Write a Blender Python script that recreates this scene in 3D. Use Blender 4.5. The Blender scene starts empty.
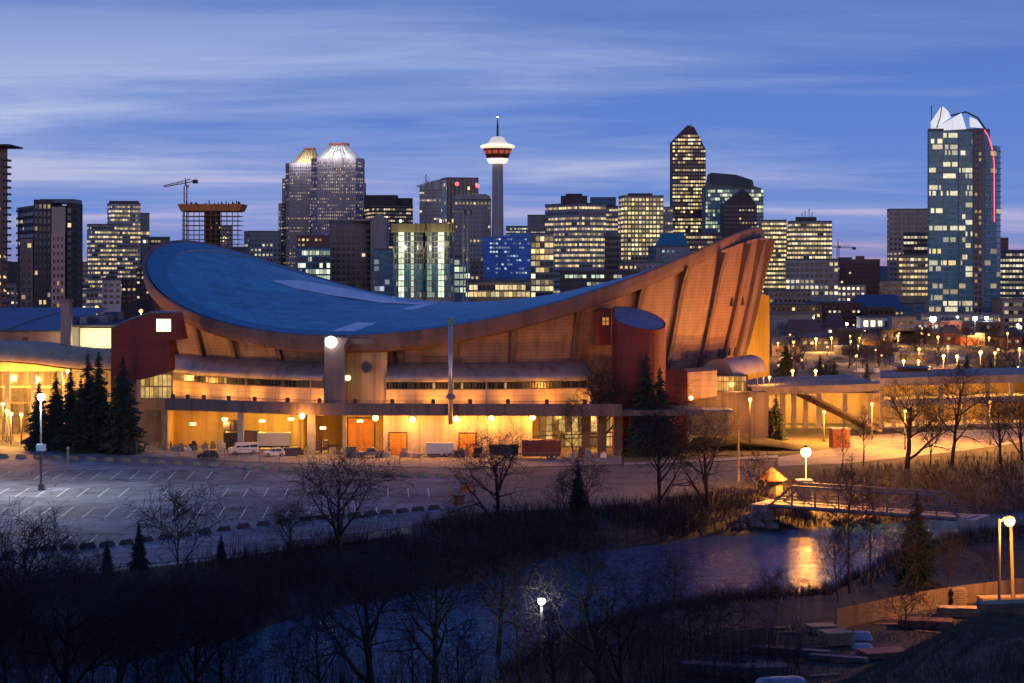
import bpy, math, random
from mathutils import Vector, Matrix
import numpy as np

R = math.radians
SC = bpy.context.scene
COL = SC.collection
rnd = random.Random(7)

# ------------------------------------------------------------------ camera
F, HZ, CAMZ = 1900.0, 268.0, 33.7      # focal length in pixels, horizon row, eye height on the bluff
cam_d = bpy.data.cameras.new('camera')
cam_d.sensor_width = 36.0
cam_d.lens = F / 1024.0 * 36.0
cam_d.shift_y = -(341.5 - HZ) / 1024.0
cam_d.clip_start, cam_d.clip_end = 1.0, 40000.0
cam = bpy.data.objects.new('camera', cam_d)
COL.objects.link(cam)
cam.location = (0, 0, CAMZ)
cam.rotation_euler = (R(90), 0, 0)
SC.camera = cam

# ------------------------------------------------------------------ sky
def node(nt, kind, **kw):
    n = nt.nodes.new(kind)
    for k, v in kw.items():
        if k in n.inputs: n.inputs[k].default_value = v
        else: setattr(n, k, v)
    return n
def math_node(nt, op, a, b=None, clamp=False):
    n = nt.nodes.new('ShaderNodeMath'); n.operation = op; n.use_clamp = clamp
    for i, v in enumerate((a, b)):
        if v is None: continue
        if isinstance(v, (int, float)): n.inputs[i].default_value = v
        else: nt.links.new(v, n.inputs[i])
    return n.outputs[0]
def ramp(nt, fac, stops, interp='LINEAR'):
    n = nt.nodes.new('ShaderNodeValToRGB'); n.color_ramp.interpolation = interp
    e = n.color_ramp.elements
    while len(e) < len(stops): e.new(0.5)
    for s, (p, c) in zip(e, stops):
        s.position = p; s.color = (*c, 1)
    nt.links.new(fac, n.inputs[0])
    return n.outputs[0]
def mix_col(nt, fac, a, b, mode='MIX'):
    n = nt.nodes.new('ShaderNodeMix'); n.data_type = 'RGBA'; n.blend_type = mode
    for sock, v in ((n.inputs[0], fac), (n.inputs[6], a), (n.inputs[7], b)):
        if isinstance(v, (int, float)): sock.default_value = v
        elif isinstance(v, tuple): sock.default_value = (*v, 1)
        else: nt.links.new(v, sock)
    return n.outputs[2]

SUN_EL, SUN_AZ = R(-2.5), R(165)
world = bpy.data.worlds.new('World'); SC.world = world
world.use_nodes = True
wt = world.node_tree; wt.nodes.clear()
w_out = node(wt, 'ShaderNodeOutputWorld')
bg = node(wt, 'ShaderNodeBackground')
wt.links.new(bg.outputs[0], w_out.inputs[0])
tc = node(wt, 'ShaderNodeTexCoord')
sep = node(wt, 'ShaderNodeSeparateXYZ'); wt.links.new(tc.outputs['Generated'], sep.inputs[0])
el = math_node(wt, 'MAXIMUM', sep.outputs[2], 0.0)
base = ramp(wt, math_node(wt, 'MULTIPLY', el, 2.0), [
    (0.0, (0.27, 0.23, 0.45)), (0.012, (0.19, 0.24, 0.54)), (0.05, (0.165, 0.275, 0.66)),
    (0.16, (0.115, 0.225, 0.62)), (0.29, (0.085, 0.175, 0.52)), (0.5, (0.06, 0.165, 0.54)), (1.0, (0.04, 0.12, 0.46))])
# streaks of thin high cloud, laid on a level sheet above the city
den = math_node(wt, 'ADD', sep.outputs[2], 0.045)
den = math_node(wt, 'MAXIMUM', den, 0.02)
cx_ = math_node(wt, 'DIVIDE', sep.outputs[0], den)
cy_ = math_node(wt, 'DIVIDE', sep.outputs[1], den)
comb = node(wt, 'ShaderNodeCombineXYZ'); wt.links.new(cx_, comb.inputs[0]); wt.links.new(cy_, comb.inputs[1])
mp = node(wt, 'ShaderNodeMapping'); wt.links.new(comb.outputs[0], mp.inputs[0])
mp.inputs['Location'].default_value = (8.6, 3.9, 0); mp.inputs['Rotation'].default_value = (0, 0, R(14)); mp.inputs['Scale'].default_value = (0.17, 0.30, 1)
n1 = node(wt, 'ShaderNodeTexNoise', Scale=1.0, Detail=7.0, Roughness=0.52, Distortion=0.6); wt.links.new(mp.outputs[0], n1.inputs['Vector'])
mp2 = node(wt, 'ShaderNodeMapping'); wt.links.new(comb.outputs[0], mp2.inputs[0])
mp2.inputs['Location'].default_value = (7.3, 2.2, 0); mp2.inputs['Rotation'].default_value = (0, 0, R(-3)); mp2.inputs['Scale'].default_value = (0.7, 1.3, 1)
n2 = node(wt, 'ShaderNodeTexNoise', Scale=1.0, Detail=6.0, Roughness=0.6, Distortion=0.8); wt.links.new(mp2.outputs[0], n2.inputs['Vector'])
cl = math_node(wt, 'ADD', math_node(wt, 'MULTIPLY', n1.outputs[0], 0.80), math_node(wt, 'MULTIPLY', n2.outputs[0], 0.20))
cl = ramp(wt, cl, [(0.44, (0, 0, 0)), (0.53, (0.36, 0.36, 0.36)), (0.61, (1, 1, 1))])
cl_col = ramp(wt, math_node(wt, 'MULTIPLY', el, 2.0), [
    (0.0, (0.42, 0.28, 0.46)), (0.05, (0.48, 0.45, 0.69)), (0.14, (0.53, 0.60, 0.82)), (0.22, (0.34, 0.44, 0.73)), (0.30, (0.16, 0.26, 0.60)), (0.55, (0.14, 0.20, 0.48)), (1.0, (0.06, 0.11, 0.38))])
mixc = mix_col(wt, math_node(wt, 'MULTIPLY', cl, 0.88), base, cl_col)
# the last sunset glow low over the foothills
sky = node(wt, 'ShaderNodeTexSky'); sky.sky_type = 'NISHITA'; sky.sun_disc = False
sky.sun_elevation = SUN_EL; sky.sun_rotation = SUN_AZ
# dawn: the sky behind the camera, in the east, is the bright one
east = math_node(wt, 'SUBTRACT', 0.05, sep.outputs[1])
east = node(wt, 'ShaderNodeMapRange', clamp=True); wt.links.new(sep.outputs[1], east.inputs[0])
for i_, v_ in enumerate((0.15, -0.75, 0.0, 1.0)): east.inputs[i_ + 1].default_value = v_
east.interpolation_type = 'SMOOTHSTEP'
e_col = ramp(wt, el, [(0.0, (1.35, 1.1, 1.15)), (0.10, (1.05, 1.05, 1.3)), (0.24, (0.40, 0.45, 0.85)), (0.45, (0.05, 0.10, 0.38)), (0.9, (0.02, 0.055, 0.26))])
mixc = mix_col(wt, east.outputs[0], mixc, e_col)
fin = mix_col(wt, 0.03, mixc, sky.outputs[0], 'ADD')
wt.links.new(fin, bg.inputs[0]); bg.inputs[1].default_value = 1.0

sun_d = bpy.data.lights.new('sun', 'SUN'); sun_d.energy = 0.10; sun_d.angle = R(25); sun_d.color = (1.0, 0.75, 0.7)
sun = bpy.data.objects.new('sun', sun_d); COL.objects.link(sun)
sun.rotation_euler = (R(84), 0, R(-15))               # the first faint light of dawn, low behind the camera

SC.view_settings.view_transform = 'Standard'; SC.view_settings.look = 'None'
SC.view_settings.exposure = 0.0; SC.view_settings.gamma = 1.0
SC.cycles.use_denoising = True
SC.cycles.max_bounces = 6; SC.cycles.diffuse_bounces = 3; SC.cycles.glossy_bounces = 3
SC.cycles.transparent_max_bounces = 8
SC.cycles.sample_clamp_indirect = 4.0; SC.cycles.sample_clamp_direct = 30.0
SC.cycles.caustics_reflective = False; SC.cycles.caustics_refractive = False

# ------------------------------------------------------------------ places
def P(px, py, D):                       # the point D metres away that shows at pixel px, py
    return Vector(((px - 512) * D / F, D, CAMZ - (py - HZ) * D / F))
def G(px, py, z=0.0):                   # the point of the level z that shows there
    D = F * (CAMZ - z) / (py - HZ)
    return Vector(((px - 512) * D / F, D, z))
def X_at(px, D): return (px - 512) * D / F
def Z_at(py, D): return CAMZ - (py - HZ) * D / F

# ------------------------------------------------------------------ materials
MATS = {}
def mat(name, col, rough=0.7, metal=0.0, var=0.18, scale=0.6, bump=0.0, bscale=None, spec=None, stripes=None, emit=None, estr=0.0):
    """Principled surface with blotchy procedural variation; stripes=(axis, period, depth) gives panel joints."""
    if name in MATS: return MATS[name]
    m = bpy.data.materials.new(name); m.use_nodes = True
    nt = m.node_tree; b = nt.nodes['Principled BSDF']
    b.inputs['Roughness'].default_value = rough; b.inputs['Metallic'].default_value = metal
    if spec is not None: b.inputs['Specular IOR Level'].default_value = spec
    tc = node(nt, 'ShaderNodeTexCoord'); src = tc.outputs['Object']
    nz = node(nt, 'ShaderNodeTexNoise', Scale=scale, Detail=5.0, Roughness=0.6); nt.links.new(src, nz.inputs['Vector'])
    lo = tuple(max(0, c * (1 - var)) for c in col); hi = tuple(min(1, c * (1 + var)) for c in col)
    c = ramp(nt, nz.outputs[0], [(0.3, lo), (0.7, hi)])
    hgt = None
    if stripes:
        ax, per, dep = stripes
        sp = node(nt, 'ShaderNodeSeparateXYZ'); nt.links.new(src, sp.inputs[0])
        f = math_node(nt, 'FRACT', math_node(nt, 'DIVIDE', sp.outputs[ax], per))
        line = math_node(nt, 'LESS_THAN', f, 0.12)
        row = node(nt, 'ShaderNodeTexWhiteNoise'); row.noise_dimensions = '1D'
        nt.links.new(math_node(nt, 'FLOOR', math_node(nt, 'DIVIDE', sp.outputs[ax], per)), row.inputs['W'])
        c = mix_col(nt, math_node(nt, 'MULTIPLY', row.outputs[0], 0.22), c, tuple(x * 0.6 for x in col))
        c = mix_col(nt, math_node(nt, 'MULTIPLY', line, dep), c, tuple(x * 0.3 for x in col))
        hgt = math_node(nt, 'MULTIPLY', line, -0.5)
    if var > 0.09:                          # dirt runs and water stains drawn down the face
        wm = node(nt, 'ShaderNodeMapping'); nt.links.new(src, wm.inputs[0]); k = min(1.0, max(.18, scale * 2)); wm.inputs['Scale'].default_value = (k, k, k * 0.06)
        wn = node(nt, 'ShaderNodeTexNoise', Scale=1.0, Detail=6.0, Roughness=0.65); nt.links.new(wm.outputs[0], wn.inputs['Vector'])
        c = mix_col(nt, 1.0, c, ramp(nt, wn.outputs[0], [(0.32, (.62, .60, .58)), (0.5, (1, 1, 1)), (0.7, (1.12, 1.12, 1.12))]), 'MULTIPLY')
    nt.links.new(c, b.inputs['Base Color'])
    if bump:
        n2 = node(nt, 'ShaderNodeTexNoise', Scale=bscale or scale * 8, Detail=4.0); nt.links.new(src, n2.inputs['Vector'])
        h = n2.outputs[0] if hgt is None else math_node(nt, 'ADD', n2.outputs[0], hgt)
        bp = node(nt, 'ShaderNodeBump', Strength=bump, Distance=0.1); nt.links.new(h, bp.inputs['Height'])
        nt.links.new(bp.outputs[0], b.inputs['Normal'])
    if emit:
        b.inputs['Emission Color'].default_value = (*emit, 1); b.inputs['Emission Strength'].default_value = estr
    MATS[name] = m
    return m
def glow(name, col, strength, sample=False):
    if name in MATS: return MATS[name]
    m = mat(name, (0.8, 0.8, 0.8), 0.5, emit=col, estr=strength)
    m.cycles.emission_sampling = 'AUTO' if sample else 'NONE'
    return m
def window_mat(name, glass, rough=0.18):
    """Glass whose panes are lit from inside where the face attribute 'lit' says so."""
    m = bpy.data.materials.new(name); m.use_nodes = True
    nt = m.node_tree; b = nt.nodes['Principled BSDF']
    at = node(nt, 'ShaderNodeAttribute'); at.attribute_name = 'lit'
    tc = node(nt, 'ShaderNodeTexCoord')
    nz = node(nt, 'ShaderNodeTexNoise', Scale=0.35, Detail=3.0); nt.links.new(tc.outputs['Object'], nz.inputs['Vector'])
    nt.links.new(ramp(nt, nz.outputs[0], [(0.3, tuple(x * 0.6 for x in glass)), (0.7, tuple(x * 1.4 for x in glass))]), b.inputs['Base Color'])
    b.inputs['Roughness'].default_value = rough
    b.inputs['Specular IOR Level'].default_value = 0.6
    # rooms are uneven: ceiling lamps and blinds
    nz2 = node(nt, 'ShaderNodeTexNoise', Scale=0.9, Detail=2.0); nt.links.new(tc.outputs['Object'], nz2.inputs['Vector'])
    k = math_node(nt, 'ADD', math_node(nt, 'MULTIPLY', nz2.outputs[0], 1.3), 0.35)
    nt.links.new(at.outputs['Color'], b.inputs['Emission Color']); nt.links.new(k, b.inputs['Emission Strength'])
    m.cycles.emission_sampling = 'NONE'
    MATS[name] = m
    return m

# ------------------------------------------------------------------ mesh building
class MB:
    def __init__(self): self.v, self.f, self.lit, self.sm = [], [], [], False
    def face(self, pts, lit=None):
        n = len(self.v); self.v += [tuple(p) for p in pts]; self.f.append(tuple(range(n, n + len(pts)))); self.lit.append(lit)
    def faces(self, verts, faces):
        n = len(self.v); self.v += [tuple(p) for p in verts]
        for f in faces: self.f.append(tuple(i + n for i in f)); self.lit.append(None)
    def box(self, x0, x1, y0, y1, z0, z1, M=None):
        vs = [(x0, y0, z0), (x1, y0, z0), (x1, y1, z0), (x0, y1, z0), (x0, y0, z1), (x1, y0, z1), (x1, y1, z1), (x0, y1, z1)]
        if M is not None: vs = [M @ Vector(p) for p in vs]
        self.faces(vs, [(0, 3, 2, 1), (4, 5, 6, 7), (0, 1, 5, 4), (1, 2, 6, 5), (2, 3, 7, 6), (3, 0, 4, 7)])
        return self
    def cbox(self, c, s, rz=0, taper=1.0):       # centre of the base, size, turn, narrowing of the top
        M = Matrix.Translation(Vector(c)) @ Matrix.Rotation(rz, 4, 'Z')
        x, y, z = s[0] / 2, s[1] / 2, s[2]; t = taper
        vs = [(-x, -y, 0), (x, -y, 0), (x, y, 0), (-x, y, 0), (-x * t, -y * t, z), (x * t, -y * t, z), (x * t, y * t, z), (-x * t, y * t, z)]
        self.faces([M @ Vector(p) for p in vs], [(0, 3, 2, 1), (4, 5, 6, 7), (0, 1, 5, 4), (1, 2, 6, 5), (2, 3, 7, 6), (3, 0, 4, 7)])
        return self
    def prism(self, poly, z0, z1):               # upright prism over a plan outline; z1 may be a function of the point
        n = len(poly); zt = (lambda p: z1) if not callable(z1) else z1
        vs = [(p[0], p[1], z0) for p in poly] + [(p[0], p[1], zt(p)) for p in poly]
        self.faces(vs, [tuple(range(n))[::-1], tuple(range(n, 2 * n))] + [(i, (i + 1) % n, n + (i + 1) % n, n + i) for i in range(n)])
        return self
    def slab(self, front, depth):                # an outline standing upright in x, z, carried back along y
        n = len(front); vs = [tuple(p) for p in front] + [(p[0], p[1] + depth, p[2]) for p in front]
        self.faces(vs, [tuple(range(n)), tuple(range(n, 2 * n))[::-1]] + [((i + 1) % n, i, n + i, n + (i + 1) % n) for i in range(n)])
        return self
    def tube(self, pts, rad, n=6, cap=True):
        pts = [Vector(p) for p in pts]
        if not isinstance(rad, (list, tuple)): rad = [rad] * len(pts)
        rings = []; up = None
        for i, p in enumerate(pts):
            t = (pts[min(i + 1, len(pts) - 1)] - pts[max(i - 1, 0)])
            if t.length < 1e-9: t = Vector((0, 0, 1))
            t.normalize()
            if up is None: up = Vector((1, 0, 0)) if abs(t.x) < 0.8 else Vector((0, 1, 0))
            a = t.cross(up)
            if a.length < 1e-6: a = t.cross(Vector((0.3, 0.9, 0.1)))
            a.normalize(); b = t.cross(a); up = a.cross(t) * 1.0
            up = b.cross(t) if up.length < 1e-6 else up
            rings.append([p + (a * math.cos(k * 2 * math.pi / n) + b * math.sin(k * 2 * math.pi / n)) * rad[i] for k in range(n)])
        vs = [q for r in rings for q in r]; fs = []
        for i in range(len(rings) - 1):
            for k in range(n):
                k2 = (k + 1) % n
                fs.append((i * n + k, i * n + k2, (i + 1) * n + k2, (i + 1) * n + k))
        if cap: fs += [tuple(range(n))[::-1], tuple(range((len(rings) - 1) * n, len(rings) * n))]
        self.faces(vs, fs); return self
    def lathe(self, c, prof, n=16):              # (radius, z) profile turned about an upright axis
        vs, fs = [], []
        for r, z in prof:
            for k in range(n): vs.append((c[0] + r * math.cos(2 * math.pi * k / n), c[1] + r * math.sin(2 * math.pi * k / n), c[2] + z))
        for i in range(len(prof) - 1):
            for k in range(n):
                k2 = (k + 1) % n; fs.append((i * n + k, i * n + k2, (i + 1) * n + k2, (i + 1) * n + k))
        fs += [tuple(range(n))[::-1], tuple(range((len(prof) - 1) * n, len(prof) * n))]
        self.faces(vs, fs); return self
    def ball(self, c, r, n=10, m=6, sz=1.0):
        self.lathe(c, [(max(1e-3, r * math.sin(math.pi * i / m)), -r * sz * math.cos(math.pi * i / m)) for i in range(m + 1)], n); return self
    def grid(self, rows):                        # rows of points
        n = len(rows[0]); vs = [p for r in rows for p in r]
        self.faces(vs, [(i * n + k, i * n + k + 1, (i + 1) * n + k + 1, (i + 1) * n + k) for i in range(len(rows) - 1) for k in range(n - 1)])
        return self
    def row(self, quads):                        # panes side by side on one continuous thin sill; each pane (bl, br, tr, tl, lit)
        prev = None; dz = Vector((0, 0, .13))
        for bl, br, tr, tl, l in quads:
            n = len(self.v); bl, br = Vector(bl), Vector(br)
            self.v += [tuple(bl), tuple(br), tuple(tr), tuple(tl), tuple(bl - dz), tuple(br - dz)]
            self.f += [(n, n + 1, n + 2, n + 3), (n + 4, n + 5, n + 1, n)]; self.lit += [l, None]
            if prev is not None: self.f.append((prev + 5, n + 4, n, prev + 1)); self.lit.append(None)
            prev = n
    def build(self, name, m, parent=None, smooth=False, loc=None):
        me = bpy.data.meshes.new(name)
        v = self.v
        o = bpy.data.objects.new(name, me)
        if parent is not None and loc is None:    # vertices are given in world space
            b = Vector((0, 0, 0)); q = parent
            while q is not None: b += q.location; q = q.parent
            v = [(p[0] - b.x, p[1] - b.y, p[2] - b.z) for p in v]
        me.from_pydata(v, [], self.f); me.materials.append(m)
        if any(l is not None for l in self.lit):
            at = me.attributes.new('lit', 'FLOAT_COLOR', 'FACE')
            at.data.foreach_set('color', [x for l in self.lit for x in ((*l, 1) if l else (0, 0, 0, 1))])
        if smooth: me.polygons.foreach_set('use_smooth', [True] * len(me.polygons))
        me.update(); COL.objects.link(o)
        if parent is not None:
            o.parent = parent
            if loc is not None: o.location = loc
        return o

def tag(o, label=None, cat=None, group=None, kind=None):
    for k, v in (('label', label), ('category', cat), ('group', group), ('kind', kind)):
        if v: o[k] = v
    return o
def thing(name, label, cat, loc=(0, 0, 0), group=None, rz=0):
    o = bpy.data.objects.new(name, None); COL.objects.link(o)
    o.location = loc; o.rotation_euler = (0, 0, rz); o.empty_display_size = 0.5
    return tag(o, label, cat, group)
def kids(o): return [c for c in COL.objects if c.parent == o]
def copy_tree(o, loc, rz=0, sc=None, label=None, group=None, fam=None):
    """A copy of a thing with copies of its parts and sub-parts."""
    fam = fam or FAMILY.setdefault(o.name, collect(o))
    r = o.copy(); COL.objects.link(r); r.location = loc; r.rotation_euler = (0, 0, rz)
    if sc: r.scale = sc if isinstance(sc, tuple) else (sc,) * 3
    if label: r['label'] = label
    if group: r['group'] = group
    def rec(items, par):
        for ch, sub in items:
            c = ch.copy(); COL.objects.link(c); c.parent = par; rec(sub, c)
    rec(fam, r)
    return r
FAMILY = {}
def collect(o): return [(c, collect(c)) for c in o.children]
def point_light(parent, loc, power, col, size=0.25, name='bulb'):
    d = bpy.data.lights.new(name, 'POINT'); d.energy = power; d.color = col; d.shadow_soft_size = size
    o = bpy.data.objects.new(name, d); COL.objects.link(o)
    if parent is not None: o.parent = parent; o.location = Vector(loc) - Vector(parent.location)
    else: o.location = loc
    return o
def spot_light(parent, loc, target, power, col, angle=120, blend=0.6, size=0.3, name='bulb'):
    d = bpy.data.lights.new(name, 'SPOT'); d.energy = power; d.color = col; d.shadow_soft_size = size
    d.spot_size = R(angle); d.spot_blend = blend
    o = bpy.data.objects.new(name, d); COL.objects.link(o)
    o.rotation_euler = (Vector(target) - Vector(loc)).to_track_quat('-Z', 'Y').to_euler()
    if parent is not None: o.parent = parent; o.location = Vector(loc) - Vector(parent.location)
    else: o.location = loc
    return o
SODIUM = (1.0, 0.37, 0.05); AMBER = (1.0, 0.46, 0.085); WHITE = (0.95, 0.97, 1.0)
# ================================================================== the ground and the river
WZ = -3.0
def dist(py, z=WZ): return F * (CAMZ - z) / (py - HZ)
FARB = [(-700, 690), (-50, 672), (130, 660), (240, 636), (330, 609), (400, 597), (480, 582), (540, 562), (640, 546), (720, 536), (800, 530), (860, 525), (940, 519), (1040, 511), (1700, 500)]
NEARB = [(-700, 720), (-50, 700), (250, 702), (480, 690), (560, 652), (640, 622), (740, 607), (830, 600), (880, 572), (950, 547), (1040, 534), (1700, 520)]
WIDE = [(-700, 35), (60, 33), (350, 29), (465, 36), (620, 20), (720, 26), (775, 26), (822, 44), (1024, 64), (1700, 70)]
def interp(tab, v): return np.interp(v, [a for a, _ in tab], [b for _, b in tab])
def sstep(t): t = np.clip(t, 0, 1); return t * t * (3 - 2 * t)
def height(x, y):
    x = np.asarray(x, float); y = np.asarray(y, float)
    yy = np.maximum(y, 90.0); px = np.clip(512 + F * x / yy, -690, 1690)
    Df = dist(interp(FARB, px)); Dn = dist(interp(NEARB, px)); wf = interp(WIDE, px)
    wob = 0.9 * np.sin(x * 0.31 + 1.3 * np.sin(y * 0.17)) + 0.6 * np.sin(x * 0.83 + y * 0.4)
    Df = Df + wob; Dn = Dn + wob * 0.7
    far = WZ + 3.0 * np.clip((y - Df) / wf, 0, 1) ** 0.85
    near = WZ + 2.7 * sstep((Dn - y) / 12.0)
    mid = WZ - 1.6 * np.minimum(np.clip((y - Dn) / 5, 0, 1), np.clip((Df - y) / 5, 0, 1))
    h = np.where(y > Df, far, np.where(y < Dn, near, mid))
    s = 0.2 + 0.2 * np.clip((x - 18) / 14, 0, 1)
    hill = np.minimum(s * (152 - y), 33.7 - 0.181 * y - 2 * np.abs(y - 120) / 60)
    hill = np.minimum(hill, 30.5) + 46 * sstep((-4 - y) / 75)          # the bluff behind the lookout, unseen, raised to block low eastern light
    hill = hill + 0.25 * np.sin(x * 0.9) * np.sin(y * 0.7 + 1)
    h = np.where(y < 152, np.maximum(h, hill - 0.3), h)
    return h
def hz(x, y): return float(height(x, y))
def axis(*runs):
    out = []
    for a, b, n in runs: out += list(np.linspace(a, b, n, endpoint=False))
    return out
xs = axis((-12000, -2000, 8), (-2000, -260, 10), (-260, -110, 20), (-110, 110, 130), (110, 260, 24), (260, 2000, 10), (2000, 12001, 9)) + [12001]
ys = axis((-240, -90, 6), (-90, 90, 18), (90, 150, 24), (150, 330, 130), (330, 400, 16), (400, 900, 14), (900, 3000, 10), (3000, 15000, 12)) + [15000]
gx, gy = np.meshgrid(xs, ys)
gz = height(gx, gy)
m = MB(); nx = len(xs)
m.v = [(float(a), float(b), float(c)) for a, b, c in zip(gx.ravel(), gy.ravel(), gz.ravel())]
m.f = [(i * nx + k, i * nx + k + 1, (i + 1) * nx + k + 1, (i + 1) * nx + k) for i in range(len(ys) - 1) for k in range(nx - 1)]
m.lit = [None] * len(m.f)
grass_m = mat('dry_grass', (0.026, 0.024, 0.021), 0.95, var=0.55, scale=0.22, bump=0.9, bscale=2.6)
tag(m.build('ground', grass_m, smooth=True), kind='structure')

def water_mat():
    mm = bpy.data.materials.new('river_water'); mm.use_nodes = True
    nt = mm.node_tree; b = nt.nodes['Principled BSDF']
    b.inputs['Base Color'].default_value = (0.018, 0.085, 0.165, 1); b.inputs['Roughness'].default_value = 0.06  # sky reflection is put into the blue base colour
    b.inputs['IOR'].default_value = 1.33
    tc = node(nt, 'ShaderNodeTexCoord'); mp = node(nt, 'ShaderNodeMapping'); nt.links.new(tc.outputs['Object'], mp.inputs[0])
    mp.inputs['Rotation'].default_value = (0, 0, R(28)); mp.inputs['Scale'].default_value = (0.32, 0.9, 1)
    a = node(nt, 'ShaderNodeTexNoise', Scale=0.9, Detail=6.0, Roughness=0.62, Distortion=0.5); nt.links.new(mp.outputs[0], a.inputs['Vector'])
    bp = node(nt, 'ShaderNodeBump', Strength=0.6, Distance=0.3); nt.links.new(a.outputs[0], bp.inputs['Height'])
    nt.links.new(bp.outputs[0], b.inputs['Normal'])
    return mm
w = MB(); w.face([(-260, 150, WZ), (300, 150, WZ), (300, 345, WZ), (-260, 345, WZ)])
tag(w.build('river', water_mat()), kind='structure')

hills = MB()
pts = []
rh = random.Random(3)
top = [(-9000 + 450 * i, 10200, 18 + 22 * abs(math.sin(i * 0.37)) + 12 * rh.random() + (16 if 1200 < -9000 + 450 * i < 3200 else 0)) for i in range(41)]
hills.grid([[(x, 9300, -1) for x, y, z in top], [(x, 9900, z * 0.7) for x, y, z in top], [(x, y, z) for x, y, z in top], [(x, 11500, -1) for x, y, z in top]])
tag(hills.build('hills', mat('far_hills', (0.035, 0.05, 0.09), 1.0)), kind='structure')

# ------------------------------------------------------------------ asphalt, paths and lawns
def sheet(name, pxs, z, m, kind='structure'):
    s = MB(); pts = [G(a, b, z) for a, b in pxs]
    s.face(pts)
    return tag(s.build(name, m), kind=kind)
asphalt = mat('lot_asphalt', (0.15, 0.155, 0.175), 0.85, var=0.32, scale=0.09, bump=0.35, bscale=5)
road_m = mat('road_asphalt', (0.085, 0.085, 0.092), 0.85, var=0.25, scale=0.1, bump=0.3, bscale=5)
conc = mat('concrete', (0.33, 0.31, 0.28), 0.8, var=0.16, scale=0.5, bump=0.15)
apron = mat('apron_concrete', (0.27, 0.25, 0.225), 0.85, var=0.25, scale=0.15, bump=0.2)
_nt = asphalt.node_tree; _b = _nt.nodes['Principled BSDF']; _tc = node(_nt, 'ShaderNodeTexCoord')     # cracks, sealed patches and oil
_v = node(_nt, 'ShaderNodeTexVoronoi', Scale=0.16); _v.feature = 'DISTANCE_TO_EDGE'
_wn = node(_nt, 'ShaderNodeTexNoise', Scale=0.5, Detail=4.0); _nt.links.new(_tc.outputs['Object'], _wn.inputs['Vector'])
_ad = node(_nt, 'ShaderNodeMix'); _ad.data_type = 'VECTOR'; _ad.inputs[0].default_value = 0.12; _nt.links.new(_tc.outputs['Object'], _ad.inputs[4]); _nt.links.new(_wn.outputs['Color'], _ad.inputs[5]); _nt.links.new(_ad.outputs[1], _v.inputs['Vector'])
_cr = ramp(_nt, _v.outputs['Distance'], [(0.0, (.35, .35, .35)), (0.018, (.5, .5, .5)), (0.03, (1, 1, 1))])
_st = node(_nt, 'ShaderNodeTexNoise', Scale=0.035, Detail=6.0, Roughness=0.7); _nt.links.new(_tc.outputs['Object'], _st.inputs['Vector'])
_sr = ramp(_nt, _st.outputs[0], [(0.35, (.62, .62, .64)), (0.5, (.95, .95, .95)), (0.62, (1.35, 1.33, 1.3))])
_src = _b.inputs['Base Color'].links[0].from_socket
_nt.links.new(mix_col(_nt, 1.0, mix_col(_nt, 1.0, _src, _cr, 'MULTIPLY'), _sr, 'MULTIPLY'), _b.inputs['Base Color'])
lot_front = [(-120, 592), (60, 573), (220, 556), (350, 537), (465, 513)]
sheet('parking_lot', lot_front + [(472, 470), (440, 468.5), (240, 462), (60, 449.5), (-120, 440)], 0.012, asphalt)
sheet('road', [(465, 513.2), (560, 509), (640, 502), (720, 490), (770, 474), (776, 458.5), (700, 463), (600, 466), (500, 468), (472.2, 469.6)], 0.016, road_m)
sheet('loading_apron', [(130, 455), (240, 461.6), (440, 468), (500, 467.5), (622, 464), (622, 440), (130, 440)], 0.02, apron)
lawn_m = mat('lawn_grass', (0.12, 0.105, 0.038), 0.95, var=0.4, scale=0.35, bump=0.7, bscale=4)
sheet('lawn', [(624, 462), (700, 458), (776, 454), (842, 450), (842, 428), (776, 424), (624, 430)], 0.024, lawn_m)
sheet('pavement', [(624, 465), (700, 462), (778, 457.5), (778, 454.8), (700, 458.8), (624, 462.5)], 0.12, conc)
sheet('boulevard', [(778, 466), (850, 463), (950, 452), (1060, 437), (1060, 427), (940, 431), (850, 436), (842, 447), (778, 457)], 0.03, mat('boulevard_asphalt', (0.30, 0.25, 0.20), 0.8, var=0.3, scale=0.12, bump=0.3))
sheet('plaza', [(-80, 443), (0, 440), (66, 446), (80, 430), (60, 417), (-80, 413)], 0.03, mat('plaza_paving', (0.24, 0.19, 0.12), 0.9, var=0.3, scale=0.3))
path_m = mat('river_path', (0.3, 0.29, 0.29), 0.85, var=0.2, scale=0.5)
a0 = [(-120, 596.5), (60, 577), (220, 559.4), (350, 540)]
sheet('riverside_path', a0 + [(350, 537.8), (220, 557), (60, 574.2), (-120, 593.4)], 0.02, path_m)
for nm, z, pp, mm in (
    ('fairground', 0.03, [(778, 392), (1060, 388), (1060, 350), (820, 346), (778, 352)], mat('fairground_asphalt', (0.10, 0.09, 0.085), 0.9, var=0.35, scale=0.05)),
    ('city_street', 0.04, [(778, 346), (1060, 349), (1060, 340), (778, 338)], mat('street_asphalt', (0.13, 0.11, 0.1), 0.9, var=0.3, scale=0.05)),
    ('cross_street', 0.05, [(838, 392), (858, 392), (870, 330), (862, 330)], MATS['street_asphalt']),
    ('market_square', 0.03, [(880, 337), (1060, 339), (1060, 326), (890, 325)], MATS['street_asphalt'])):
    sheet(nm, pp, z, mm)
paint = mat('road_paint', (0.62, 0.62, 0.58), 0.7, var=0.35, scale=1.5)
lines = MB()
dirx = -0.064
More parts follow.
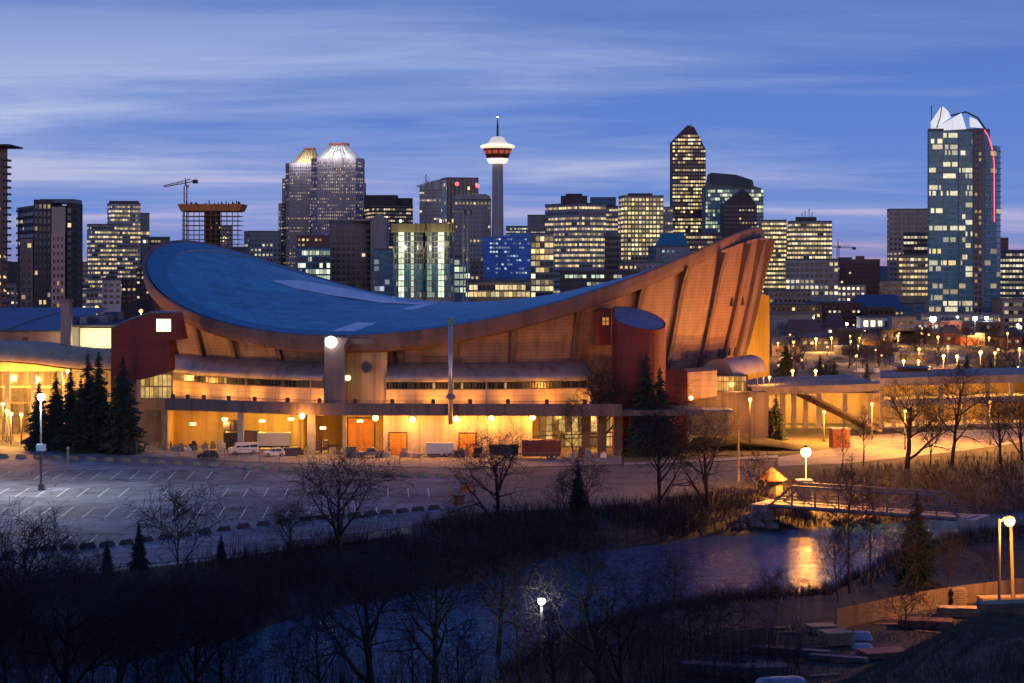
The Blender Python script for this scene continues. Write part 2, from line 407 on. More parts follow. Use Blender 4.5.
for (d0, d1, a, b) in ((303, 315, -30, 250), (280, 291, -30, 448), (255.5, 268, -30, 402), (233, 240, 30, 90), (328, 336, 255, 430)):
    n0 = int((a - 512) * d0 / F / 3.05) - 1
    for k in range(n0, 40):
        x = k * 3.05
        p = 512 + F * x / d0
        if p < a or p > b or (d0 > 320 and k % 2): continue
        if (k * 7 + int(d0)) % 11 == 0: continue          # worn away
        lines.face([(x - 0.07, d0, 0.017), (x + 0.07, d0, 0.017), (x + 0.07 + dirx * (d1 - d0), d1, 0.017), (x - 0.07 + dirx * (d1 - d0), d1, 0.017)])
tag(lines.build('parking_lines', paint), kind='structure')
# ================================================================== the saddle-roofed arena
AX, AY, AR, AZ0, AA, APH, AZS, AB, AC, AE = -11.572, 411.45, 68.639, 30.93, 9.656, -0.297, 21.14, 1.059, -0.05, 0.31
def rim_z(p): return AZ0 + AA * math.cos(2 * (p - APH)) + AB * math.cos(p) + AC * math.sin(p) + AE * math.cos(4 * (p - APH))
def rim_r(p): return math.sqrt(AR * AR - (rim_z(p) - AZS) ** 2)
def pol(r, p, z): return (AX + r * math.cos(p), AY + r * math.sin(p), z)
def roof(s, p, dz=0.0):
    z = AZ0 - 4.4 * (1 - s * s) + s * s * AA * math.cos(2 * (p - APH)) + s * (AB * math.cos(p) + AC * math.sin(p)) + s ** 4 * AE * math.cos(4 * (p - APH))
    return pol(rim_r(p) * s, p, z + dz)
def roof_at(px, py, dz=0.05):            # where the sight line meets the roof
    best = None
    for i in range(900):
        D = 340 + i * 0.16; q = P(px, py, D); dx, dy = q.x - AX, q.y - AY
        p = math.atan2(dy, dx); s = math.hypot(dx, dy) / rim_r(p)
        if s < 1 and q.z <= roof(s, p)[2]: return roof(s, p, dz)
    return None
def phi_at(px, r):
    lo, hi = -math.pi * 0.93, -0.12
    for _ in range(50):
        q = (lo + hi) / 2
        if 512 + F * (AX + r * math.cos(q)) / (AY + r * math.sin(q)) < px: lo = q
        else: hi = q
    return lo
def wall_r(z): return 67.0 - 0.12 * (43 - z) - 0.003 * (43 - z) ** 2
def arc(a, b, n): return [a + (b - a) * i / n for i in range(n + 1)]

arena = thing('arena', 'round arena with a blue saddle-shaped roof and orange-lit concourse', 'arena', (AX, AY, 0))
roof_m = mat('roof_membrane', (0.045, 0.29, 0.40), 0.45, var=0.16, scale=0.12, bump=0.1, bscale=2.0)
_nt = roof_m.node_tree                                     # membrane panels laid in courses
_b = _nt.nodes['Principled BSDF']; _tc = node(_nt, 'ShaderNodeTexCoord')
_mp = node(_nt, 'ShaderNodeMapping'); _nt.links.new(_tc.outputs['Object'], _mp.inputs[0]); _mp.inputs['Rotation'].default_value = (0, 0, R(-17))
_br = node(_nt, 'ShaderNodeTexBrick', Scale=1.0); _nt.links.new(_mp.outputs[0], _br.inputs['Vector'])
_br.inputs['Brick Width'].default_value = 9.0; _br.inputs['Row Height'].default_value = 3.6; _br.inputs['Mortar Size'].default_value = 0.16
_br.inputs['Color1'].default_value = (1.0, 1.0, 1.0, 1); _br.inputs['Color2'].default_value = (0.60, 0.72, 0.80, 1); _br.inputs['Mortar'].default_value = (0.42, 0.5, 0.55, 1)
_src = _b.inputs['Base Color'].links[0].from_socket
_nt.links.new(mix_col(_nt, 1.0, _src, _br.outputs[0], 'MULTIPLY'), _b.inputs['Base Color'])
m = MB(); NP = 160
ss = [0.02] + [i / 24 for i in range(1, 23)] + [0.925]
for sa, sb, dz in [(ss[i], ss[i + 1], -0.25) for i in range(len(ss) - 1)]:
    pass
rows = [[roof(s, 2 * math.pi * k / NP, -0.25) for k in range(NP + 1)] for s in ss]
m.grid(rows); m.build('roof', roof_m, arena, smooth=True)
m = MB()
rows = [[roof(s, 2 * math.pi * k / NP, dz) for k in range(NP + 1)] for s, dz in ((0.925, -0.3), (0.925, 0.02), (0.935, 0.06), (0.96, 0.0), (0.985, 0.02))]
m.grid(rows); m.build('roof_margin', mat('roof_margin', (0.02, 0.17, 0.28), 0.5, var=0.15, scale=0.3), arena)
beam_m = mat('ring_beam_concrete', (0.19, 0.105, 0.09), 0.75, var=0.22, scale=0.25, bump=0.15)
prof = [(-0.7, -0.1), (-0.3, 0.16), (-0.06, 0.1), (0.05, -0.25), (-0.1, -1.6), (-0.45, -2.7), (-0.9, -2.95), (-3.2, -3.3), (-1.3, -1.0)]
rows = [[pol(rim_r(2 * math.pi * k / 200) + dr, 2 * math.pi * k / 200, rim_z(2 * math.pi * k / 200) + dz) for k in range(201)] for dr, dz in prof + prof[:1]]
MB().grid(rows).build('ring_beam', beam_m, arena, smooth=False)
# bowl wall of horizontal cladding, slanting inward as it goes down
clad = mat('bowl_cladding', (0.31, 0.175, 0.13), 0.6, var=0.12, scale=0.35, bump=0.12, stripes=(2, 0.62, 0.55))
ribs_deg = [-176, -166, -155.7, -142.5, -132.2, -121.2, -108.6, -98.3, -89.0, -79.2, -68.3, -56.8, -47.7, -37.9, -29.1, -22.0, -13, -3] + [8 + 11 * i for i in range(16)]
def bowl(p, z, off=0.0): return pol(wall_r(z) + off, p, z)
edges = sorted(ribs_deg)
for i, a in enumerate(edges):
    b = edges[(i + 1) % len(edges)] + (360 if i == len(edges) - 1 else 0)
    rows = []
    for t in range(9):
        row = []
        for p in arc(R(a), R(b), 6):
            zt = rim_z(p) - 2.0; z = 8.0 + (zt - 8.0) * t / 8
            row.append(bowl(p, z))
        rows.append(row)
    MB().grid(rows).build('wall_panel', clad, arena)
rib_m = mat('rib_concrete', (0.15, 0.085, 0.07), 0.7, var=0.15, scale=0.5, bump=0.1)
for d in ribs_deg:
    p = R(d); m = MB(); hw = 0.55
    zb = 12.0 if d < -60 or d > 30 else 8.5
    zt = rim_z(p) - 2.3
    rows = []
    tx, ty = -math.sin(p) * hw, math.cos(p) * hw
    for t in range(11):
        z = zb + (zt - zb) * t / 10
        flare = 0.0 + 0.9 * max(0, (t - 7) / 3) ** 2
        i0, o0 = bowl(p, z, -0.1), bowl(p, z, 0.75 + flare)
        rows.append([(i0[0] - tx, i0[1] - ty, z), (o0[0] - tx, o0[1] - ty, z), (o0[0] + tx, o0[1] + ty, z), (i0[0] + tx, i0[1] + ty, z)])
    m.grid(rows); m.build('rib', rib_m, arena)
# pale strips lying on the roof
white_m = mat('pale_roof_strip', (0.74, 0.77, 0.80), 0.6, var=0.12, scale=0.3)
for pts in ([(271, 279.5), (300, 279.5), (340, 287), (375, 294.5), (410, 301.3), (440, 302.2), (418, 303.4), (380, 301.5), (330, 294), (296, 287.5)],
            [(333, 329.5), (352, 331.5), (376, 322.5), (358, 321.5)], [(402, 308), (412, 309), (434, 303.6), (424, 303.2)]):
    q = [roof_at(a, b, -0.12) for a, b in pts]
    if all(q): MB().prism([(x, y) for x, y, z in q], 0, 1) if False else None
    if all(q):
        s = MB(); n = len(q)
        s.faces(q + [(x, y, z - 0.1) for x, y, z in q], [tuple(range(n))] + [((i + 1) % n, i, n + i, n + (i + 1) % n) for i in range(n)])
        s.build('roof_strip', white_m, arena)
# sloping metal canopy, window band and concourse wall below it
silver = mat('canopy_metal', (0.29, 0.25, 0.245), 0.45, metal=0.35, var=0.14, scale=0.3, bump=0.08)
conw = mat('concourse_wall', (0.50, 0.35, 0.21), 0.6, var=0.12, scale=0.3, bump=0.1, stripes=(2, 1.15, 0.45))
dark_win = window_mat('dark_glass', (0.012, 0.012, 0.016))
cprof = [(62.0, 16.3), (63.4, 16.1), (64.8, 15.3), (65.9, 14.2), (66.5, 13.1), (66.2, 12.95)]
def px_arc(a, b, r, n): return arc(phi_at(a, r), phi_at(b, r), n)
frame_m = mat('dark_frame', (0.05, 0.045, 0.045), 0.5)
for (a, b, wa, wb, n) in ((141, 324, 182, 311, 30), (386, 590, 386, 587, 34)):
    MB().grid([[pol(r, p, z) for p in px_arc(a, b, 66, n)] for r, z in cprof]).build('metal_canopy', silver, arena, smooth=True)
    rows = [[pol(66.0, p, z) for p in px_arc(a, b, 66, n)] for z in (6.5, 9, 11.6)]
    MB().grid(rows).build('concourse_wall', conw, arena)
    MB().grid([[pol(65.9, p, z) for p in px_arc(a, b, 66, n)] for z in (11.55, 13.0)]).build('window_backing', frame_m, arena)
    ar = px_arc(wa, wb, 66, 44 if wa < 200 else 66)
    w = MB()
    for i in range(len(ar) - 1):
        p0, p1 = ar[i] + 0.0014, ar[i + 1] - 0.0014
        l = (0.5, 0.32, 0.12) if rnd.random() < 0.08 else ((0.03, 0.02, 0.01) if rnd.random() < 0.3 else None)
        w.face([pol(66.02, p0, 11.75), pol(66.02, p1, 11.75), pol(66.02, p1, 12.8), pol(66.02, p0, 12.8)], l)
    w.build('window_band', dark_win, arena)
    for q in (wa, (wa + wb) / 2, wb):                      # vertical cladding joints
        p = phi_at(q, 66); m = MB()
        m.grid([[pol(66.12, p - 0.0016, z), pol(66.12, p + 0.0016, z)] for z in (7, 12.9)]); m.build('cladding_joint', silver, arena)
# pier at the low point with a round lamp, and the smooth drum beside it
pier_m = mat('pier_concrete', (0.21, 0.155, 0.15), 0.75, var=0.14, scale=0.5, bump=0.15)
D0 = 343.4
m = MB(); m.slab([(X_at(324.5, D0), D0, 7), (X_at(344.5, D0), D0, 7), (X_at(344.5, D0), D0, Z_at(345, D0)), (X_at(349, D0), D0, Z_at(338, D0)), (X_at(324.5, D0), D0, Z_at(337, D0))], 5.0)
m.build('pier', pier_m, arena)
m = MB(); m.slab([(X_at(345, D0 + .8), D0 + .8, Z_at(350, D0)), (X_at(352, D0 + .8), D0 + .8, Z_at(344, D0)), (X_at(384, D0 + .8), D0 + .8, Z_at(343.5, D0)), (X_at(398, D0 + .8), D0 + .8, Z_at(341, D0)), (X_at(345, D0 + .8), D0 + .8, Z_at(338, D0))], 4.0)
m.build('haunch', pier_m, arena)
lamp_c = P(331, 342, D0 - 0.5)
lm = MB(); lm.ball(lamp_c, 1.05, 16, 10); lm.build('round_lamp', glow('lamp_globe_white', (1.0, 0.97, 0.9), 9.0), arena, smooth=True)
drum_m = mat('drum_wall', (0.42, 0.31, 0.21), 0.65, var=0.1, scale=0.3)
dr = px_arc(344.5, 387, 65.4, 16)
MB().grid([[pol(65.2 + 0.5 * math.sin(math.pi * i / 16), p, z) for i, p in enumerate(dr)] for z in (6.5, 12, 20.5)]).build('drum_wall', drum_m, arena, smooth=True)
ph = phi_at(366.5, 65.6)
def disc(name, px, py, r, m, D, n=18, th=0.15):
    c = P(px, py, D); s = MB()
    s.slab([(c.x + r * math.cos(2 * math.pi * k / n), c.y, c.z + r * math.sin(2 * math.pi * k / n)) for k in range(n)], th)
    return s.build(name, m, arena)
disc('round_opening', 366.5, 367, 1.15, pier_m, 345.4); disc('round_vent', 366.5, 367, 0.85, frame_m, 345.35)
disc('wall_lamp', 347.8, 378, 0.5, glow('lamp_green', (0.85, 0.9, 0.25), 4.0), 345.0, th=0.3)
# terrace deck on columns
terr_m = mat('terrace_concrete', (0.165, 0.12, 0.115), 0.8, var=0.12, scale=0.3, bump=0.15, stripes=(0, 3.4, 0.35))
tfront = [(140, 398.5, 356), (165, 398.5, 351), (200, 399.2, 348), (250, 401, 344), (300, 402.6, 341), (345, 403.4, 339), (420, 403.6, 338), (480, 403.7, 337.5), (560, 404, 337), (622, 404, 337)]
fr = [P(a, b, d) for a, b, d in tfront]
m = MB(); mdeck = MB()
for i in range(len(fr) - 1):
    a, b = fr[i], fr[i + 1]
    za, zb_ = a.z, b.z
    m.faces([(a.x, a.y, za - 2.15), (b.x, b.y, zb_ - 2.15), (b.x, b.y, zb_), (a.x, a.y, za), (a.x, a.y + .35, za), (b.x, b.y + .35, zb_), (b.x, b.y + .35, zb_ - 2.15), (a.x, a.y + .35, za - 2.15)],
            [(0, 1, 2, 3), (3, 2, 5, 4), (4, 5, 6, 7), (7, 6, 1, 0)])
    mdeck.faces([(a.x, a.y + .36, za - 1.15), (b.x, b.y + .36, zb_ - 1.15), (b.x, b.y + 26, zb_ - 1.15), (a.x, a.y + 26, za - 1.15),
                 (a.x, a.y + .36, za - 1.95), (b.x, b.y + .36, zb_ - 1.95), (b.x, b.y + 26, zb_ - 1.95), (a.x, a.y + 26, za - 1.95)], [(0, 1, 2, 3), (7, 6, 5, 4)])
m.build('terrace_parapet', terr_m, arena)
mdeck.build('terrace_deck', mat('deck_concrete', (0.30, 0.28, 0.25), 0.8), arena)
rail = MB()                                               # handrail and square floodlights along the parapet
for i in range(len(fr) - 1):
    a, b = fr[i], fr[i + 1]; rail.tube([(a.x, a.y + .2, a.z + .45), (b.x, b.y + .2, b.z + .45)], 0.035, 4)
    n = max(2, int((b - a).length / 2.2))
    for k in range(n):
        q = a.lerp(b, k / n); rail.tube([(q.x, q.y + .2, q.z), (q.x, q.y + .2, q.z + .46)], 0.025, 4)
rail.build('handrail', frame_m, arena)
def edge_at(px):                                          # the parapet point at a picture column
    for (a, b) in zip(tfront, tfront[1:]):
        if a[0] <= px <= b[0]:
            t = (px - a[0]) / (b[0] - a[0]); return P(px, a[1] + (b[1] - a[1]) * t, a[2] + (b[2] - a[2]) * t)
for q in (172, 187, 203, 228, 254, 287, 319, 355, 392, 433, 470, 508, 547, 585):
    e = edge_at(q); m = MB(); m.cbox((e.x, e.y + 0.9, e.z - 1.15), (0.7, 0.5, 1.9)); m.build('floodlight', frame_m, arena)
    p = phi_at(q, 66); pt = pol(68.6, p, 9.3)
    if 320 < q < 390: pt = (e.x, e.y + 3.2, 8.9)
    spot_light(arena, pt, pol(64.5, p, 12.5), 900 if q != 355 else 500, SODIUM if q % 3 else AMBER, 165, 0.9, 0.3)
# walls of the loading level
DB = 341.6
lw = mat('loading_wall', (0.46, 0.39, 0.31), 0.75, var=0.15, scale=0.25, bump=0.12, stripes=(0, 2.6, 0.3))
yw = mat('bay_wall', (0.50, 0.36, 0.13), 0.75, var=0.12, scale=0.3, bump=0.1)
def wall_px(name, a, b, D, m, ztop=7.5, dep=0.4, zb=0.0):
    return MB().box(X_at(a, D), X_at(b, D), D, D + dep, zb, ztop).build(name, m, arena)
wall_px('loading_wall', 384, 532, DB, lw)
wall_px('bay_back_wall', 160, 352, 362, yw, 7.9)
wall_px('bay_back_wall', 346, 385, 350, yw, 7.6)
for a, d0, d1 in ((384.6, 341.9, 350), (346, 350.4, 362), (300, 349, 362), (165, 352, 362), (531, 342, 356)):
    MB().box(X_at(a, d0) - .25, X_at(a, d0) + .25, d0, d1, 0, 7.45).build('bay_side_wall', yw, arena)
for a, b, d in ((163, 167.5, 351.5), (237.5, 243.5, 345.6), (307, 315, 342.6), (342.5, 346, 341.4)):
    MB().box(X_at(a, d), X_at(b, d), d, d + 1.0, 0, 7.4).build('column', conc, arena)
odoor = mat('orange_door', (0.60, 0.26, 0.035), 0.55, var=0.1, scale=0.5, stripes=(2, 0.5, 0.45))
def door(a, b, y0, D, zb=0.03):
    f = MB(); x0, x1, z1 = X_at(a, D), X_at(b, D), Z_at(y0, D)
    f.box(x0, x1, D - 0.08, D - 0.02, zb, z1); d = f.build('roller_door', odoor, arena)
    t = MB(); t.box(x0 - .18, x0 - .004, D - .16, D - .022, zb, z1); t.box(x1 + .004, x1 + .18, D - .16, D - .022, zb, z1); t.box(x0 - .18, x1 + .18, D - .16, D - .022, z1 + .004, z1 + .2)
    t.build('door_frame', frame_m, d)
door(389.5, 406.5, 433, DB); door(459.5, 475.5, 433.5, DB); door(348, 374, 418.5, 349.9)
# small lit doorway and wall-mounted sodium lamps
globe = glow('sodium_globe', (1.0, 0.55, 0.16), 6.0)
arm_m = mat('lamp_metal', (0.25, 0.25, 0.26), 0.5, metal=0.5)
for q, y, d, pw in ((302, 415.5, 341.0, 900), (375.5, 417.5, DB - .9, 800), (412.5, 419, DB - .9, 900), (456.5, 418.5, DB - .9, 900), (491.5, 418, DB - .9, 1000), (532.5, 416.8, DB - .9, 1100)):
    c = P(q, y, d); b = MB(); b.tube([(c.x, d + 0.85, c.z + .3), (c.x, d + .1, c.z + .3)], 0.06, 5); b.cbox((c.x, c.y, c.z + .1), (0.5, 0.5, 0.25))
    o = b.build('wall_lamp', arm_m, arena); g = MB(); g.ball((c.x, c.y, c.z - .1), 0.55, 12, 8)
    g.build('lamp_globe', globe, o)
    point_light(arena, (c.x, c.y - 1.9, c.z - .5), pw * 2.3, SODIUM, 0.3)
for q, y, d, pw, colr in ((225, 419, 356, 1700, AMBER), (262, 421, 357, 1000, AMBER), (291, 419, 356, 2200, (1.0, 0.56, 0.13)), (323, 428, 349, 1400, (1.0, 0.46, 0.08)), (360, 421, 345, 700, SODIUM), (193, 424, 357, 800, SODIUM)):
    c = P(q, y, d); g = MB(); g.cbox((c.x, c.y, c.z - .2), (1.0, .3, .4)); g.build('bay_lamp', glow('bay_tube', (1.0, 0.72, 0.28), 6.0), arena)
    point_light(arena, (c.x, c.y - .6, c.z - .5), pw, colr, 0.4)
# covered walk east of the docks: posts, railing and glazed lobby behind
lob = window_mat('lobby_glass', (0.05, 0.035, 0.02))
w = MB(); Dl = 356
for i in range(26):
    x0 = X_at(540 + i * 6.4, Dl); x1 = X_at(545.6 + i * 6.4, Dl)
    for z0, z1 in ((0.4, 2.9), (3.1, 6.3)):
        k = rnd.random()
        w.face([(x0, Dl, z0), (x1, Dl, z0), (x1, Dl, z1), (x0, Dl, z1)], tuple(c * (0.10 + 0.75 * k ** 3) for c in (1.0, 0.62, 0.2)))
w.build('lobby_glazing', lob, arena)
MB().box(X_at(532, 356.6), X_at(705, 356.6), 356.4, 356.8, 0, 7.4).build('lobby_wall', conc, arena)
for q in (586, 602, 618, 634, 650):
    MB().box(X_at(q, 342) - .8, X_at(q, 342) + .8, 341.6, 343, 0, 7.4).build('column', mat('dark_column', (0.12, 0.09, 0.07), 0.8), arena)
MB().box(X_at(622, 338), X_at(704, 338), 338, 364, 7.4, 8.4).build('walk_roof', mat('walk_roof', (0.12, 0.10, 0.10), 0.8), arena)
m = MB()
for z in (2.6, 3.3): m.tube([(X_at(532, 343), 343, z), (X_at(650, 343), 343, z + 1.0)], 0.09, 4)
m.build('ramp_rail', frame_m, arena)
for q, z in ((560, 5.5), (594, 5.0), (622, 5.2), (668, 5.0)):
    point_light(arena, (X_at(q, 350), 350, z), 1300, SODIUM, 0.4)
# west end: glazed bay below the red stair tower
w = MB()
for i in range(7):
    a = 141 + i * 4.4
    for z0, z1 in ((8.6, 10.6), (10.9, 13.0)):
        k = rnd.random()
        w.face([(X_at(a, 368), 368, z0), (X_at(a + 3.6, 368), 368, z0), (X_at(a + 3.6, 368), 368, z1), (X_at(a, 368), 368, z1)], tuple(c * (0.15 + 0.8 * k) for c in (1.0, 0.6, 0.18)))
w.build('lobby_glazing', lob, arena)
MB().box(X_at(137, 368.4), X_at(172, 368.4), 368.2, 370, 0, 14).build('lobby_wall', conc, arena)
# stair towers
red = mat('red_cladding', (0.20, 0.022, 0.014), 0.6, var=0.25, scale=0.22, bump=0.1, stripes=(2, 2.4, 0.3))
blue_top = mat('tower_roof', (0.10, 0.20, 0.32), 0.5, var=0.15)
Dt = 357.0
o = [(111, 329), (130, 320), (150, 313.4), (177, 313), (182.5, 339.5), (169.5, 340), (169.5, 371), (156, 376), (140, 380), (111, 376)]
fr_ = [P(a, b, Dt) for a, b in o]
tw = MB(); tw.slab(fr_[::-1], 6); t1 = tw.build('stair_tower', red, arena)
rp = MB()
for (a, b) in (((111, 329), (130, 320)), ((130, 320), (150, 313.4)), ((150, 313.4), (177, 313))):
    A, B = P(*a, Dt), P(*b, Dt)
    rp.faces([(A.x, A.y - .1, A.z + .04), (B.x, B.y - .1, B.z + .04), (B.x, B.y + 6.1, B.z + .04), (A.x, A.y + 6.1, A.z + .04), (A.x, A.y - .1, A.z + .3), (B.x, B.y - .1, B.z + .3), (B.x, B.y + 6.1, B.z + .3), (A.x, A.y + 6.1, A.z + .3)],
             [(4, 5, 6, 7), (0, 1, 5, 4), (3, 2, 6, 7), (1, 2, 6, 5), (0, 3, 7, 4)])
rp.build('roof', blue_top, t1)
w = MB(); x0, x1, z0, z1 = X_at(156.5, Dt), X_at(171, Dt), Z_at(331.5, Dt), Z_at(319, Dt)
w.face([(x0, Dt - .06, z0), (x1, Dt - .06, z0), (x1, Dt - .06, z1), (x0, Dt - .06, z1)], (2.2, 1.9, 1.3)); wn = w.build('window', lob, t1)
f = MB()
for b in ((x0 - .15, x0, z0, z1), (x1, x1 + .15, z0, z1), (x0 - .15, x1 + .15, z1, z1 + .15), (x0 - .15, x1 + .15, z0 - .15, z0), (x1 - 1.0, x1 - .93, z0, z1)): f.box(b[0], b[1], Dt - .12, Dt - .065, b[2], b[3])
f.build('frame', frame_m, wn)
# drum-shaped red tower with a slanting elliptical top
ct = (X_at(637, 348), 349.0); rt = 5.35
def slant(x, y): return 22.4 + 0.33 * (y - ct[1] + rt) - 0.2 * (x - ct[0])
ring = [(ct[0] + rt * math.cos(2 * math.pi * k / 32), ct[1] + rt * math.sin(2 * math.pi * k / 32)) for k in range(32)]
ring = [(max(x, ct[0] - rt * 0.82), y) for x, y in ring]
t2 = MB().prism(ring, 0, lambda p: slant(*p) + .35).build('stair_tower', red, arena)
inner = [(ct[0] + (x - ct[0]) * 0.93, ct[1] + (y - ct[1]) * 0.93) for x, y in ring]
MB().prism(inner, 15, lambda p: slant(*p) + .38).build('roof', blue_top, t2)
b = MB(); D_ = 352; b.slab([P(595.5, 345, D_), P(611, 345, D_), P(611, 309.5, D_), P(600, 309, D_), P(595.5, 313, D_)], 6); bb = b.build('stair_annex', red, arena)
w = MB(); 
for z in (0, 1):
    for x in (0, 1):
        a = P(602.5 + x * 3.6, 325 - z * 4.2, D_ - .08); w.face([(a.x, a.y, a.z), (a.x + .5, a.y, a.z), (a.x + .5, a.y, a.z + .62), (a.x, a.y, a.z + .62)], (0.55, 0.22, 0.04))
w.build('window', lob, bb)
MB().box(X_at(664, 350), X_at(687.5, 350), 350, 358, 0, Z_at(371.5, 350)).build('stair_annex', red, arena)
# east side: low ring wall, barrel-vaulted entrance, portholes and vents
MB().slab([P(687.6, 401, 356), P(717, 396, 356), P(717, 370.5, 356), P(687.6, 372.5, 356)], 14).build('entrance_wall', conw, arena)
c0, c1 = P(717, 376, 366), P(751, 370.5, 380)
vx = [c0 + (c1 - c0) * t for t in (0, 1)]
dirv = (c1 - c0).normalized(); side = Vector((-dirv.y, dirv.x, 0)).normalized()
rows = []
for k in range(11):
    a = math.pi * k / 10
    rows.append([v + side * (-3.4 * math.cos(a)) + Vector((0, 0, 3.2 * math.sin(a))) for v in vx])
MB().grid(rows).build('entrance_vault', silver, arena, smooth=True)
for e_ in (0, 1): m = MB(); m.face([r_[e_] for r_ in rows]); m.build('vault_end', silver, arena)
w = MB(); n = 12; Dg = 361.6
for i in range(n):
    a = 716.5 + i * 2.5
    for z0, z1 in ((376.5, 381), (381.8, 391)):
        k = rnd.random() ** 1.5
        x0, x1 = X_at(a, Dg), X_at(a + 2.1, Dg)
        w.face([(x0, Dg, Z_at(z1, Dg)), (x1, Dg, Z_at(z1, Dg)), (x1, Dg, Z_at(z0, Dg)), (x0, Dg, Z_at(z0, Dg))], tuple(c * (0.12 + 0.65 * k) for c in (1.0, 0.55, 0.18)))
w.build('entrance_glazing', lob, arena)
MB().box(X_at(714, 362), X_at(748, 362), 361.9, 372, 0, Z_at(375.5, 362)).build('entrance_block', frame_m, arena)
MB().box(X_at(688, 358), X_at(768, 358), 357.5, 361.4, 0, Z_at(392, 358)).build('entrance_plinth', mat('plinth_concrete', (.2, .15, .12), .85, var=.2, scale=.3, stripes=(0, 3.0, .35)), arena)
lb = MB(); lb.grid([[G(680, 452, .03), G(700, 449, .03), G(735, 446, .03), G(778, 442, .03), G(795, 441, .03)], [Vector((X_at(q, 350), 350, z)) for q, z in ((682, .3), (700, 1.2), (735, 1.5), (778, .7), (800, .04))], [Vector((X_at(q, 357.4), 357.4, z)) for q, z in ((684, .5), (700, 2.4), (735, 3.0), (778, 1.3), (806, .05))]])
tag(lb.build('lawn_bank', lawn_m, smooth=True), kind='structure')
kb = MB(); kb.box(X_at(690, 350), X_at(728, 350), 349, 353, 3.0, 7.2)
for q in range(8): kb.box(X_at(690 + q * 4.8, 349), X_at(690 + q * 4.8, 349) + .12, 348.8, 348.99, 3.0, 7.2)
kb.build('entrance_lobby', mat('lobby_box', (.12, .12, .15), .35), arena); MB().box(X_at(686, 350), X_at(732, 350), 347.6, 354, 7.21, 7.7).build('lobby_roof', mat('lobby_roof', (.2, .2, .24), .6), arena)
port = mat('porthole_frame', (0.2, 0.12, 0.1), 0.6)
def on_bowl(px, py):
    for i in range(400):
        q = P(px, py, 340 + i * .25); 
        if math.hypot(q.x - AX, q.y - AY) < wall_r(q.z): return q
for q, y in ((688, 354.5), (697.5, 354.5), (707.5, 354)):
    c = on_bowl(q, y); n_ = Vector((c.x - AX, c.y - AY, 0)).normalized(); t_ = Vector((-n_.y, n_.x, 0)); s = MB()
    s.tube([c - n_ * .3, c + n_ * .25], 0.75, 14); s.build('porthole', port, arena)
for q, y, h in ((672, 356, 2.0),):
    c = on_bowl(q, y); n_ = Vector((c.x - AX, c.y - AY, 0)).normalized(); s = MB(); s.cbox((c.x, c.y, c.z - 1), (2.6, 1.0, 2.0), math.atan2(n_.y, n_.x) + R(90)); s.build('porthole', port, arena)
for q, y in ((719, 352.5), (724, 352), (729, 351.5), (734, 351), (731, 302), (736.5, 301.5), (742, 301)):
    c = on_bowl(q, y)
    if c is None: continue
    n_ = Vector((c.x - AX, c.y - AY, 0)).normalized(); s = MB(); s.cbox((c.x, c.y, c.z - .8), (0.75, .7, 1.6), math.atan2(n_.y, n_.x) + R(90)); s.build('vent', frame_m, arena)
point_light(arena, P(735, 386, 359), 700, AMBER, 0.4)
g = MB(); g.ball(P(691, 398, 348), .4, 10, 6); g.build('wall_lamp', globe, arena)
point_light(arena, P(706, 394, 352), 500, SODIUM, 0.4)
yel = mat('yellow_wall', (0.62, 0.36, 0.02), 0.6, var=0.1, scale=0.2, bump=0.05)
MB().slab([P(742, 381, 403), P(769.5, 376, 403), P(769.5, 296.5, 403), P(764, 294, 403), P(742, 294, 403)][::-1], 5).build('yellow_fin', yel, arena)
spot_light(arena, P(766, 373, 392), P(757, 330, 403), 4200, (1, .6, .2), 110, 0.8, 0.5)
spot_light(arena, P(702, 391, 349), P(698, 320, 378), 1000, (1.0, 0.45, 0.2), 95, 1.0, 0.6)
spot_light(arena, (X_at(560, 340), 340, 9.9), P(560, 345, 362), 1500, SODIUM, 120, 1.0, 0.5)  # these spots have no fixture, added for street-lamp spill on the upper wall
spot_light(arena, (X_at(440, 340.5), 340.5, 9.9), P(440, 345, 362), 1500, SODIUM, 130, 1.0, 0.5)
spot_light(arena, (X_at(240, 349), 349, 10), P(240, 342, 368), 2000, SODIUM, 130, 1.0, 0.5)

# steel stack in front of the terrace
st = thing('vent_stack', 'thin silver vent stack rising in front of the arena', 'vent stack', P(450.5, 412, 336.6))
s = MB(); c = P(450.5, 400, 336.6)
s.lathe((c.x, c.y, 0), [(0.42, 6.0), (0.42, Z_at(320, 336.6))], 12); s.build('pipe', mat('stack_metal', (0.5, 0.5, 0.5), 0.35, metal=0.7), st, smooth=True)
MB().lathe((c.x, c.y, 0), [(0.75, Z_at(399, 336.6)), (0.9, Z_at(397, 336.6)), (0.55, Z_at(394, 336.6))], 12).build('collar', arm_m, st)
MB().lathe((c.x, c.y, 0), [(0.52, Z_at(325, 336.6)), (0.52, Z_at(317.5, 336.6))], 12).build('cap', mat('stack_cap', (0.10, 0.28, 0.22), 0.4, metal=0.3), st)
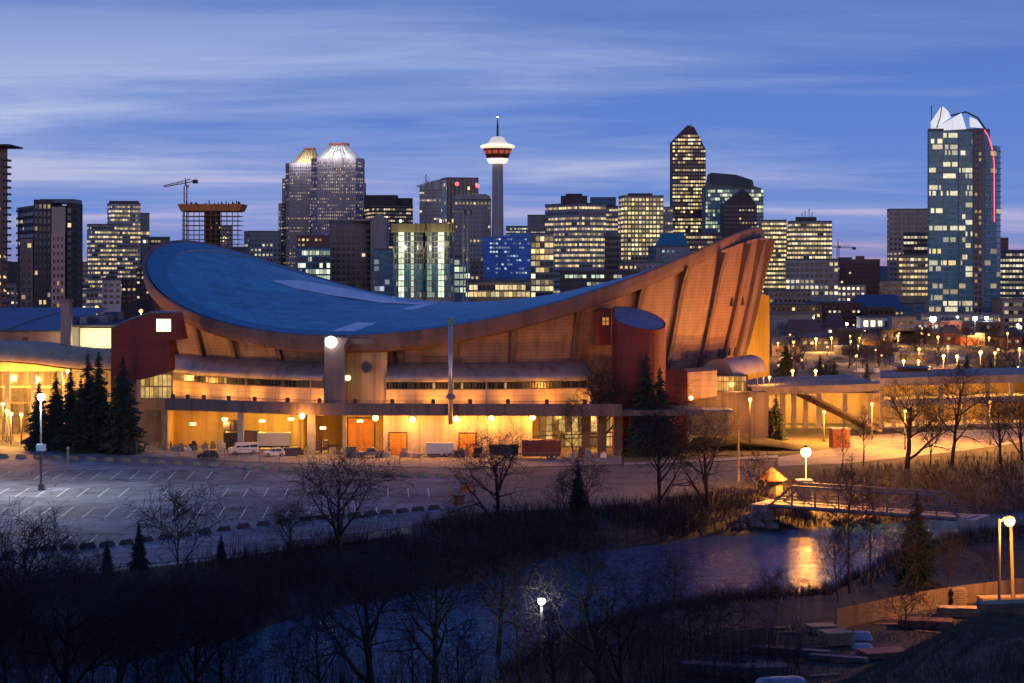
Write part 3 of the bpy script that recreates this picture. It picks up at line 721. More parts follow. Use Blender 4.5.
# ================================================================== the city behind
win_dark = window_mat('tower_glass', (0.030, 0.035, 0.055))
win_teal = window_mat('teal_glass', (0.055, 0.17, 0.24))
win_brown = window_mat('brown_glass', (0.035, 0.022, 0.022))
WARM = (1.0, 0.70, 0.25); PALE = (1.0, 0.84, 0.48); GREENISH = (0.86, 1.0, 0.62); COOL = (0.85, 0.95, 1.0)
def facade(name, col, var=0.12, rough=0.75): return mat(name, col, rough, var=var, scale=0.05, bump=0.05, bscale=0.5)
grey = facade('grey_facade', (0.25, 0.235, 0.26)); pale = facade('pale_facade', (0.34, 0.31, 0.33)); dark = facade('dark_facade', (0.055, 0.045, 0.055))
brown = facade('brown_facade', (0.20, 0.145, 0.14)); brick = facade('brick_facade', (0.14, 0.06, 0.045)); beige = facade('beige_facade', (0.32, 0.25, 0.21))
rose = facade('rose_granite', (0.24, 0.21, 0.28)); tealw = facade('teal_facade', (0.13, 0.25, 0.31)); sand = facade('sand_facade', (0.36, 0.28, 0.16))
roofm = facade('flat_roof', (0.10, 0.10, 0.11)); black = facade('black_facade', (0.025, 0.022, 0.028))

def panes(faces, zlist, style, lit, glassmat, parent, rs, zcap=None):
    """One window row per storey: separate panes on each given wall, some with the lights on."""
    sp, wf, z0f, z1f, fh = style; pf, pw, col, bright = lit
    for fi, z in enumerate(zlist):
        r = rs.random(); fp = pf if not callable(pf) else pf(fi, len(zlist))
        p_on = min(.97, pw * 1.12) if r < min(.97, fp * 1.12) else pw * 0.14
        w = MB(); fcol = rs.uniform(0.75, 1.25); quads = []
        for (a, b, nrm) in faces[::-1]:
            L = (b - a).length; n = max(1, int(L / sp)); off = nrm * 0.12
            on = rs.random() < p_on; run = 0
            for k in range(n):
                if run <= 0: on = rs.random() < p_on; run = rs.choice((1, 1, 1, 2, 3, 5))
                run -= 1
                if zcap and z + fh * z1f > zcap(a.lerp(b, (k + .5) / n)): continue
                q0 = a.lerp(b, (k + (1 - wf) / 2) / n) + off; q1 = a.lerp(b, (k + (1 + wf) / 2) / n) + off
                l = None
                if on:
                    v = 1.15 * bright * fcol * (0.22 + 1.7 * rs.random() ** 1.6); u_ = .5 * rs.random() ** 3; l = tuple((c * (1 - u_) + d_ * u_) * v for c, d_ in zip(col, COOL))
                quads.append(((q0.x, q0.y, z + fh * z0f), (q1.x, q1.y, z + fh * z0f), (q1.x, q1.y, z + fh * z1f), (q0.x, q0.y, z + fh * z1f), l))
        w.row(quads)
        if w.f: w.build('window_row', glassmat, parent)
STY = {'band': (2.3, 0.82, 0.33, 0.76, 3.9), 'punch': (2.8, 0.52, 0.30, 0.74, 3.7), 'curtain': (2.4, 0.86, 0.14, 0.84, 3.8), 'small': (2.6, 0.5, 0.35, 0.75, 3.1), 'grid': (3.0, 0.66, 0.26, 0.80, 3.8)}
def foot(px0, pxc, px1, D, th, depth):
    c = Vector((X_at(pxc, D), D, 0))
    t = (R(max(th, 6)) if pxc > px0 + 0.5 else 0.0) - math.atan(((pxc if pxc > px0 + .5 else (px0 + px1) / 2) - 512) / F)
    rd, ld = Vector((math.cos(t), math.sin(t), 0)), Vector((-math.sin(t), math.cos(t), 0))
    def reach(px, d):                    # how far along d until the column px is reached
        k = (px - 512) / F; den = d.x - k * d.y
        return (k * c.y - c.x) / den
    wr = reach(px1, rd) if px1 > pxc else depth
    wl = reach(px0, ld) if pxc > px0 + 0.5 else depth
    return c, c + rd * wr, c + rd * wr + ld * wl, c + ld * wl, rd, ld
def tower(label, px0, pxc, px1, ytop, D, wall, style='band', lit=(0.6, 0.6, WARM, 0.7), th=25, depth=28, ybot=304, glass=None, cat='office tower', name='office_tower', seed=None, cap=1.6, house=None, group=None, zroof=None):
    glass = glass or win_dark
    rs = random.Random(seed if seed is not None else int(px0 * 7 + ytop))
    c, r_, b_, l_, rd, ld = foot(px0, pxc, px1, D, th, depth)
    zt = Z_at(ytop, D)
    t = thing(name, label, cat, (c.x, c.y, 0), group)
    MB().prism([tuple(v)[:2] for v in (c, r_, b_, l_)], 0, zt).build('wall', wall, t)
    s = STY[style] if isinstance(style, str) else style
    fh = s[4]; z = zt - cap - fh; zs = []
    zlow = max(2.0, Z_at(ybot, D))
    while z > zlow: zs.append(z); z -= fh
    panes([(c, r_, -ld), (l_, c, -rd)], zs, s, lit, glass, t, rs)
    # roof parapet and plant
    cen = (c + b_) / 2
    m = MB(); q = [cen + (v - cen) * 1.012 for v in (c, r_, b_, l_)]
    m.prism([tuple(v)[:2] for v in q], zt - cap * 0.45, zt + 0.3); m.build('roof', roofm if not house else (house[2] if len(house) > 2 else roofm), t)
    if house:
        for (f0, f1, hh) in ([house[:3]] if not isinstance(house[0], tuple) else house):
            pass
    return t, (c, r_, b_, l_, rd, ld, zt)
def plant_room(t, info, px0, px1, y, m=None, fr=0.5):
    c, r_, b_, l_, rd, ld, zt = info
    D = c.y + (b_.y - c.y) * fr
    x0, x1 = X_at(px0, D), X_at(px1, D); w = max(4, min(12, (b_.y - c.y) * 0.3))
    MB().box(x0, x1, D - w / 2, D + w / 2, zt, Z_at(y, D)).build('plant_room', m or dark, t)
def mast(t, px, y0, y1, D, r=0.25, m=None):
    MB().tube([P(px, y1, D), P(px, y0, D)], [r * 1.5, r * 0.6], 5).build('antenna', m or dark, t)

L_OFF = (0.7, 0.75, WARM, 0.75)
L_DIM = (0.35, 0.35, WARM, 0.5)
# --- west group
t, i = tower('dark slim condo tower cut by the frame edge, west end of the skyline', -40, -20, 7.5, 147, 860, brown, 'small', (0.5, 0.16, WARM, 0.6), ybot=312, glass=win_brown, cat='condo tower', name='condo_tower')
for k in range(32):
    z = i[6] - 6 - k * 3.1
    if z > 14: MB().box(X_at(6, 868), X_at(9.2, 868), 866, 872, z, z + .9).build('balcony', dark, t)
MB().box(X_at(-8, 858), X_at(10.5, 858), 856, 880, i[6] + .35, i[6] + 1.1).build('roof_canopy', dark, t)
t, i = tower('dark condo tower with a pink central bay and stacked balconies', 17.5, 34, 74, 206, 800, black, 'small', (0.5, 0.14, WARM, 0.55), th=12, ybot=312, glass=win_brown, cat='condo tower', name='condo_tower')
c = i[0]
for a, b, y, m_, d in ((34, 52, 199.5, dark, -0.6), (52.5, 66, 207, beige, -1.6), (52.5, 66, 233, facade('pink_bay', (0.42, 0.27, 0.24)), -2.2), (20.5, 33, 239, brown, -0.4), (67, 73, 203, black, -1.0)):
    MB().box(X_at(a, c.y), X_at(b, c.y), c.y + d, c.y + 18, 0, Z_at(y, c.y)).build('bay', m_, t)
rs = random.Random(15)
for a, b, y, d in ((34.5, 51.5, 203, -.6), (20.8, 32.6, 242, -.4), (67.2, 72.8, 207, -1.0)):
    zs = []; z = Z_at(y, c.y) - 3.1
    while z > 14: zs.append(z); z -= 3.1
    panes([(Vector((X_at(a, c.y), c.y + d, 0)), Vector((X_at(b, c.y), c.y + d, 0)), Vector((0, -1, 0)))], zs, (1.7, .6, .25, .8, 3.1), (.6, .16, WARM, .55), win_dark, t, rs)
for q0 in (54.5, 58.5, 62.5):
    for k in range(24):
        z = Z_at(236, c.y) - k * 3.1
        if z < 13: break
        w = MB(); x = X_at(q0, c.y); w.face([(x, c.y - 2.26, z - 2), (x + .8, c.y - 2.26, z - 2), (x + .8, c.y - 2.26, z - .5), (x, c.y - 2.26, z - .5)], (0.5, 0.3, 0.09) if rnd.random() < 0.06 else None); w.build('window', win_brown, t)
for k in range(30):
    z = Z_at(212, c.y) - k * 3.1
    if z < 13: break
    MB().box(X_at(16.5, 802), X_at(20, 802), 801, 805, z, z + .8).build('balcony', dark, t)
    MB().box(X_at(71, 802), X_at(76, 802), c.y + 3, c.y + 9, z, z + .8).build('balcony', dark, t)
m = MB(); m.box(X_at(40, 800), X_at(73.5, 800), 800, 816, Z_at(203, 800), Z_at(199, 800)); m.build('roof_canopy', mat('blue_roof_steel', (0.05, 0.09, 0.14), 0.5), t)
tower('low grey office block with yellow rows left of the twin-height office pair', 72, 72, 90, 285, 1350, dark, 'band', (0.9, 0.7, WARM, 0.6), ybot=312)
tower('shorter front half of the stepped office pair behind the dark condo tower', 87, 92, 117, 224, 1650, grey, 'band', (0.85, 0.7, WARM, 0.62), th=15, ybot=312)
t, i = tower('taller rounded-top office tower stepping above its shorter neighbour in the west', 107, 112, 140.5, 203, 1700, pale, 'band', (0.8, 0.6, WARM, 0.6), th=12, ybot=312)
plant_room(t, i, 110, 138, 201)
tower('slim blue-grey slab just right of the stepped office pair', 139.5, 139.5, 149.5, 213, 1760, tealw, 'curtain', L_DIM, th=8, ybot=300)
tower('plain dark block between the stepped offices and the arena roof', 148, 148, 170, 237, 1500, dark, 'band', (0.2, 0.3, WARM, 0.4), th=5, ybot=300)
t, i = tower('small pale apartment slab lit pink near the left roofs', 102, 102, 121, 279, 1000, facade('pink_white_facade', (0.5, 0.42, 0.43)), 'small', (0.4, 0.12, WARM, 0.5), th=8, ybot=309, cat='apartment block', name='apartment_block')
plant_room(t, i, 104, 116, 277.5)
tower('narrow dark apartment slab beside the pale pink one', 121.5, 121.5, 136.5, 278, 1010, dark, 'small', (0.3, 0.12, WARM, 0.5), th=6, ybot=309, cat='apartment block', name='apartment_block')
tower('low parking deck with pale lit bands behind the left pylon', 70, 70, 102, 290, 1200, grey, 'band', (0.9, 0.6, PALE, 0.55), ybot=312, cat='parkade', name='parking_garage')
tower('small dark mid-rise far left between the two condo towers', 7, 7, 18, 262, 1300, dark, 'small', (0.6, 0.2, WARM, 0.6), ybot=312, cat='apartment block', name='apartment_block')
# --- tower under construction with its crane
def site_tower(label, px0, px1, ytop, D, ybot):
    t = thing('unfinished_tower', label, 'building site', (X_at(px0, D), D, 0))
    x0, x1 = X_at(px0, D), X_at(px1, D); dp = 26; zt = Z_at(ytop, D); fh = 3.7; n = 14
    scon = facade('raw_concrete', (0.20, 0.12, 0.09))
    for k in range(n):
        z = zt - k * fh; MB().box(x0, x1, D, D + dp, z - .35, z).build('floor_slab', scon, t)
    for k in range(11):
        x = x0 + 1 + (x1 - x0 - 2) * k / 10
        MB().box(x - .28, x + .28, D + .6, D + 1.2, zt - n * fh, zt - .4).build('column', scon, t)
    MB().box(x0 + (x1 - x0) * .36, x0 + (x1 - x0) * .62, D + 9, D + 18, 0, zt + 2).build('core', facade('core_concrete', (0.14, 0.08, 0.06)), t)
    fm = mat('orange_formwork', (0.5, 0.16, 0.035), 0.7, var=0.2, scale=0.2)
    o = [(x0 - 3, D - 2), (x1 + 3, D - 2), (x1 + 3, D + dp + 2), (x0 - 3, D + dp + 2)]
    m = MB(); m.faces([(x, y, zt + 5.5) for x, y in o] + [(x + (2.5 if x < (x0 + x1) / 2 else -2.5), y, zt + .1) for x, y in o], [(0, 1, 2, 3), (7, 6, 5, 4)] + [(i, 4 + i, 4 + (i + 1) % 4, (i + 1) % 4) for i in range(4)])
    m.build('formwork_screen', fm, t)
    m = MB(); rs = random.Random(4)
    for k in range(26): m.cbox((x0 + rs.uniform(0, x1 - x0), D + rs.uniform(0, dp), zt + 5.4), (0.8, .8, rs.uniform(1, 3.2)))
    m.build('rebar_starters', dark, t)
    w = MB()
    for k in range(26):
        x = rs.uniform(x0 + 1, x1 - 2); z = zt - rs.randrange(1, n) * fh + 1.4
        w.face([(x, D + 7, z), (x + 1, D + 7, z), (x + 1, D + 7, z + 1), (x, D + 7, z + 1)], (.9, .6, .2) if k % 5 == 0 else (.3, .17, .06))
    w.build('work_lamp', win_brown, t)
    return t
site_tower('bare concrete tower under construction with an orange screen at its top', 181.5, 239, 211, 1500, 252)
def crane(label, px, y0, ytop, D, jib, red_m, name='tower_crane'):
    base = P(px, y0, D); top = P(px, ytop, D); t = thing(name, label, 'crane', (base.x, base.y, 0))
    m = MB(); w = 1.1
    for sx in (-w, w):
        for sy in (-w, w): m.tube([(base.x + sx, base.y + sy, 0), (base.x + sx, base.y + sy, top.z)], 0.28, 4)
    k = 0; z = max(0, base.z - 30)
    while z < top.z - 3:
        s = 1 if k % 2 else -1; m.tube([(base.x - w * s, base.y - w, z), (base.x + w * s, base.y - w, z + 3)], 0.16, 3); z += 3; k += 1
    m.build('mast', red_m, t)
    m = MB(); (jx0, jy0), (jx1, jy1) = jib; a, b = P(jx0, jy0, D), P(jx1, jy1, D)
    m.tube([a, b], 0.4, 4); up = Vector((0, 0, 2.2))
    m.tube([a + up * .5, b.lerp(a, .2) + up], 0.3, 4)
    n = 14
    for k in range(n): m.tube([a.lerp(b, k / n) + up * (0.5 + .5 * k / n), a.lerp(b, (k + .5) / n), a.lerp(b, (k + 1) / n) + up * (.5 + .5 * (k + 1) / n)], 0.14, 3)
    m.build('jib', red_m, t)
    pk = P(px, ytop - 8, D); MB().tube([top, pk], [0.7, .3], 4).build('tower_peak', red_m, t)
    m = MB(); m.tube([pk, a.lerp(b, 0.35)], 0.12, 3); m.tube([pk, b], 0.12, 3); m.build('tie_rod', dark, t)
    m = MB(); m.cbox((b.x - 1, b.y, b.z - 2), (4, 2, 3)); m.build('counterweight', dark, t)
    m = MB(); m.cbox((top.x + 1.6, top.y - 1, top.z - 1.5), (2, 2, 2.4)); m.build('cab', pale, t)
    return t
red_steel = mat('crane_red', (0.36, 0.10, 0.07), 0.6)
crane('red tower crane standing beside the orange-screened construction tower', 185.5, 203, 186, 1520, ((163.5, 187), (196.5, 181)), red_steel)
# --- twin stepped towers with lit crowns
def crown_tower(label, px0, px1, ybody, crown, D, cm, seed, shoulder, rows_lit):
    t = thing('office_tower', label, 'office tower', (X_at((px0 + px1) / 2, D), D, 0))
    x0, x1 = X_at(px0, D), X_at(px1, D); zt = Z_at(ybody, D); ch = (x1 - x0) * .13; dp = 38
    def octo(a, b, y0, d, cut): return [(a + cut, y0), (b - cut, y0), (b, y0 + cut), (b, y0 + d - cut), (b - cut, y0 + d), (a + cut, y0 + d), (a, y0 + d - cut), (a, y0 + cut)]
    MB().prism(octo(x0, x1, D, dp, ch), 0, zt).build('wall', rose, t)
    rs = random.Random(seed); s = (2.2, 0.5, 0.3, 0.75, 3.6)
    faces = [(Vector((x0 + ch, D, 0)), Vector((x1 - ch, D, 0)), Vector((0, -1, 0))), (Vector((x0, D + ch, 0)), Vector((x0 + ch, D, 0)), Vector((-.7, -.7, 0))), (Vector((x1 - ch, D, 0)), Vector((x1, D + ch, 0)), Vector((.7, -.7, 0)))]
    zs = []; z = zt - 7
    while z > Z_at(285, D): zs.append(z); z -= 3.6
    panes(faces, zs, s, rows_lit, win_dark, t, rs)
    for (e, y) in shoulder:               # lower shoulders that step out at the sides
        MB().box(x0 - e, x1 + e, D + ch, D + dp - ch, 0, Z_at(y, D)).build('shoulder', rose, t)
        z = Z_at(y, D) - 5; zz = []
        while z > Z_at(285, D): zz.append(z); z -= 3.6
        fa = [(Vector((x0 - e, D + ch, 0)), Vector((x0 - .1, D + ch, 0)), Vector((0, -1, 0)))]
        panes(fa, zz, s, rows_lit, win_dark, t, rs)
    (cb0, cb1, cyb), (ct0, ct1, cyt) = crown
    b0, b1, zb, q0, q1, zq = X_at(cb0, D), X_at(cb1, D), zt, X_at(ct0, D), X_at(ct1, D), Z_at(cyt, D)
    lo = octo(b0, b1, D + 2, dp - 4, (b1 - b0) * .2); yc = D + dp / 2; hw = (q1 - q0) / 2; hi = octo(q0, q1, yc - hw, 2 * hw, (q1 - q0) * .25)
    m = MB(); n = 8
    m.faces([(x, y, zb + .1) for x, y in lo] + [(x, y, zq) for x, y in hi], [tuple(range(8, 16))] + [(k, (k + 1) % n, n + (k + 1) % n, n + k) for k in range(n)])
    m.build('crown', cm, t)
    m = MB()
    for k in range(7):
        u = k / 6; a = Vector((lo[0][0] + (lo[1][0] - lo[0][0]) * u, D + 1.7, zb + .3)); b = Vector((hi[0][0] + (hi[1][0] - hi[0][0]) * u, hi[0][1] - .3, zq)); m.tube([a, b], 0.3, 4)
    m.build('crown_rib', grey, t)
    MB().box(q0 + 1, q1 - 1, yc - hw + 1, yc + hw - 1, zq, zq + 3).build('crown_cap', facade('lantern_red', (0.25, 0.09, 0.09)), t)
    for u in (0.2, 0.5, 0.8):
        point_light(t, (b0 + (b1 - b0) * u, D - 8, zb + 4), 11000, (1, .93, .8), 2.0)
    return t
cw = mat('crown_white', (0.72, 0.72, 0.70), 0.5); cg = mat('crown_gold', (0.62, 0.45, 0.16), 0.5)
crown_tower('eastern twin tower with a gold-lit stepped crown', 285, 318, 163, ((292, 318, 163), (301, 314, 149.5)), 2150, cg, 5, ((4, 178), (8, 203), (11, 235)), (0.35, 0.4, WARM, 0.35))
t = crown_tower('western twin tower with a white-lit stepped crown', 310.5, 362.5, 158, ((314, 359, 157), (327, 348, 145)), 2080, cw, 9, ((1.5, 182), (3, 215)), (0.55, 0.55, (1, .72, .5), 0.33))
D = 2080; m = MB(); xa, xb = X_at(333.5, D), X_at(342.5, D)
m.slab([(xa, D - 1.2, Z_at(168, D)), (xb, D - 1.2, Z_at(168, D)), (xb, D - 1.2, Z_at(156, D))] + [((xa + xb) / 2 + (xb - xa) / 2 * math.cos(math.pi * k / 8), D - 1.2, Z_at(156, D) + 5 * math.sin(math.pi * k / 8)) for k in range(1, 8)] + [(xa, D - 1.2, Z_at(156, D))], 8); m.build('arched_gable', rose, t)
# --- centre left
tower('low blue-grey apartment block right of the construction tower', 244, 250, 281, 231, 1450, facade('bluegrey_facade', (0.17, 0.18, 0.22)), 'punch', (0.5, 0.25, PALE, 0.5), th=10, ybot=275, cat='apartment block', name='apartment_block')
tower('dark narrow block against the foot of the gold-crowned tower', 230, 230, 246, 247, 1300, dark, 'punch', (0.5, 0.3, WARM, 0.5), ybot=270)
tower('white-lit low office with green glass in front of the twin towers', 296, 312, 330, 247, 1150, tealw, 'curtain', (0.9, 0.55, GREENISH, 0.75), th=30, ybot=286)
tower('dark red mid-rise just behind the white-lit low office', 297, 297, 331, 235, 1350, facade('dark_red_facade', (0.16, 0.05, 0.05)), 'punch', (0.4, 0.3, WARM, 0.5), ybot=262)
t, i = tower('broad brown hotel slab covered in a grid of small windows', 329.5, 331, 371, 221, 1200, brown, 'grid', (1, 0.14, WARM, 0.6), th=8, ybot=300, glass=win_brown, cat='hotel', name='hotel', cap=4.5)
plant_room(t, i, 352, 370, 219, beige, .2)
tt = thing('office_block', 'plain windowless grey slab with a slanted top beside the brown hotel', 'office block', (X_at(378, 1195), 1195, 0))
MB().slab([P(370.5, 300, 1195), P(386, 300, 1195), P(386, 220, 1195), P(379, 213.5, 1195), P(370.5, 219, 1195)], 30).build('wall', facade('plain_grey', (0.25, 0.21, 0.21)), tt)
t, i = tower('black office tower with a ragged notched top left of the bright site towers', 364.5, 372, 413, 206, 1950, black, 'band', (0.45, 0.55, WARM, 0.6), th=10, ybot=250)
MB().box(X_at(364, 1970), X_at(397, 1970), 1970, 1990, i[6], Z_at(195, 1970)).build('upper_block', black, t)
MB().box(X_at(397, 1975), X_at(412, 1975), 1975, 1990, i[6], Z_at(198, 1975)).build('upper_block', black, t)
tower('low teal glass block at the foot of the bright site towers', 374, 374, 395, 249, 1080, tealw, 'curtain', (0.7, 0.2, COOL, 0.35), th=6, ybot=300, glass=win_teal)
# --- the pair under construction flooded with white work light
def lit_site(label, px0, px1, ytop, D, strips, seed):
    t = thing('unfinished_tower', label, 'building site', (X_at((px0 + px1) / 2, D), D, 0)); rs = random.Random(seed)
    cx = X_at((px0 + px1) / 2, D); rad = X_at(px1, D) - cx; zt = Z_at(ytop + 8, D)
    def ringpt(a, k=1.0): return (cx + rad * math.sin(a) * k, D + rad * .8 * (1 - math.cos(a)) + (1 - k) * rad * .8, 0)
    pl = [(ringpt(a)[0], ringpt(a)[1]) for a in [-1.57 + 3.14 * k / 14 for k in range(15)]]
    pl += [(cx + rad, D + 28), (cx - rad, D + 28)]
    MB().prism(pl, 0, zt).build('wall', facade('site_concrete', (0.26, 0.24, 0.19)), t)
    fh = 3.0; n = int((zt - 15) / fh)
    for k in range(n):
        z = zt - (k + 1) * fh; w = MB(); quads = []
        for j in range(14):
            a0, a1 = -1.5 + 3.0 * j / 14, -1.5 + 3.0 * (j + .82) / 14
            c0, c1 = ringpt(a0, 1.012), ringpt(a1, 1.012)
            pxm = 512 + F * (c0[0] + c1[0]) / 2 / D; l = None
            for (s, wd, br) in strips:
                if abs(pxm - s) < wd: v_ = br * rs.uniform(.45, 1.1); l = tuple(c * v_ for c in GREENISH)
            v_ = .3 * rs.random()
            if l is None and rs.random() < .22: l = tuple(c * v_ for c in PALE)
            quads.append(((c0[0], c0[1], z + .25), (c1[0], c1[1], z + .25), (c1[0], c1[1], z + 2.75), (c0[0], c0[1], z + 2.75), l))
        w.row(quads)
        w.build('window_row', win_teal if k > n * .45 else win_dark, t)
    for j in range(12):                   # formwork brackets round the top
        a = -1.5 + 3.0 * (j + .5) / 12; p0 = ringpt(a, 1.03); m = MB()
        m.cbox((p0[0], p0[1], zt - 1.2), (2.0, 1.6, 4.6), 0, 1.25); m.build('formwork_panel', facade('formwork_wood', (0.26, 0.19, 0.08)), t)
    m = MB()
    for j in range(18): m.cbox((cx + rs.uniform(-rad, rad) * .9, D + rs.uniform(4, 26), zt), (.5, .5, rs.uniform(1.5, 5)))
    m.build('rebar_starters', dark, t)
    for (s, wd, br) in strips[:1]:
        o = P(s, ytop - 1, D); g = MB(); g.ball(o, .6, 8, 6); g.build('work_lamp', glow('site_flood', (0.95, 1, .75), 14), t); point_light(t, (o.x, D - 7, o.z - 14), 6000, (.95, 1, .7), 1)
    return t
lit_site('left of two round unfinished towers flooded with white-green work light', 392.5, 423, 222, 1010, ((400.5, 3.4, 1.7), (411.5, 2.2, .8)), 2)
lit_site('right of two round unfinished towers flooded with white-green work light', 423.5, 453, 222, 1012, ((440.5, 3.2, 1.5), (429, 2.0, .3)), 3)
tower('narrow glass stair block with pale green lit floors beside the round site towers', 453.5, 453.5, 466, 256, 1050, tealw, 'curtain', (1, .7, GREENISH, .6), th=5, ybot=300, glass=win_teal)
crane('grey mast crane standing in front of the grey hotel', 465.5, 300, 212, 1000, ((452, 211), (470, 211.5)), facade('galvanised', (0.3, 0.3, 0.3)))
t, i = tower('grey office tower with a curved top and green crane behind the site towers', 419.5, 419.5, 441, 186, 2000, pale, 'band', (.5, .5, PALE, .6), th=5, ybot=222)
MB().slab([P(419.5, 190, 1998), P(441, 190, 1998), P(441, 179, 1998), P(432, 181, 1998), P(424, 184.5, 1998)], 20).build('curved_top', pale, t)
crane('small green-lit crane on the curved-top grey tower', 426, 184, 182, 2010, ((416.5, 187), (431, 184)), mat('crane_green', (0.10, 0.42, 0.28), 0.5))
t, i = tower('brown striped office tower with glowing red beacons at its top', 440.5, 447, 478.5, 177.5, 2050, facade('mauve_facade', (0.19, 0.12, 0.14)), (4.0, .55, .05, .95, 3.9), (.35, .3, WARM, .6), th=12, ybot=230, glass=win_brown)
for q, y in ((457, 184), (477.5, 186)):
    s = MB(); s.ball(P(q, y, 2040 if q < 470 else 2046), 2.3, 8, 6); s.build('beacon', glow('red_beacon', (1, .10, .07), 1.5), t)
t, i = tower('grey hotel with rounded shoulders and rows of small square windows', 453.5, 454.5, 491, 199, 1500, facade('hotel_grey', (0.25, 0.235, 0.245)), 'punch', (.6, .3, WARM, .6), th=8, ybot=300, cat='hotel', name='hotel')
MB().slab([P(453.5, 199.3, 1500), P(491, 199.3, 1500), P(490, 196, 1500), P(486, 194, 1500), P(459, 194, 1500), P(455, 196, 1500)], 25).build('rounded_top', MATS['hotel_grey'], t)
for (lb, a, b, y, d, w_, st, yb) in (
    ('dim grey slab far behind the gap left of the gold-crowned tower', 262, 283, 240, 2500, 'grey', 'band', 262),
    ('slim pale slab far behind the black notched tower', 386, 396, 214, 2450, 'pale', 'punch', 235),
    ('low brown block just left of the blue-wrapped building', 470, 484, 262, 1300, 'brown', 'punch', 290),
    ('dim blue-grey office far behind the blue-wrapped building', 506, 532, 226, 2300, 'tealw', 'band', 245),
    ('thin grey office far between the two-tone tower and the yellow grid tower', 606, 619, 212, 2350, 'grey', 'band', 240),
    ('dim mid-rise far behind the teal-roofed block', 655, 674, 232, 2250, 'rose', 'punch', 256),
    ('narrow pale slab behind the yellow-lit twin slabs', 774, 793, 238, 2300, 'pale', 'band', 262),
    ('low dim office left of the brick apartment block', 826, 840, 264, 1900, 'grey', 'band', 286),
    ('dim slab behind the orange-screened construction tower', 205, 232, 226, 2300, 'rose', 'punch', 250),
    ('low row of dark flats at the far left behind the blue hall roof', 0, 20, 284, 1250, 'brown', 'small', 310),
    ('small yellow-lit office between the dark condo tower and the stepped pair', 75, 88, 262, 1550, 'sand', 'band', 290),
    ('low glass office at the foot of the hotel with rounded shoulders', 455, 470, 270, 1150, 'tealw', 'curtain', 300),
    ('low dark flats right of the dark condo tower base', 136, 150, 268, 1200, 'black', 'small', 300)):
    tower(lb, a, a, b, y, d, {'grey': grey, 'pale': pale, 'brown': brown, 'tealw': tealw, 'rose': rose, 'sand': sand, 'black': black}[w_], st, (.7, .45, PALE if w_ != 'sand' else WARM, .6), ybot=yb)
# --- the observation tower
OT = thing('observation_tower', 'concrete observation tower with a red pod ringed in white light', 'tower', (X_at(497.8, 1900), 1900, 0))
D = 1900; ox = X_at(497.6, D)
def oz(y): return Z_at(y, D)
sh = facade('tower_concrete', (0.27, 0.24, 0.24))
MB().lathe((ox, D, 0), [(7.5, 0), (6.0, oz(240)), (5.3, oz(163))], 20).build('shaft', sh, OT, smooth=True)
MB().lathe((ox, D, 0), [(5.4, oz(164)), (9.0, oz(163.4)), (10.6, oz(160.5)), (10.8, oz(158.5))], 24).build('pod_base', glow('pod_white', (1, .9, .72), 0.95), OT, smooth=True)
MB().lathe((ox, D, 0), [(10.8, oz(158.4)), (14.0, oz(150.2)), (14.6, oz(148.6))], 24).build('pod', facade('pod_red', (0.26, 0.045, 0.035)), OT, smooth=True)
w = MB()
for k in range(40):
    a0, a1 = 2 * math.pi * k / 40, 2 * math.pi * (k + .8) / 40; r0, r1 = 12.75, 13.95
    w.face([(ox + r0 * math.cos(a0), D + r0 * math.sin(a0), oz(154)), (ox + r0 * math.cos(a1), D + r0 * math.sin(a1), oz(154)), (ox + r1 * math.cos(a1), D + r1 * math.sin(a1), oz(150.8)), (ox + r1 * math.cos(a0), D + r1 * math.sin(a0), oz(150.8))], (.5, .1, .06) if k % 3 else (.16, .03, .02))
w.build('pod_windows', win_brown, OT)
MB().lathe((ox, D, 0), [(14.8, oz(148.5)), (17.2, oz(147.6)), (17.2, oz(145.6)), (13.5, oz(144.2))], 28).build('light_ring', glow('ring_light', (1, .84, .55), 1.0), OT)
MB().lathe((ox, D, 0), [(11.5, oz(144.1)), (8.0, oz(141)), (6.6, oz(137.6)), (4.0, oz(136.6))], 24).build('upper_ring', glow('ring_light_soft', (.9, .8, .55), .5), OT, smooth=True)
MB().lathe((ox, D, 0), [(1.2, oz(136.6)), (1.0, oz(127)), (.45, oz(119)), (.3, oz(114))], 8).build('antenna', dark, OT)
s = MB(); s.ball((ox, D, oz(117)), .8, 8, 6); s.build('beacon', glow('white_beacon', (1, 1, 1), 5), OT)
# --- centre right
bw = mat('blue_wrap', (0.02, 0.15, 0.52), 0.45, var=0.2, scale=.06)
tt = thing('wrapped_building', 'building wrapped in bright blue sheeting below the observation tower', 'building', (X_at(506, 1150), 1150, 0))
D = 1150; MB().slab([P(485.5, 279, D), P(531, 279, D), P(531, 233, D), P(481, 237.5, D)], 26).build('sheeting', bw, tt)
w = MB(); rs = random.Random(6)
for k in range(9):
    for j in range(15):
        if rs.random() < .38:
            q = P(487 + j * 2.9, 240 + k * 4.2, D - .15); v = rs.choice((.12, .2, .3, .75)); w.face([(q.x, q.y, q.z), (q.x + 1.3, q.y, q.z), (q.x + 1.3, q.y, q.z + 1), (q.x, q.y, q.z + 1)], tuple(c * v for c in (.75, .85, 1)))
w.build('work_lamps', win_teal, tt)
for k in range(10): m = MB(); m.box(X_at(483.5, D), X_at(531, D), D - .12, D - .02, Z_at(238 + k * 4.4, D), Z_at(238 + k * 4.4, D) + .3); m.build('sheeting_seam', facade('blue_seam', (.015, .08, .3)), tt)
MB().box(X_at(484, D), X_at(531, D), D + 1, D + 26, 0, Z_at(279.2, D)).build('wall', grey, tt)
tower('low brightly lit podium block under the blue-wrapped building', 469, 469, 530, 281, 1050, sand, 'curtain', (.95, .6, WARM, .7), th=2, ybot=303)
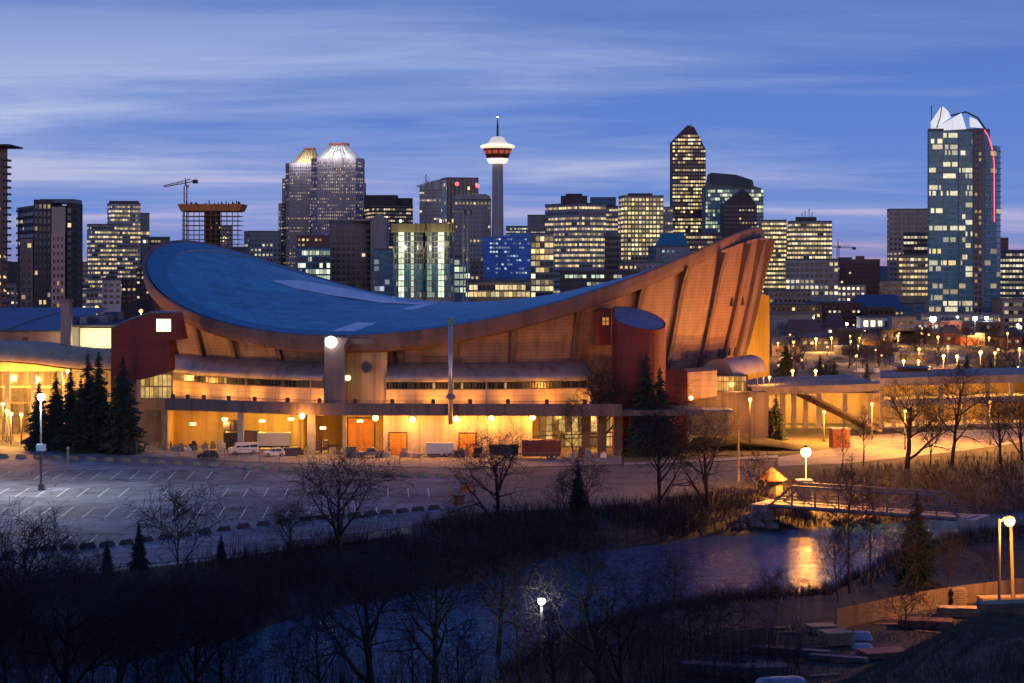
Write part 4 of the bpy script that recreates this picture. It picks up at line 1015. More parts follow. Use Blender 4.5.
tower('bright glass office with yellow lamps next to the blue wrap', 529.5, 531, 553.5, 233, 1160, facade('lit_facade', (.3, .27, .2)), 'curtain', (1, .62, WARM, .8), th=6, ybot=300)
t, i = tower('grey office slab rising behind the bright glass office', 527.5, 527.5, 546, 215, 1600, facade('bluegrey_facade2', (.17, .17, .21)), 'band', (.3, .4, PALE, .5), ybot=240)
t, i = tower('broad two-tone grey office tower with banded lit floors and a dark plant room', 545, 579, 606, 203, 1400, grey, 'band', (.62, .85, WARM, .62), th=35, ybot=300)
plant_room(t, i, 561, 587, 196, dark, .3); plant_room(t, i, 566, 582, 194, black, .35)
t, i = tower('slim office with a blue-lit cap behind the two-tone grey tower', 591, 591, 618, 206, 1550, facade('slate_facade', (.13, .15, .2)), 'band', (.8, .55, WARM, .7), ybot=262)
MB().box(X_at(591, 1545), X_at(616, 1545), 1545, 1565, i[6] + .5, Z_at(197, 1545)).build('cap', facade('blue_cap', (.05, .12, .2)), t)
tower('plain dark block in front of the yellow-lit tower', 604.5, 604.5, 621, 236, 1250, dark, 'band', (.15, .3, WARM, .5), ybot=292)
t, i = tower('yellow-lit square office tower with a grid facade, mid skyline', 618.5, 624, 663.5, 195.5, 1600, sand, 'grid', (.92, .82, WARM, .85), th=10, ybot=292)
plant_room(t, i, 628, 652, 193.5, dark, .3)
tower('low dark-base block below the yellow-lit grid tower', 619, 619, 648, 262, 1200, brown, 'punch', (.6, .3, WARM, .6), ybot=292)
tower('narrow dim office strip right of the yellow-lit grid tower', 662.5, 662.5, 673, 207, 1750, grey, 'band', (.7, .6, WARM, .6), ybot=240)
# the tall peaked tower
tt = thing('office_tower', 'tallest dark red office tower with a slanted peaked top', 'office tower', (X_at(689, 2000), 2000, 0)); D = 2000
o = [P(672.5, 300, D), P(705.8, 300, D), P(705.8, 149.5, D), P(694.2, 127, D), P(688, 125, D), P(672.5, 141, D)]
MB().slab(o, 34).build('wall', facade('dark_red_granite', (.085, .04, .05)), tt)
def pcap(v):
    q = 512 + F * v.x / v.y; return Z_at(np.interp(q, [672, 688, 694, 706], [142.5, 127, 128.5, 150.5]), D)
z = Z_at(150, D); zs = []
z = Z_at(138, D)
while z > Z_at(240, D): zs.append(z); z -= 4.0
panes([(o[0].copy(), o[1].copy(), Vector((0, -1, 0)))], zs, (2.6, .8, .3, .8, 4.0), (.68, .72, WARM, .75), win_brown, tt, random.Random(31), zcap=pcap)
mast(tt, 691, 127, 123.5, D + 10)
tt = thing('office_tower', 'green glass tower with a sloping rounded top right of the peaked tower', 'office tower', (X_at(734, 1920), 1920, 0)); D = 1920
o = [P(705.5, 300, D), P(763.5, 300, D), P(763.5, 189, D), P(754, 186, D), P(752.5, 180, D), P(736, 175, D), P(712, 173, D), P(709, 184, D), P(705.5, 185, D)]
MB().slab(o, 40).build('wall', facade('green_glass_frame', (.10, .14, .13)), tt)
MB().slab([P(710.5, 183.5, D - 1.5), P(753, 187.5, D - 1.5), P(752.3, 180, D - 1.5), P(736, 174.6, D - 1.5), P(711.5, 172.6, D - 1.5)], 42).build('roof', facade('slate_roof', (.06, .07, .09)), tt)
z = Z_at(189, D) - 4; zs = []
while z > Z_at(245, D): zs.append(z); z -= 4.0
panes([(Vector((o[0].x, D, 0)), Vector((o[1].x, D, 0)), Vector((0, -1, 0)))], zs, STY['curtain'], (.7, .5, (.8, .9, .45), .6), win_teal, tt, random.Random(8))
tt = thing('office_tower', 'dark brown office wedge with a pointed top before the green tower', 'office tower', (X_at(740, 1800), 1800, 0)); D = 1800
o = [P(723.5, 300, D), P(757, 300, D), P(757, 206, D), P(750, 195, D), P(743, 189, D), P(735, 196, D), P(724, 204, D)]
MB().slab(o, 36).build('wall', facade('dark_umber', (.06, .04, .055)), tt)
zs = [Z_at(208, D) - 4 * k for k in range(10)]
panes([(Vector((o[0].x, D, 0)), Vector((o[1].x, D, 0)), Vector((0, -1, 0)))], zs, STY['punch'], (.4, .18, WARM, .5), win_brown, tt, random.Random(11))
tower('low dark brown office with a few lit rows under the peaked tower', 686, 686, 722, 233, 1500, facade('umber', (.09, .06, .065)), 'band', (.5, .7, WARM, .6), th=3, ybot=262)
# small gabled block with a teal pyramid roof
t, i = tower('small grey block with a teal hipped roof and arched gable', 648, 656, 690, 246, 1200, facade('mauve_stone', (.22, .19, .23)), 'punch', (.5, .3, COOL, .4), th=12, ybot=278, glass=win_teal, cat='office block', name='office_block')
c = i[0]; a, b = P(657, 245.5, c.y + 2), P(688, 245.5, c.y + 2); e0, e1 = P(661, 234, c.y + 12), P(684, 232.5, c.y + 12)
m = MB(); m.faces([a, b, b + Vector((0, 22, 0)), a + Vector((0, 22, 0)), e0, e1], [(0, 1, 5, 4), (1, 2, 5), (2, 3, 4, 5), (3, 0, 4), (3, 2, 1, 0)]); m.build('hipped_roof', mat('teal_roof', (.03, .16, .22), .5), t)
tower('low pale block tucked below the teal-roofed block', 636, 636, 664, 262, 1100, grey, 'punch', (.3, .2, WARM, .5), ybot=275, cat='office block', name='office_block')
tower('low wide shops with green-lit windows just over the arena roof', 560, 560, 640, 270, 1000, dark, 'band', (.7, .35, GREENISH, .5), th=2, ybot=290, cat='shops', name='shop_block')
# --- east of the arena
t, i = tower('left of two yellow-lit slab offices seen past the arena ribs', 762, 762, 786.5, 220, 1650, sand, 'band', (1, .9, WARM, .95), th=4, ybot=296)
t, i = tower('right of two yellow-lit slab offices, with rooftop masts', 788, 792, 832, 221, 1600, facade('tan_band', (.3, .24, .17)), 'band', (.95, .85, WARM, .85), th=10, ybot=262)
plant_room(t, i, 796, 816, 217, dark, .3)
for q, y in ((805, 211), (809, 209), (812, 212), (802, 213)): mast(t, q, 218, y, 1610, .3)
tower('yellow-lit connecting wing between the two slab offices', 780, 780, 790, 231, 1660, sand, 'band', (1, .8, WARM, .8), ybot=296)
tower('pale low office with grid windows below the rooftop masts', 785.5, 785.5, 838.5, 259, 1250, facade('pale_grid', (.33, .3, .29)), 'grid', (.7, .45, PALE, .55), th=2, ybot=300)
t, i = tower('brick apartment block with scattered lit windows and rooftop box', 838, 840, 880, 259.5, 1300, brick, 'small', (.6, .22, WARM, .6), th=6, ybot=305, cat='apartment block', name='apartment_block')
plant_room(t, i, 856, 864, 256, brick, .2)
tower('dark far block with few windows under the small distant crane', 838, 838, 852, 257.5, 1800, dark, 'small', (.3, .2, WARM, .5), ybot=270)
crane('thin distant crane low over the eastern offices', 838, 262, 247, 2100, ((828, 247), (855, 248)), pale)
tower('tall beige slab tower with a flat top left of the curved glass condo tower', 887, 889, 927.5, 209, 1400, beige, (3.0, .5, .3, .7, 3.7), (.25, .3, PALE, .45), th=6, ybot=300)
tower('black glass step set into the foot of the beige slab tower', 903.5, 903.5, 928, 232.5, 1330, black, 'band', (.8, .7, PALE, .4), th=3, ybot=256)
tower('lower yellow-lit wing beneath the black glass step', 899, 899, 929, 254.5, 1280, facade('ochre_band', (.26, .2, .13)), 'band', (.9, .75, WARM, .65), th=3, ybot=300)
tower('low rose block with pink-lit bands beside the beige slab tower', 879.5, 879.5, 902, 280, 1150, facade('rose_band', (.4, .27, .22)), 'band', (.6, .5, (1, .55, .35), .5), th=3, ybot=306)
tower('dark red stub tower behind the curved glass condo tower', 1000, 1000, 1008.5, 238, 1500, brick, 'small', (.3, .2, WARM, .5), ybot=300)
tower('dark office at the frame edge with white banded windows', 999, 999, 1060, 250, 1350, facade('ink_facade', (.06, .065, .09)), 'band', (.75, .75, PALE, .55), th=3, ybot=306)
# the curved glass condo tower
D = 1000; CT = thing('condo_tower', 'curved teal glass condo tower with white-lit roof fins and a red light strip', 'condo tower', (X_at(964, D), D, 0))
plan = [(927.5, 6), (929, 0), (958, 0), (959, 1.5), (984, 1.5), (990, 4), (996, 9), (1000, 16), (1000.5, 26), (927.5, 26)]
pl = [(X_at(a, D + b), D + b) for a, b in plan]
tops = {0: 131.5}
MB().prism(pl, 0, Z_at(145, D)).build('wall', tealw, CT)
pl2 = [(X_at(a, D + b), D + b) for a, b in [(927.5, 6), (929, .2), (984, 1.7), (990, 4.2), (990, 26), (927.5, 26)]]
MB().prism(pl2, Z_at(145, D) - .5, Z_at(131, D)).build('upper_wall', tealw, CT)
rs = random.Random(12); fh = 3.05; z = Z_at(132.5, D) - fh; k = 0
segs = [(928.7, 957.8, 0.0), (959.2, 973.5, 1.5)]
while z > 2:
    w = MB(); hi = z > Z_at(146, D); quads = []
    units = [(929.2, 942.5), (943.2, 957.5), (959.8, 966), (966.3, 973)]
    for (a, b) in units:
        dd = D + (0.0 if a < 958 else 1.5) - .14; lit_p = .38 if a < 958 else .36
        v_ = rs.uniform(.35, 1.1); l = tuple(c * v_ for c in (PALE if rs.random() < .75 else WARM)) if rs.random() < lit_p else None
        n = 8 if b - a > 10 else 4; l2 = None
        for j in range(n):
            x0 = X_at(a + (b - a) * j / n, D); x1 = X_at(a + (b - a) * (j + .93) / n, D)
            quads.append(((x0, dd, z + .35), (x1, dd, z + .35), (x1, dd, z + 2.75), (x0, dd, z + 2.75), l if (l and rs.random() < .75) else None))
    for (a, b, d0, d1) in ([(984.3, 990, 1.6, 4.1), (990, 996, 4.1, 9), (996, 1000, 9, 16)] if not hi else []):
        v_ = rs.uniform(.2, .6); l = tuple(c * v_ for c in WARM) if rs.random() < .16 else None
        quads.append(((X_at(a, D + d0) + .25, D + d0 - .2, z + .35), (X_at(b, D + d1) + .2, D + d1 - .2, z + .35), (X_at(b, D + d1) + .2, D + d1 - .2, z + 2.75), (X_at(a, D + d0) + .25, D + d0 - .2, z + 2.75), l))
    w.row(quads); w.build('window_row', win_teal, CT)
    bal = facade('balcony_slab', (.34, .38, .42))
    MB().box(X_at(926.8, D), X_at(933, D), D - 1.1, D - .16, z - .12, z + .2).build('balcony', bal, CT); MB().box(X_at(958, D), X_at(961, D), D - .6, D + 1.3, z - .12, z + .2).build('balcony', bal, CT)
    if not hi: MB().prism([(X_at(a, D + b) + .6, D + b - .8) for a, b in plan[4:8]] + [(X_at(999, D + 16), D + 17), (X_at(988, D + 6), D + 7)], z - .12, z + .2).build('balcony', bal, CT)
    z -= fh; k += 1
MB().box(X_at(973.6, D), X_at(983.6, D), D + .9, D + 1.49, 0, Z_at(128, D)).build('stone_bay', facade('purple_stone', (.14, .10, .13)), CT)
for k in range(36):
    z = Z_at(134, D) - k * 3.05
    if z < 3: break
    w = MB(); quads = []
    for q in (975.3, 979.3): quads.append(((X_at(q, D), D + .84, z - 2), (X_at(q + 2.3, D), D + .84, z - 2), (X_at(q + 2.3, D), D + .84, z - .4), (X_at(q, D), D + .84, z - .4), tuple(c * .35 for c in WARM) if rs.random() < .25 else None))
    w.row(quads); w.build('bay_window', win_brown, CT)
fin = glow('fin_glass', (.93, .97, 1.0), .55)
fins = ([(931, 131), (931, 122), (942, 105.5), (948, 111), (951, 117), (936, 128)], [(933.5, 131), (942, 124), (961.5, 113), (966.5, 129)], [(970, 127), (970, 117), (977, 120), (983, 128)])
for o, dd in zip(fins, (3, .6, 2)):
    MB().slab([P(a, b, D + dd) for a, b in o][::-1], .8).build('roof_fin', fin, CT)
m = MB(); m.tube([P(a, b, D + 14) for a, b in ((950, 116), (966, 112), (978, 118), (986, 130))], .5, 5); m.tube([P(a, b, D + 2.4) for a, b in ((942, 105.5), (940, 118), (936, 130))], .25, 4); m.build('roof_arch', dark, CT)
MB().prism([(x, y) for x, y in pl2], Z_at(131, D) + .05, Z_at(128.5, D)).build('roof', roofm, CT)
mast(CT, 931.5, 128, 106, D + 4, .2)
strip = [(984.5, 130), (988, 136), (991, 144), (993.2, 154), (994.2, 165), (994.4, 222)]
MB().tube([P(a, b, D + (1.2 if a < 988 else 3.5 if a < 992 else 5.5)) for a, b in strip], .32, 5).build('light_strip', glow('red_strip', (1, .06, .10), 1.6), CT)
tower('low dark podium at the foot of the curved glass condo tower', 921, 921, 1003, 313, 985, grey, 'curtain', (.5, .3, WARM, .4), th=1, ybot=330, cat='podium', name='podium')
# ================================================================== west buildings and plaza
def ground_at(px, py):
    for i in range(1400):
        D = 112 + i * 0.4; q = P(px, py, D)
        if q.z <= hz(q.x, q.y): return Vector((q.x, q.y, hz(q.x, q.y)))
    return G(px, py)
hall = thing('exhibition_hall', 'long hall with a dark blue sloping roof and pinkish wall at the west side', 'hall', (X_at(20, 400), 400, 0))
pinkw = facade('pinkish_wall', (0.36, 0.24, 0.19)); bluer = mat('blue_roof', (0.03, 0.075, 0.17), 0.5, var=0.2, scale=.1)
MB().box(X_at(-90, 400), X_at(61, 400), 400, 450, 0, Z_at(331.5, 400)).build('wall', pinkw, hall)
m = MB(); z0, z1 = Z_at(331.3, 400) + .02, Z_at(308.8, 445)
x0, x1 = X_at(-90, 400), X_at(62, 400)
m.faces([(x0, 399, z0), (x1, 399, z0), (x1, 445, z1), (x0, 445, z1), (x0, 399, z0 + .3), (x1, 399, z0 + .3), (x1, 445, z1 + .3), (x0, 445, z1 + .3)], [(0, 3, 2, 1), (4, 5, 6, 7), (0, 1, 5, 4), (1, 2, 6, 5), (2, 3, 7, 6), (3, 0, 4, 7)])
m.build('roof', bluer, hall)
def hroof(px, py):
    for i in range(500):
        q = P(px, py, 399.5 + i * .1); zr = z0 + .3 + (z1 - z0) * (q.y - 399) / 46
        if q.z <= zr: return Vector((q.x, q.y, zr + .08))
    return q
m = MB(); m.tube([hroof(7, 330.5), hroof(20, 325), hroof(34, 319.5), hroof(52, 314.5), hroof(59, 313)], .18, 4); m.build('roof_ridge', conc, hall)
m = MB(); m.box(X_at(-60, 400), X_at(61, 400), 399.3, 399.9, Z_at(344.5, 400), Z_at(343.3, 400)); m.build('ledge', pale, hall)
m = MB(); m.box(X_at(23, 400), X_at(28, 400), 399.8, 399.95, Z_at(342.5, 400), Z_at(337.5, 400)); m.build('wall_sign', red, hall)
py_ = thing('pylon', 'tall plain pinkish pylon standing in front of the blue-roofed hall', 'pylon', (X_at(65, 392), 392, 0))
MB().box(X_at(60.5, 392), X_at(69.5, 392), 392, 394.5, 0, Z_at(302, 392)).build('shaft', facade('pylon_render', (0.46, 0.32, 0.26)), py_)
MB().box(X_at(59.6, 392), X_at(70.4, 392), 391.7, 394.8, Z_at(302, 392), Z_at(299.5, 392)).build('cap', pinkw, py_)
cor = thing('annex_building', 'annex with a brightly floodlit cream end wall beside the red stair tower', 'hall', (X_at(90, 398), 398, 0))
MB().box(X_at(70, 400), X_at(116, 400), 400, 440, 0, Z_at(327, 400)).build('wall', pale, cor)
cream = mat('cream_wall', (0.80, 0.74, 0.58), 0.8, var=.05, scale=.3)
MB().box(X_at(80, 399), X_at(112, 399), 399.2, 399.9, 0, Z_at(328.2, 399)).build('lit_wall', cream, cor)
MB().box(X_at(69.6, 399), X_at(116, 399), 398.7, 441, Z_at(327, 400) + .02, Z_at(325, 400)).build('roof', dark, cor)
for a, b, y, d, mm in ((72, 80, 316, 415, bluer), (80, 87, 317, 412, pale), (88, 99, 315, 420, grey), (99, 108, 316, 418, pale), (104, 118, 312, 430, bluer)):
    MB().box(X_at(a, d), X_at(b, d), d, d + 6, Z_at(326, 400), Z_at(y, d)).build('roof_plant', mm, cor)
for q in (84, 94, 104): spot_light(cor, P(q, 342, 392), P(q, 338, 399), 1700, (1, .80, .42), 130, .8, .4)
cano = thing('plaza_canopy', 'wide pale sweeping canopy over the orange-lit west plaza', 'canopy', (X_at(30, 374), 374, 0))
cpts = [(-60, 345), (-20, 344.5), (10, 345), (35, 347), (58, 350.5), (80, 352.5), (112, 353)]
rows = []
for dd, dz in ((0, -3.2), (0.1, -2.6), (3, -.6), (9, .1), (18, .1)): rows.append([Vector((P(a, b, 374).x, 374 + dd, P(a, b, 374).z + dz)) for a, b in cpts])
rows = rows + [[v + Vector((0, .3, -.5)) for v in rows[-1]], [v + Vector((0, .6, -.3)) for v in rows[0]]]
MB().grid(rows).build('shell', mat('canopy_shell', (0.42, 0.33, 0.19), .6, var=.1, scale=.2), cano, smooth=True)  # warm light from the plaza below is put into the shell colour
for q in (-20, 8, 33, 60): MB().box(X_at(q, 378) - .4, X_at(q, 378) + .4, 377.6, 378.4, 0, 13.2).build('column', conc, cano)
lobby = thing('plaza_lobby', 'glazed lobby glowing orange under the west plaza canopy', 'lobby', (X_at(30, 386), 386, 0))
w = MB(); rs = random.Random(21)
for i in range(34):
    for z in (0.3, 3.4, 6.6, 9.8):
        a = -70 + i * 5.2; v = rs.random() ** 1.6
        w.face([(X_at(a, 386), 386, z), (X_at(a + 4.7, 386), 386, z), (X_at(a + 4.7, 386), 386, z + 2.8), (X_at(a, 386), 386, z + 2.8)], tuple(c * (.07 + .55 * v) for c in (1, .5, .12)))
w.build('glazing', lob, lobby)
MB().box(X_at(-80, 386.4), X_at(111, 386.4), 386.2, 390, 0, 14.5).build('wall', sand, lobby)
for q, y, pw in ((4, 380, 9000), (28, 382, 11000), (52, 384, 7000)): point_light(lobby, P(q, y, 382.5), pw * .5, AMBER, .6)
for q, y, pw in ((16, 392, 4000), (44, 394, 4000)): point_light(lobby, P(q, y, 368), pw, SODIUM, .5)

# ================================================================== lamps
pole_m = mat('dark_pole', (.07, .07, .075), .6); cap_m = mat('lamp_cap', (.03, .03, .03), .7)
def lamp_post(label, px, py, D, base=0.0, head='globe', col=SODIUM, power=900, r=0.3, gl=30, arm=0.0, group=None, pole=0.09, cat='street lamp', name='street_lamp'):
    b = P(px, py, D); bx = b.x - arm
    zb = base if base is not None else hz(bx, D)
    t = thing(name, label, cat, (bx, D, zb), group)
    m = MB(); m.tube([(bx, D, zb), (bx, D, b.z + .2)], [pole * 1.4, pole], 6)
    m.build('pole', pole_m, t)
    if arm: m = MB(); m.tube([(bx, D, b.z - .2), (bx + arm * .5, D, b.z + .35), (b.x, D, b.z + .32)], pole * .6, 5); m.build('arm', arm_m, t)
    h = MB(); h.lathe((b.x, D, b.z), [(r * .22, r * 1.3), (r * .7, r * .98), (r * .74, r * .74)], 10); hh = h.build('lamp_head', cap_m, t)
    key = 'lens_%d_%d_%d_%d' % (int(col[0] * 99), int(col[1] * 99), int(col[2] * 99), gl * 10)
    g = MB(); g.ball((b.x, D, b.z), r, 10, 7); g.build('lens', glow(key, col, gl), hh)
    point_light(t, (b.x, D - r - .35, b.z - r * .8), power, col, max(r, .25))
    return t
lot = lamp_post('tall white lamp post alone in the parking lot with a box halfway up', 41, 397, 288, 0.0, col=(.9, .95, 1.0), power=16000, r=.55, gl=60, pole=.13, cat='lamp post', name='lamp_post')
bp = P(41, 447.5, 287.8); MB().box(bp.x - .65, bp.x + .75, bp.y - .35, bp.y + .2, bp.z - .5, bp.z + .5).build('control_box', mat('blue_box', (.25, .33, .5), .5), lot)
MB().cbox((bp.x, 288, 0), (.9, .9, .9), 0, .8).build('footing', dark, lot)
lamp_post('bright sodium lamp beside the west end of the footbridge', 806, 452, 283, 0.0, power=70000, r=.75, gl=110)
t = lamp_post('sodium lamp on a pale wooden pole in the lumber yard', 1009.5, 521, 187, None, power=13000, r=.55, gl=6, arm=1.0, pole=.12)
pl = thing('utility_pole', 'short second pole leaning beside the lumber yard lamp', 'pole', (X_at(1012, 190), 190, hz(X_at(1012, 190), 190)))
MB().tube([(X_at(1013.5, 190), 190, -.2), (X_at(1010.8, 190), 190, Z_at(526, 190))], [.2, .15], 7).build('shaft', mat('pole_wood', (.22, .15, .09), .85), pl)
lamp_post('white lamp post close by among the bare riverside trees', 541.5, 601, 152, None, col=(.92, 1.0, .86), power=700, r=.3, gl=30, pole=.11, cat='lamp post', name='lamp_post')
up = thing('utility_pole', 'plain dark utility pole by the road east of the trees', 'pole', (X_at(738.5, 300), 300, 0))
MB().tube([(X_at(738.5, 300), 300, 0), (X_at(738.5, 300), 300, Z_at(418, 300))], [.2, .13], 6).build('shaft', MATS['pole_wood'], up)
CW = (.92, .96, 1.0)
city_lamps = [(933, 319, 900, CW, 5200, 1.5, 40, 'large white floodlight'), (975, 318.5, 900, CW, 4200, 1.1, 40, 'large white floodlight'), (986.5, 318, 930, CW, 2500, .9, 40, 'white star-bright lamp'), (1018, 325.5, 880, CW, 3000, .8, 50, 'white star-bright lamp'), (846.5, 324, 900, CW, 3500, .75, 60, 'white star-bright lamp'),
    (957.5, 317, 960, CW, 700, .45, 20, 'small white lamp'), (813.5, 317.5, 960, (1, .9, .75), 800, .6, 20, 'small white lamp'),
    (921.5, 333, 800, AMBER, 1400, .5, 30, 'amber lamp'), (898, 336, 820, AMBER, 1400, .6, 26, 'amber lamp'), (938, 337, 800, AMBER, 1200, .6, 22, 'amber lamp'), (976.5, 334, 830, AMBER, 1200, .5, 20, 'amber lamp'), (919, 349, 640, SODIUM, 1500, .5, 30, 'orange lamp'), (903.5, 361, 560, AMBER, 1800, .5, 30, 'orange lamp'), (918.5, 361, 560, AMBER, 1800, .45, 30, 'orange lamp'),
    (943.5, 356, 580, AMBER, 1800, .5, 30, 'orange lamp'), (957, 356.5, 580, AMBER, 1800, .5, 30, 'orange lamp'), (980.5, 352.3, 600, AMBER, 2400, .6, 36, 'orange lamp'), (995, 352.8, 600, AMBER, 2400, .5, 36, 'orange lamp'), (947.8, 346.5, 660, AMBER, 700, .4, 20, 'orange lamp'), (1007.5, 333.5, 780, SODIUM, 1500, .5, 24, 'orange lamp'), (1019.5, 349, 620, AMBER, 1800, .5, 26, 'orange lamp'),
    (793.5, 342, 720, AMBER, 1600, .6, 24, 'amber lamp'), (816, 339, 760, AMBER, 1600, .6, 26, 'amber lamp'), (831.5, 338, 760, AMBER, 900, .5, 22, 'amber lamp'), (778, 343, 700, SODIUM, 900, .4, 20, 'amber lamp'), (859.5, 338, 780, AMBER, 900, .5, 18, 'amber lamp'), (850, 336, 800, AMBER, 700, .4, 18, 'amber lamp'),
    (792.5, 371, 450, SODIUM, 1800, .4, 24, 'orange lamp'), (815.5, 371, 450, AMBER, 1800, .4, 24, 'orange lamp'), (750, 399.5, 352, SODIUM, 400, .35, 24, 'orange lamp'),
    (97, 308, 520, SODIUM, 2600, .6, 40, 'orange lamp'), (141, 311, 500, SODIUM, 2600, .5, 40, 'orange lamp'), (3, 404, 372, AMBER, 1500, .42, 30, 'plaza lamp'), (7, 410.5, 366, AMBER, 1500, .42, 30, 'plaza lamp'), (11, 414, 362, AMBER, 1500, .42, 30, 'plaza lamp'), (21.5, 414.5, 362, SODIUM, 1500, .38, 30, 'plaza lamp'), (67.5, 371, 380, (.8, 1, .55), 500, .35, 16, 'greenish lamp'),
    (757, 374.5, 408, AMBER, 500, .3, 20, 'parapet lamp'), (763.5, 375.5, 408, AMBER, 500, .3, 20, 'parapet lamp'), (769.5, 377, 408, AMBER, 500, .3, 20, 'parapet lamp'), (872, 404, 372, SODIUM, 2200, .3, 10, 'orange lamp'), (905, 411, 352, SODIUM, 2200, .3, 10, 'orange lamp'), (990, 402, 362, SODIUM, 2600, .3, 10, 'orange lamp'), (824, 412, 368, SODIUM, 2200, .3, 10, 'orange lamp')]
GROUPLAB = {'amber lamp': 'amber street lamp among the low houses east of the arena', 'orange lamp': 'orange sodium lamp lighting the open lots around the arena', 'plaza lamp': 'globe lamp glowing amber on the west plaza', 'parapet lamp': 'small lamp on the parapet by the yellow wall'}
ONE = {933: 'largest white floodlight over the streets left of the curved condo tower foot', 975: 'large white floodlight in front of the curved condo tower', 986.5: 'white floodlight just right of the larger one before the condo tower', 1018: 'white star-bright lamp at the east edge under the banded office', 846.5: 'white star-bright lamp above the gabled house east of the arena',
       957.5: 'tiny white lamp between the two big floodlights', 813.5: 'small white lamp above the grey warehouse roof', 67.5: 'greenish lamp under the canopy by the spruces'}
for q, y, d, c, pw, r, gl, k in city_lamps:
    pw *= {'orange lamp': 13, 'amber lamp': 13, 'plaza lamp': 4}.get(k, 1.3)
    if c is not CW: gl = 3.4
    lb = ONE.get(q) or GROUPLAB[k]
    lamp_post(lb, q, y, d, 0.0, col=c, power=pw, r=r, gl=gl, group=None if q in ONE else k + 's', pole=.12)

# ================================================================== trees
bark = mat('bark', (0.034, 0.026, 0.024), 0.95, var=.3, scale=2); twig_m = mat('twigs', (0.032, 0.025, 0.027), 0.95, var=.25, scale=1)
def bare_tree_mesh(seed, H, spread=1.0, clear=.22, limbs=8, tr=.02, dens=1.0, lean=0.0, thin=1.0):
    rs = random.Random(seed); T, Cw = MB(), MB()
    def bend(d, amt, up):
        v = d + Vector((rs.uniform(-amt, amt), rs.uniform(-amt, amt), rs.uniform(-amt, amt) + up)); v.normalize(); return v
    def branch(p, d, L, r, lev):
        n = (6, 5, 4, 3, 2)[lev]; pts, rad = [p], [r]; q = p.copy(); dd = d.copy()
        for k in range(n):
            dd = bend(dd, (.10, .20, .26, .32, .35)[lev], (.0, .07, .05, .02, .0)[lev]); q = q + dd * (L / n)
            pts.append(q.copy()); rad.append(max(r * (1 - (k + 1) / n * (.82 if lev else .7)), .012))
        (T if lev < 2 else Cw).tube(pts, rad, (7, 5, 4, 3, 3)[lev], cap=lev < 2)
        if lev >= 4: return
        cnt = [limbs, int(6 * dens), int(5 * dens), int(5 * dens)][lev]
        for c in range(cnt):
            u = (clear + (1 - clear) * (c + rs.random()) / cnt) if lev == 0 else .25 + .75 * (c + rs.random()) / cnt
            u = min(u, .99); i = min(int(u * n), n - 1); f = u * n - i
            b0 = pts[i].lerp(pts[i + 1], f); ax = (pts[i + 1] - pts[i]).normalized()
            az = (c * 2.4 + rs.uniform(-.5, .5)); a = ax.cross(Vector((0.2, .1, 1)) if abs(ax.z) < .9 else Vector((1, 0, 0))).normalized(); bb = ax.cross(a)
            ang = R(rs.uniform(32, 58) if lev == 0 else rs.uniform(28, 62))
            nd = ax * math.cos(ang) + (a * math.cos(az) + bb * math.sin(az)) * math.sin(ang)
            if lev == 0: nd.z = abs(nd.z) + .15; nd.normalize()
            ln = L * (.62 * spread * (1.25 - .75 * u) if lev == 0 else rs.uniform(.46, .74))
            rr = max(rad[i] * (.62 if lev == 0 else .58), (.045, .034, .024, .018)[lev] * thin)
            branch(b0, nd, ln, rr, lev + 1)
    branch(Vector((0, 0, -.4)), Vector((lean, 0, 1)).normalized(), H * .8, H * tr, 0)
    return T, Cw
PROTO = {}
def make_bare(key, *a, **k):
    T, Cw = bare_tree_mesh(*a, **k)
    r = thing('bare_tree', 'x', 'tree'); T.build('trunk', bark, r, smooth=True); Cw.build('crown', twig_m, r)
    PROTO[key] = [r, a[1], False]; FAMILY[key] = collect(r)
    return r
make_bare('spread', 3, 10, 1.3, .14, 9, .032)
make_bare('tall', 5, 14, .8, .30, 10, .020)
make_bare('oval', 11, 11, 1.0, .20, 10, .026, 1.0)
make_bare('fork', 17, 12, 1.15, .16, 8, .032)
make_bare('slim', 23, 13, .5, .35, 9, .014, .85)
make_bare('bush', 29, 5, 1.4, .02, 8, .018, .85)
make_bare('wisp', 37, 8, .8, .12, 9, .014, .9)
make_bare('lean', 41, 9, .9, .25, 7, .022, .9, .35)
needle = mat('spruce_needles', (0.022, 0.034, 0.024), 0.9, var=.4, scale=1.5)
def make_spruce(key, seed, H=12.0):
    rs = random.Random(seed); r = thing('spruce_tree', 'x', 'tree'); T, Cw = MB(), MB()
    T.tube([(0, 0, -.4), (0, 0, H * .6), (0, 0, H)], [H * .02, H * .012, .02], 6)
    lv = 44
    for k in range(lv):
        u = k / lv; z = H * (.05 + .93 * u); L = H * .235 * (1 - u) ** .85 * rs.uniform(.8, 1.15) + .12
        for b in range(13 if u < .7 else 9):
            if rs.random() < .14: continue
            a = b * 2 * math.pi / 13 + k * 1.1 + rs.uniform(-.3, .3); l = L * rs.uniform(.5, 1.3); dr = -.25 - .3 * (1 - u)
            d = Vector((math.cos(a), math.sin(a), 0)); s = Vector((-d.y, d.x, 0))
            for j in range(5):
                f0, f1 = j / 5, (j + 1.3) / 5; wv = (l * .19 + .12) * (1.15 - .7 * f0) * rs.uniform(.7, 1.3)
                p0 = Vector((0, 0, z)) + d * l * f0 + Vector((0, 0, dr * l * f0)); p1 = Vector((0, 0, z)) + d * l * f1 + Vector((0, 0, dr * l * f1 + .1 * l * f1 * f1))
                tw = rs.uniform(-.5, .5) * wv
                Cw.face([p0 - s * wv + Vector((0, 0, -wv * .7 + tw)), p1, p0 + s * wv + Vector((0, 0, -wv * .7 - tw)), p0 + Vector((0, 0, wv * .35))])
    T.build('trunk', bark, r); Cw.build('crown', needle, r)
    PROTO[key] = [r, H, False]; FAMILY[key] = collect(r)
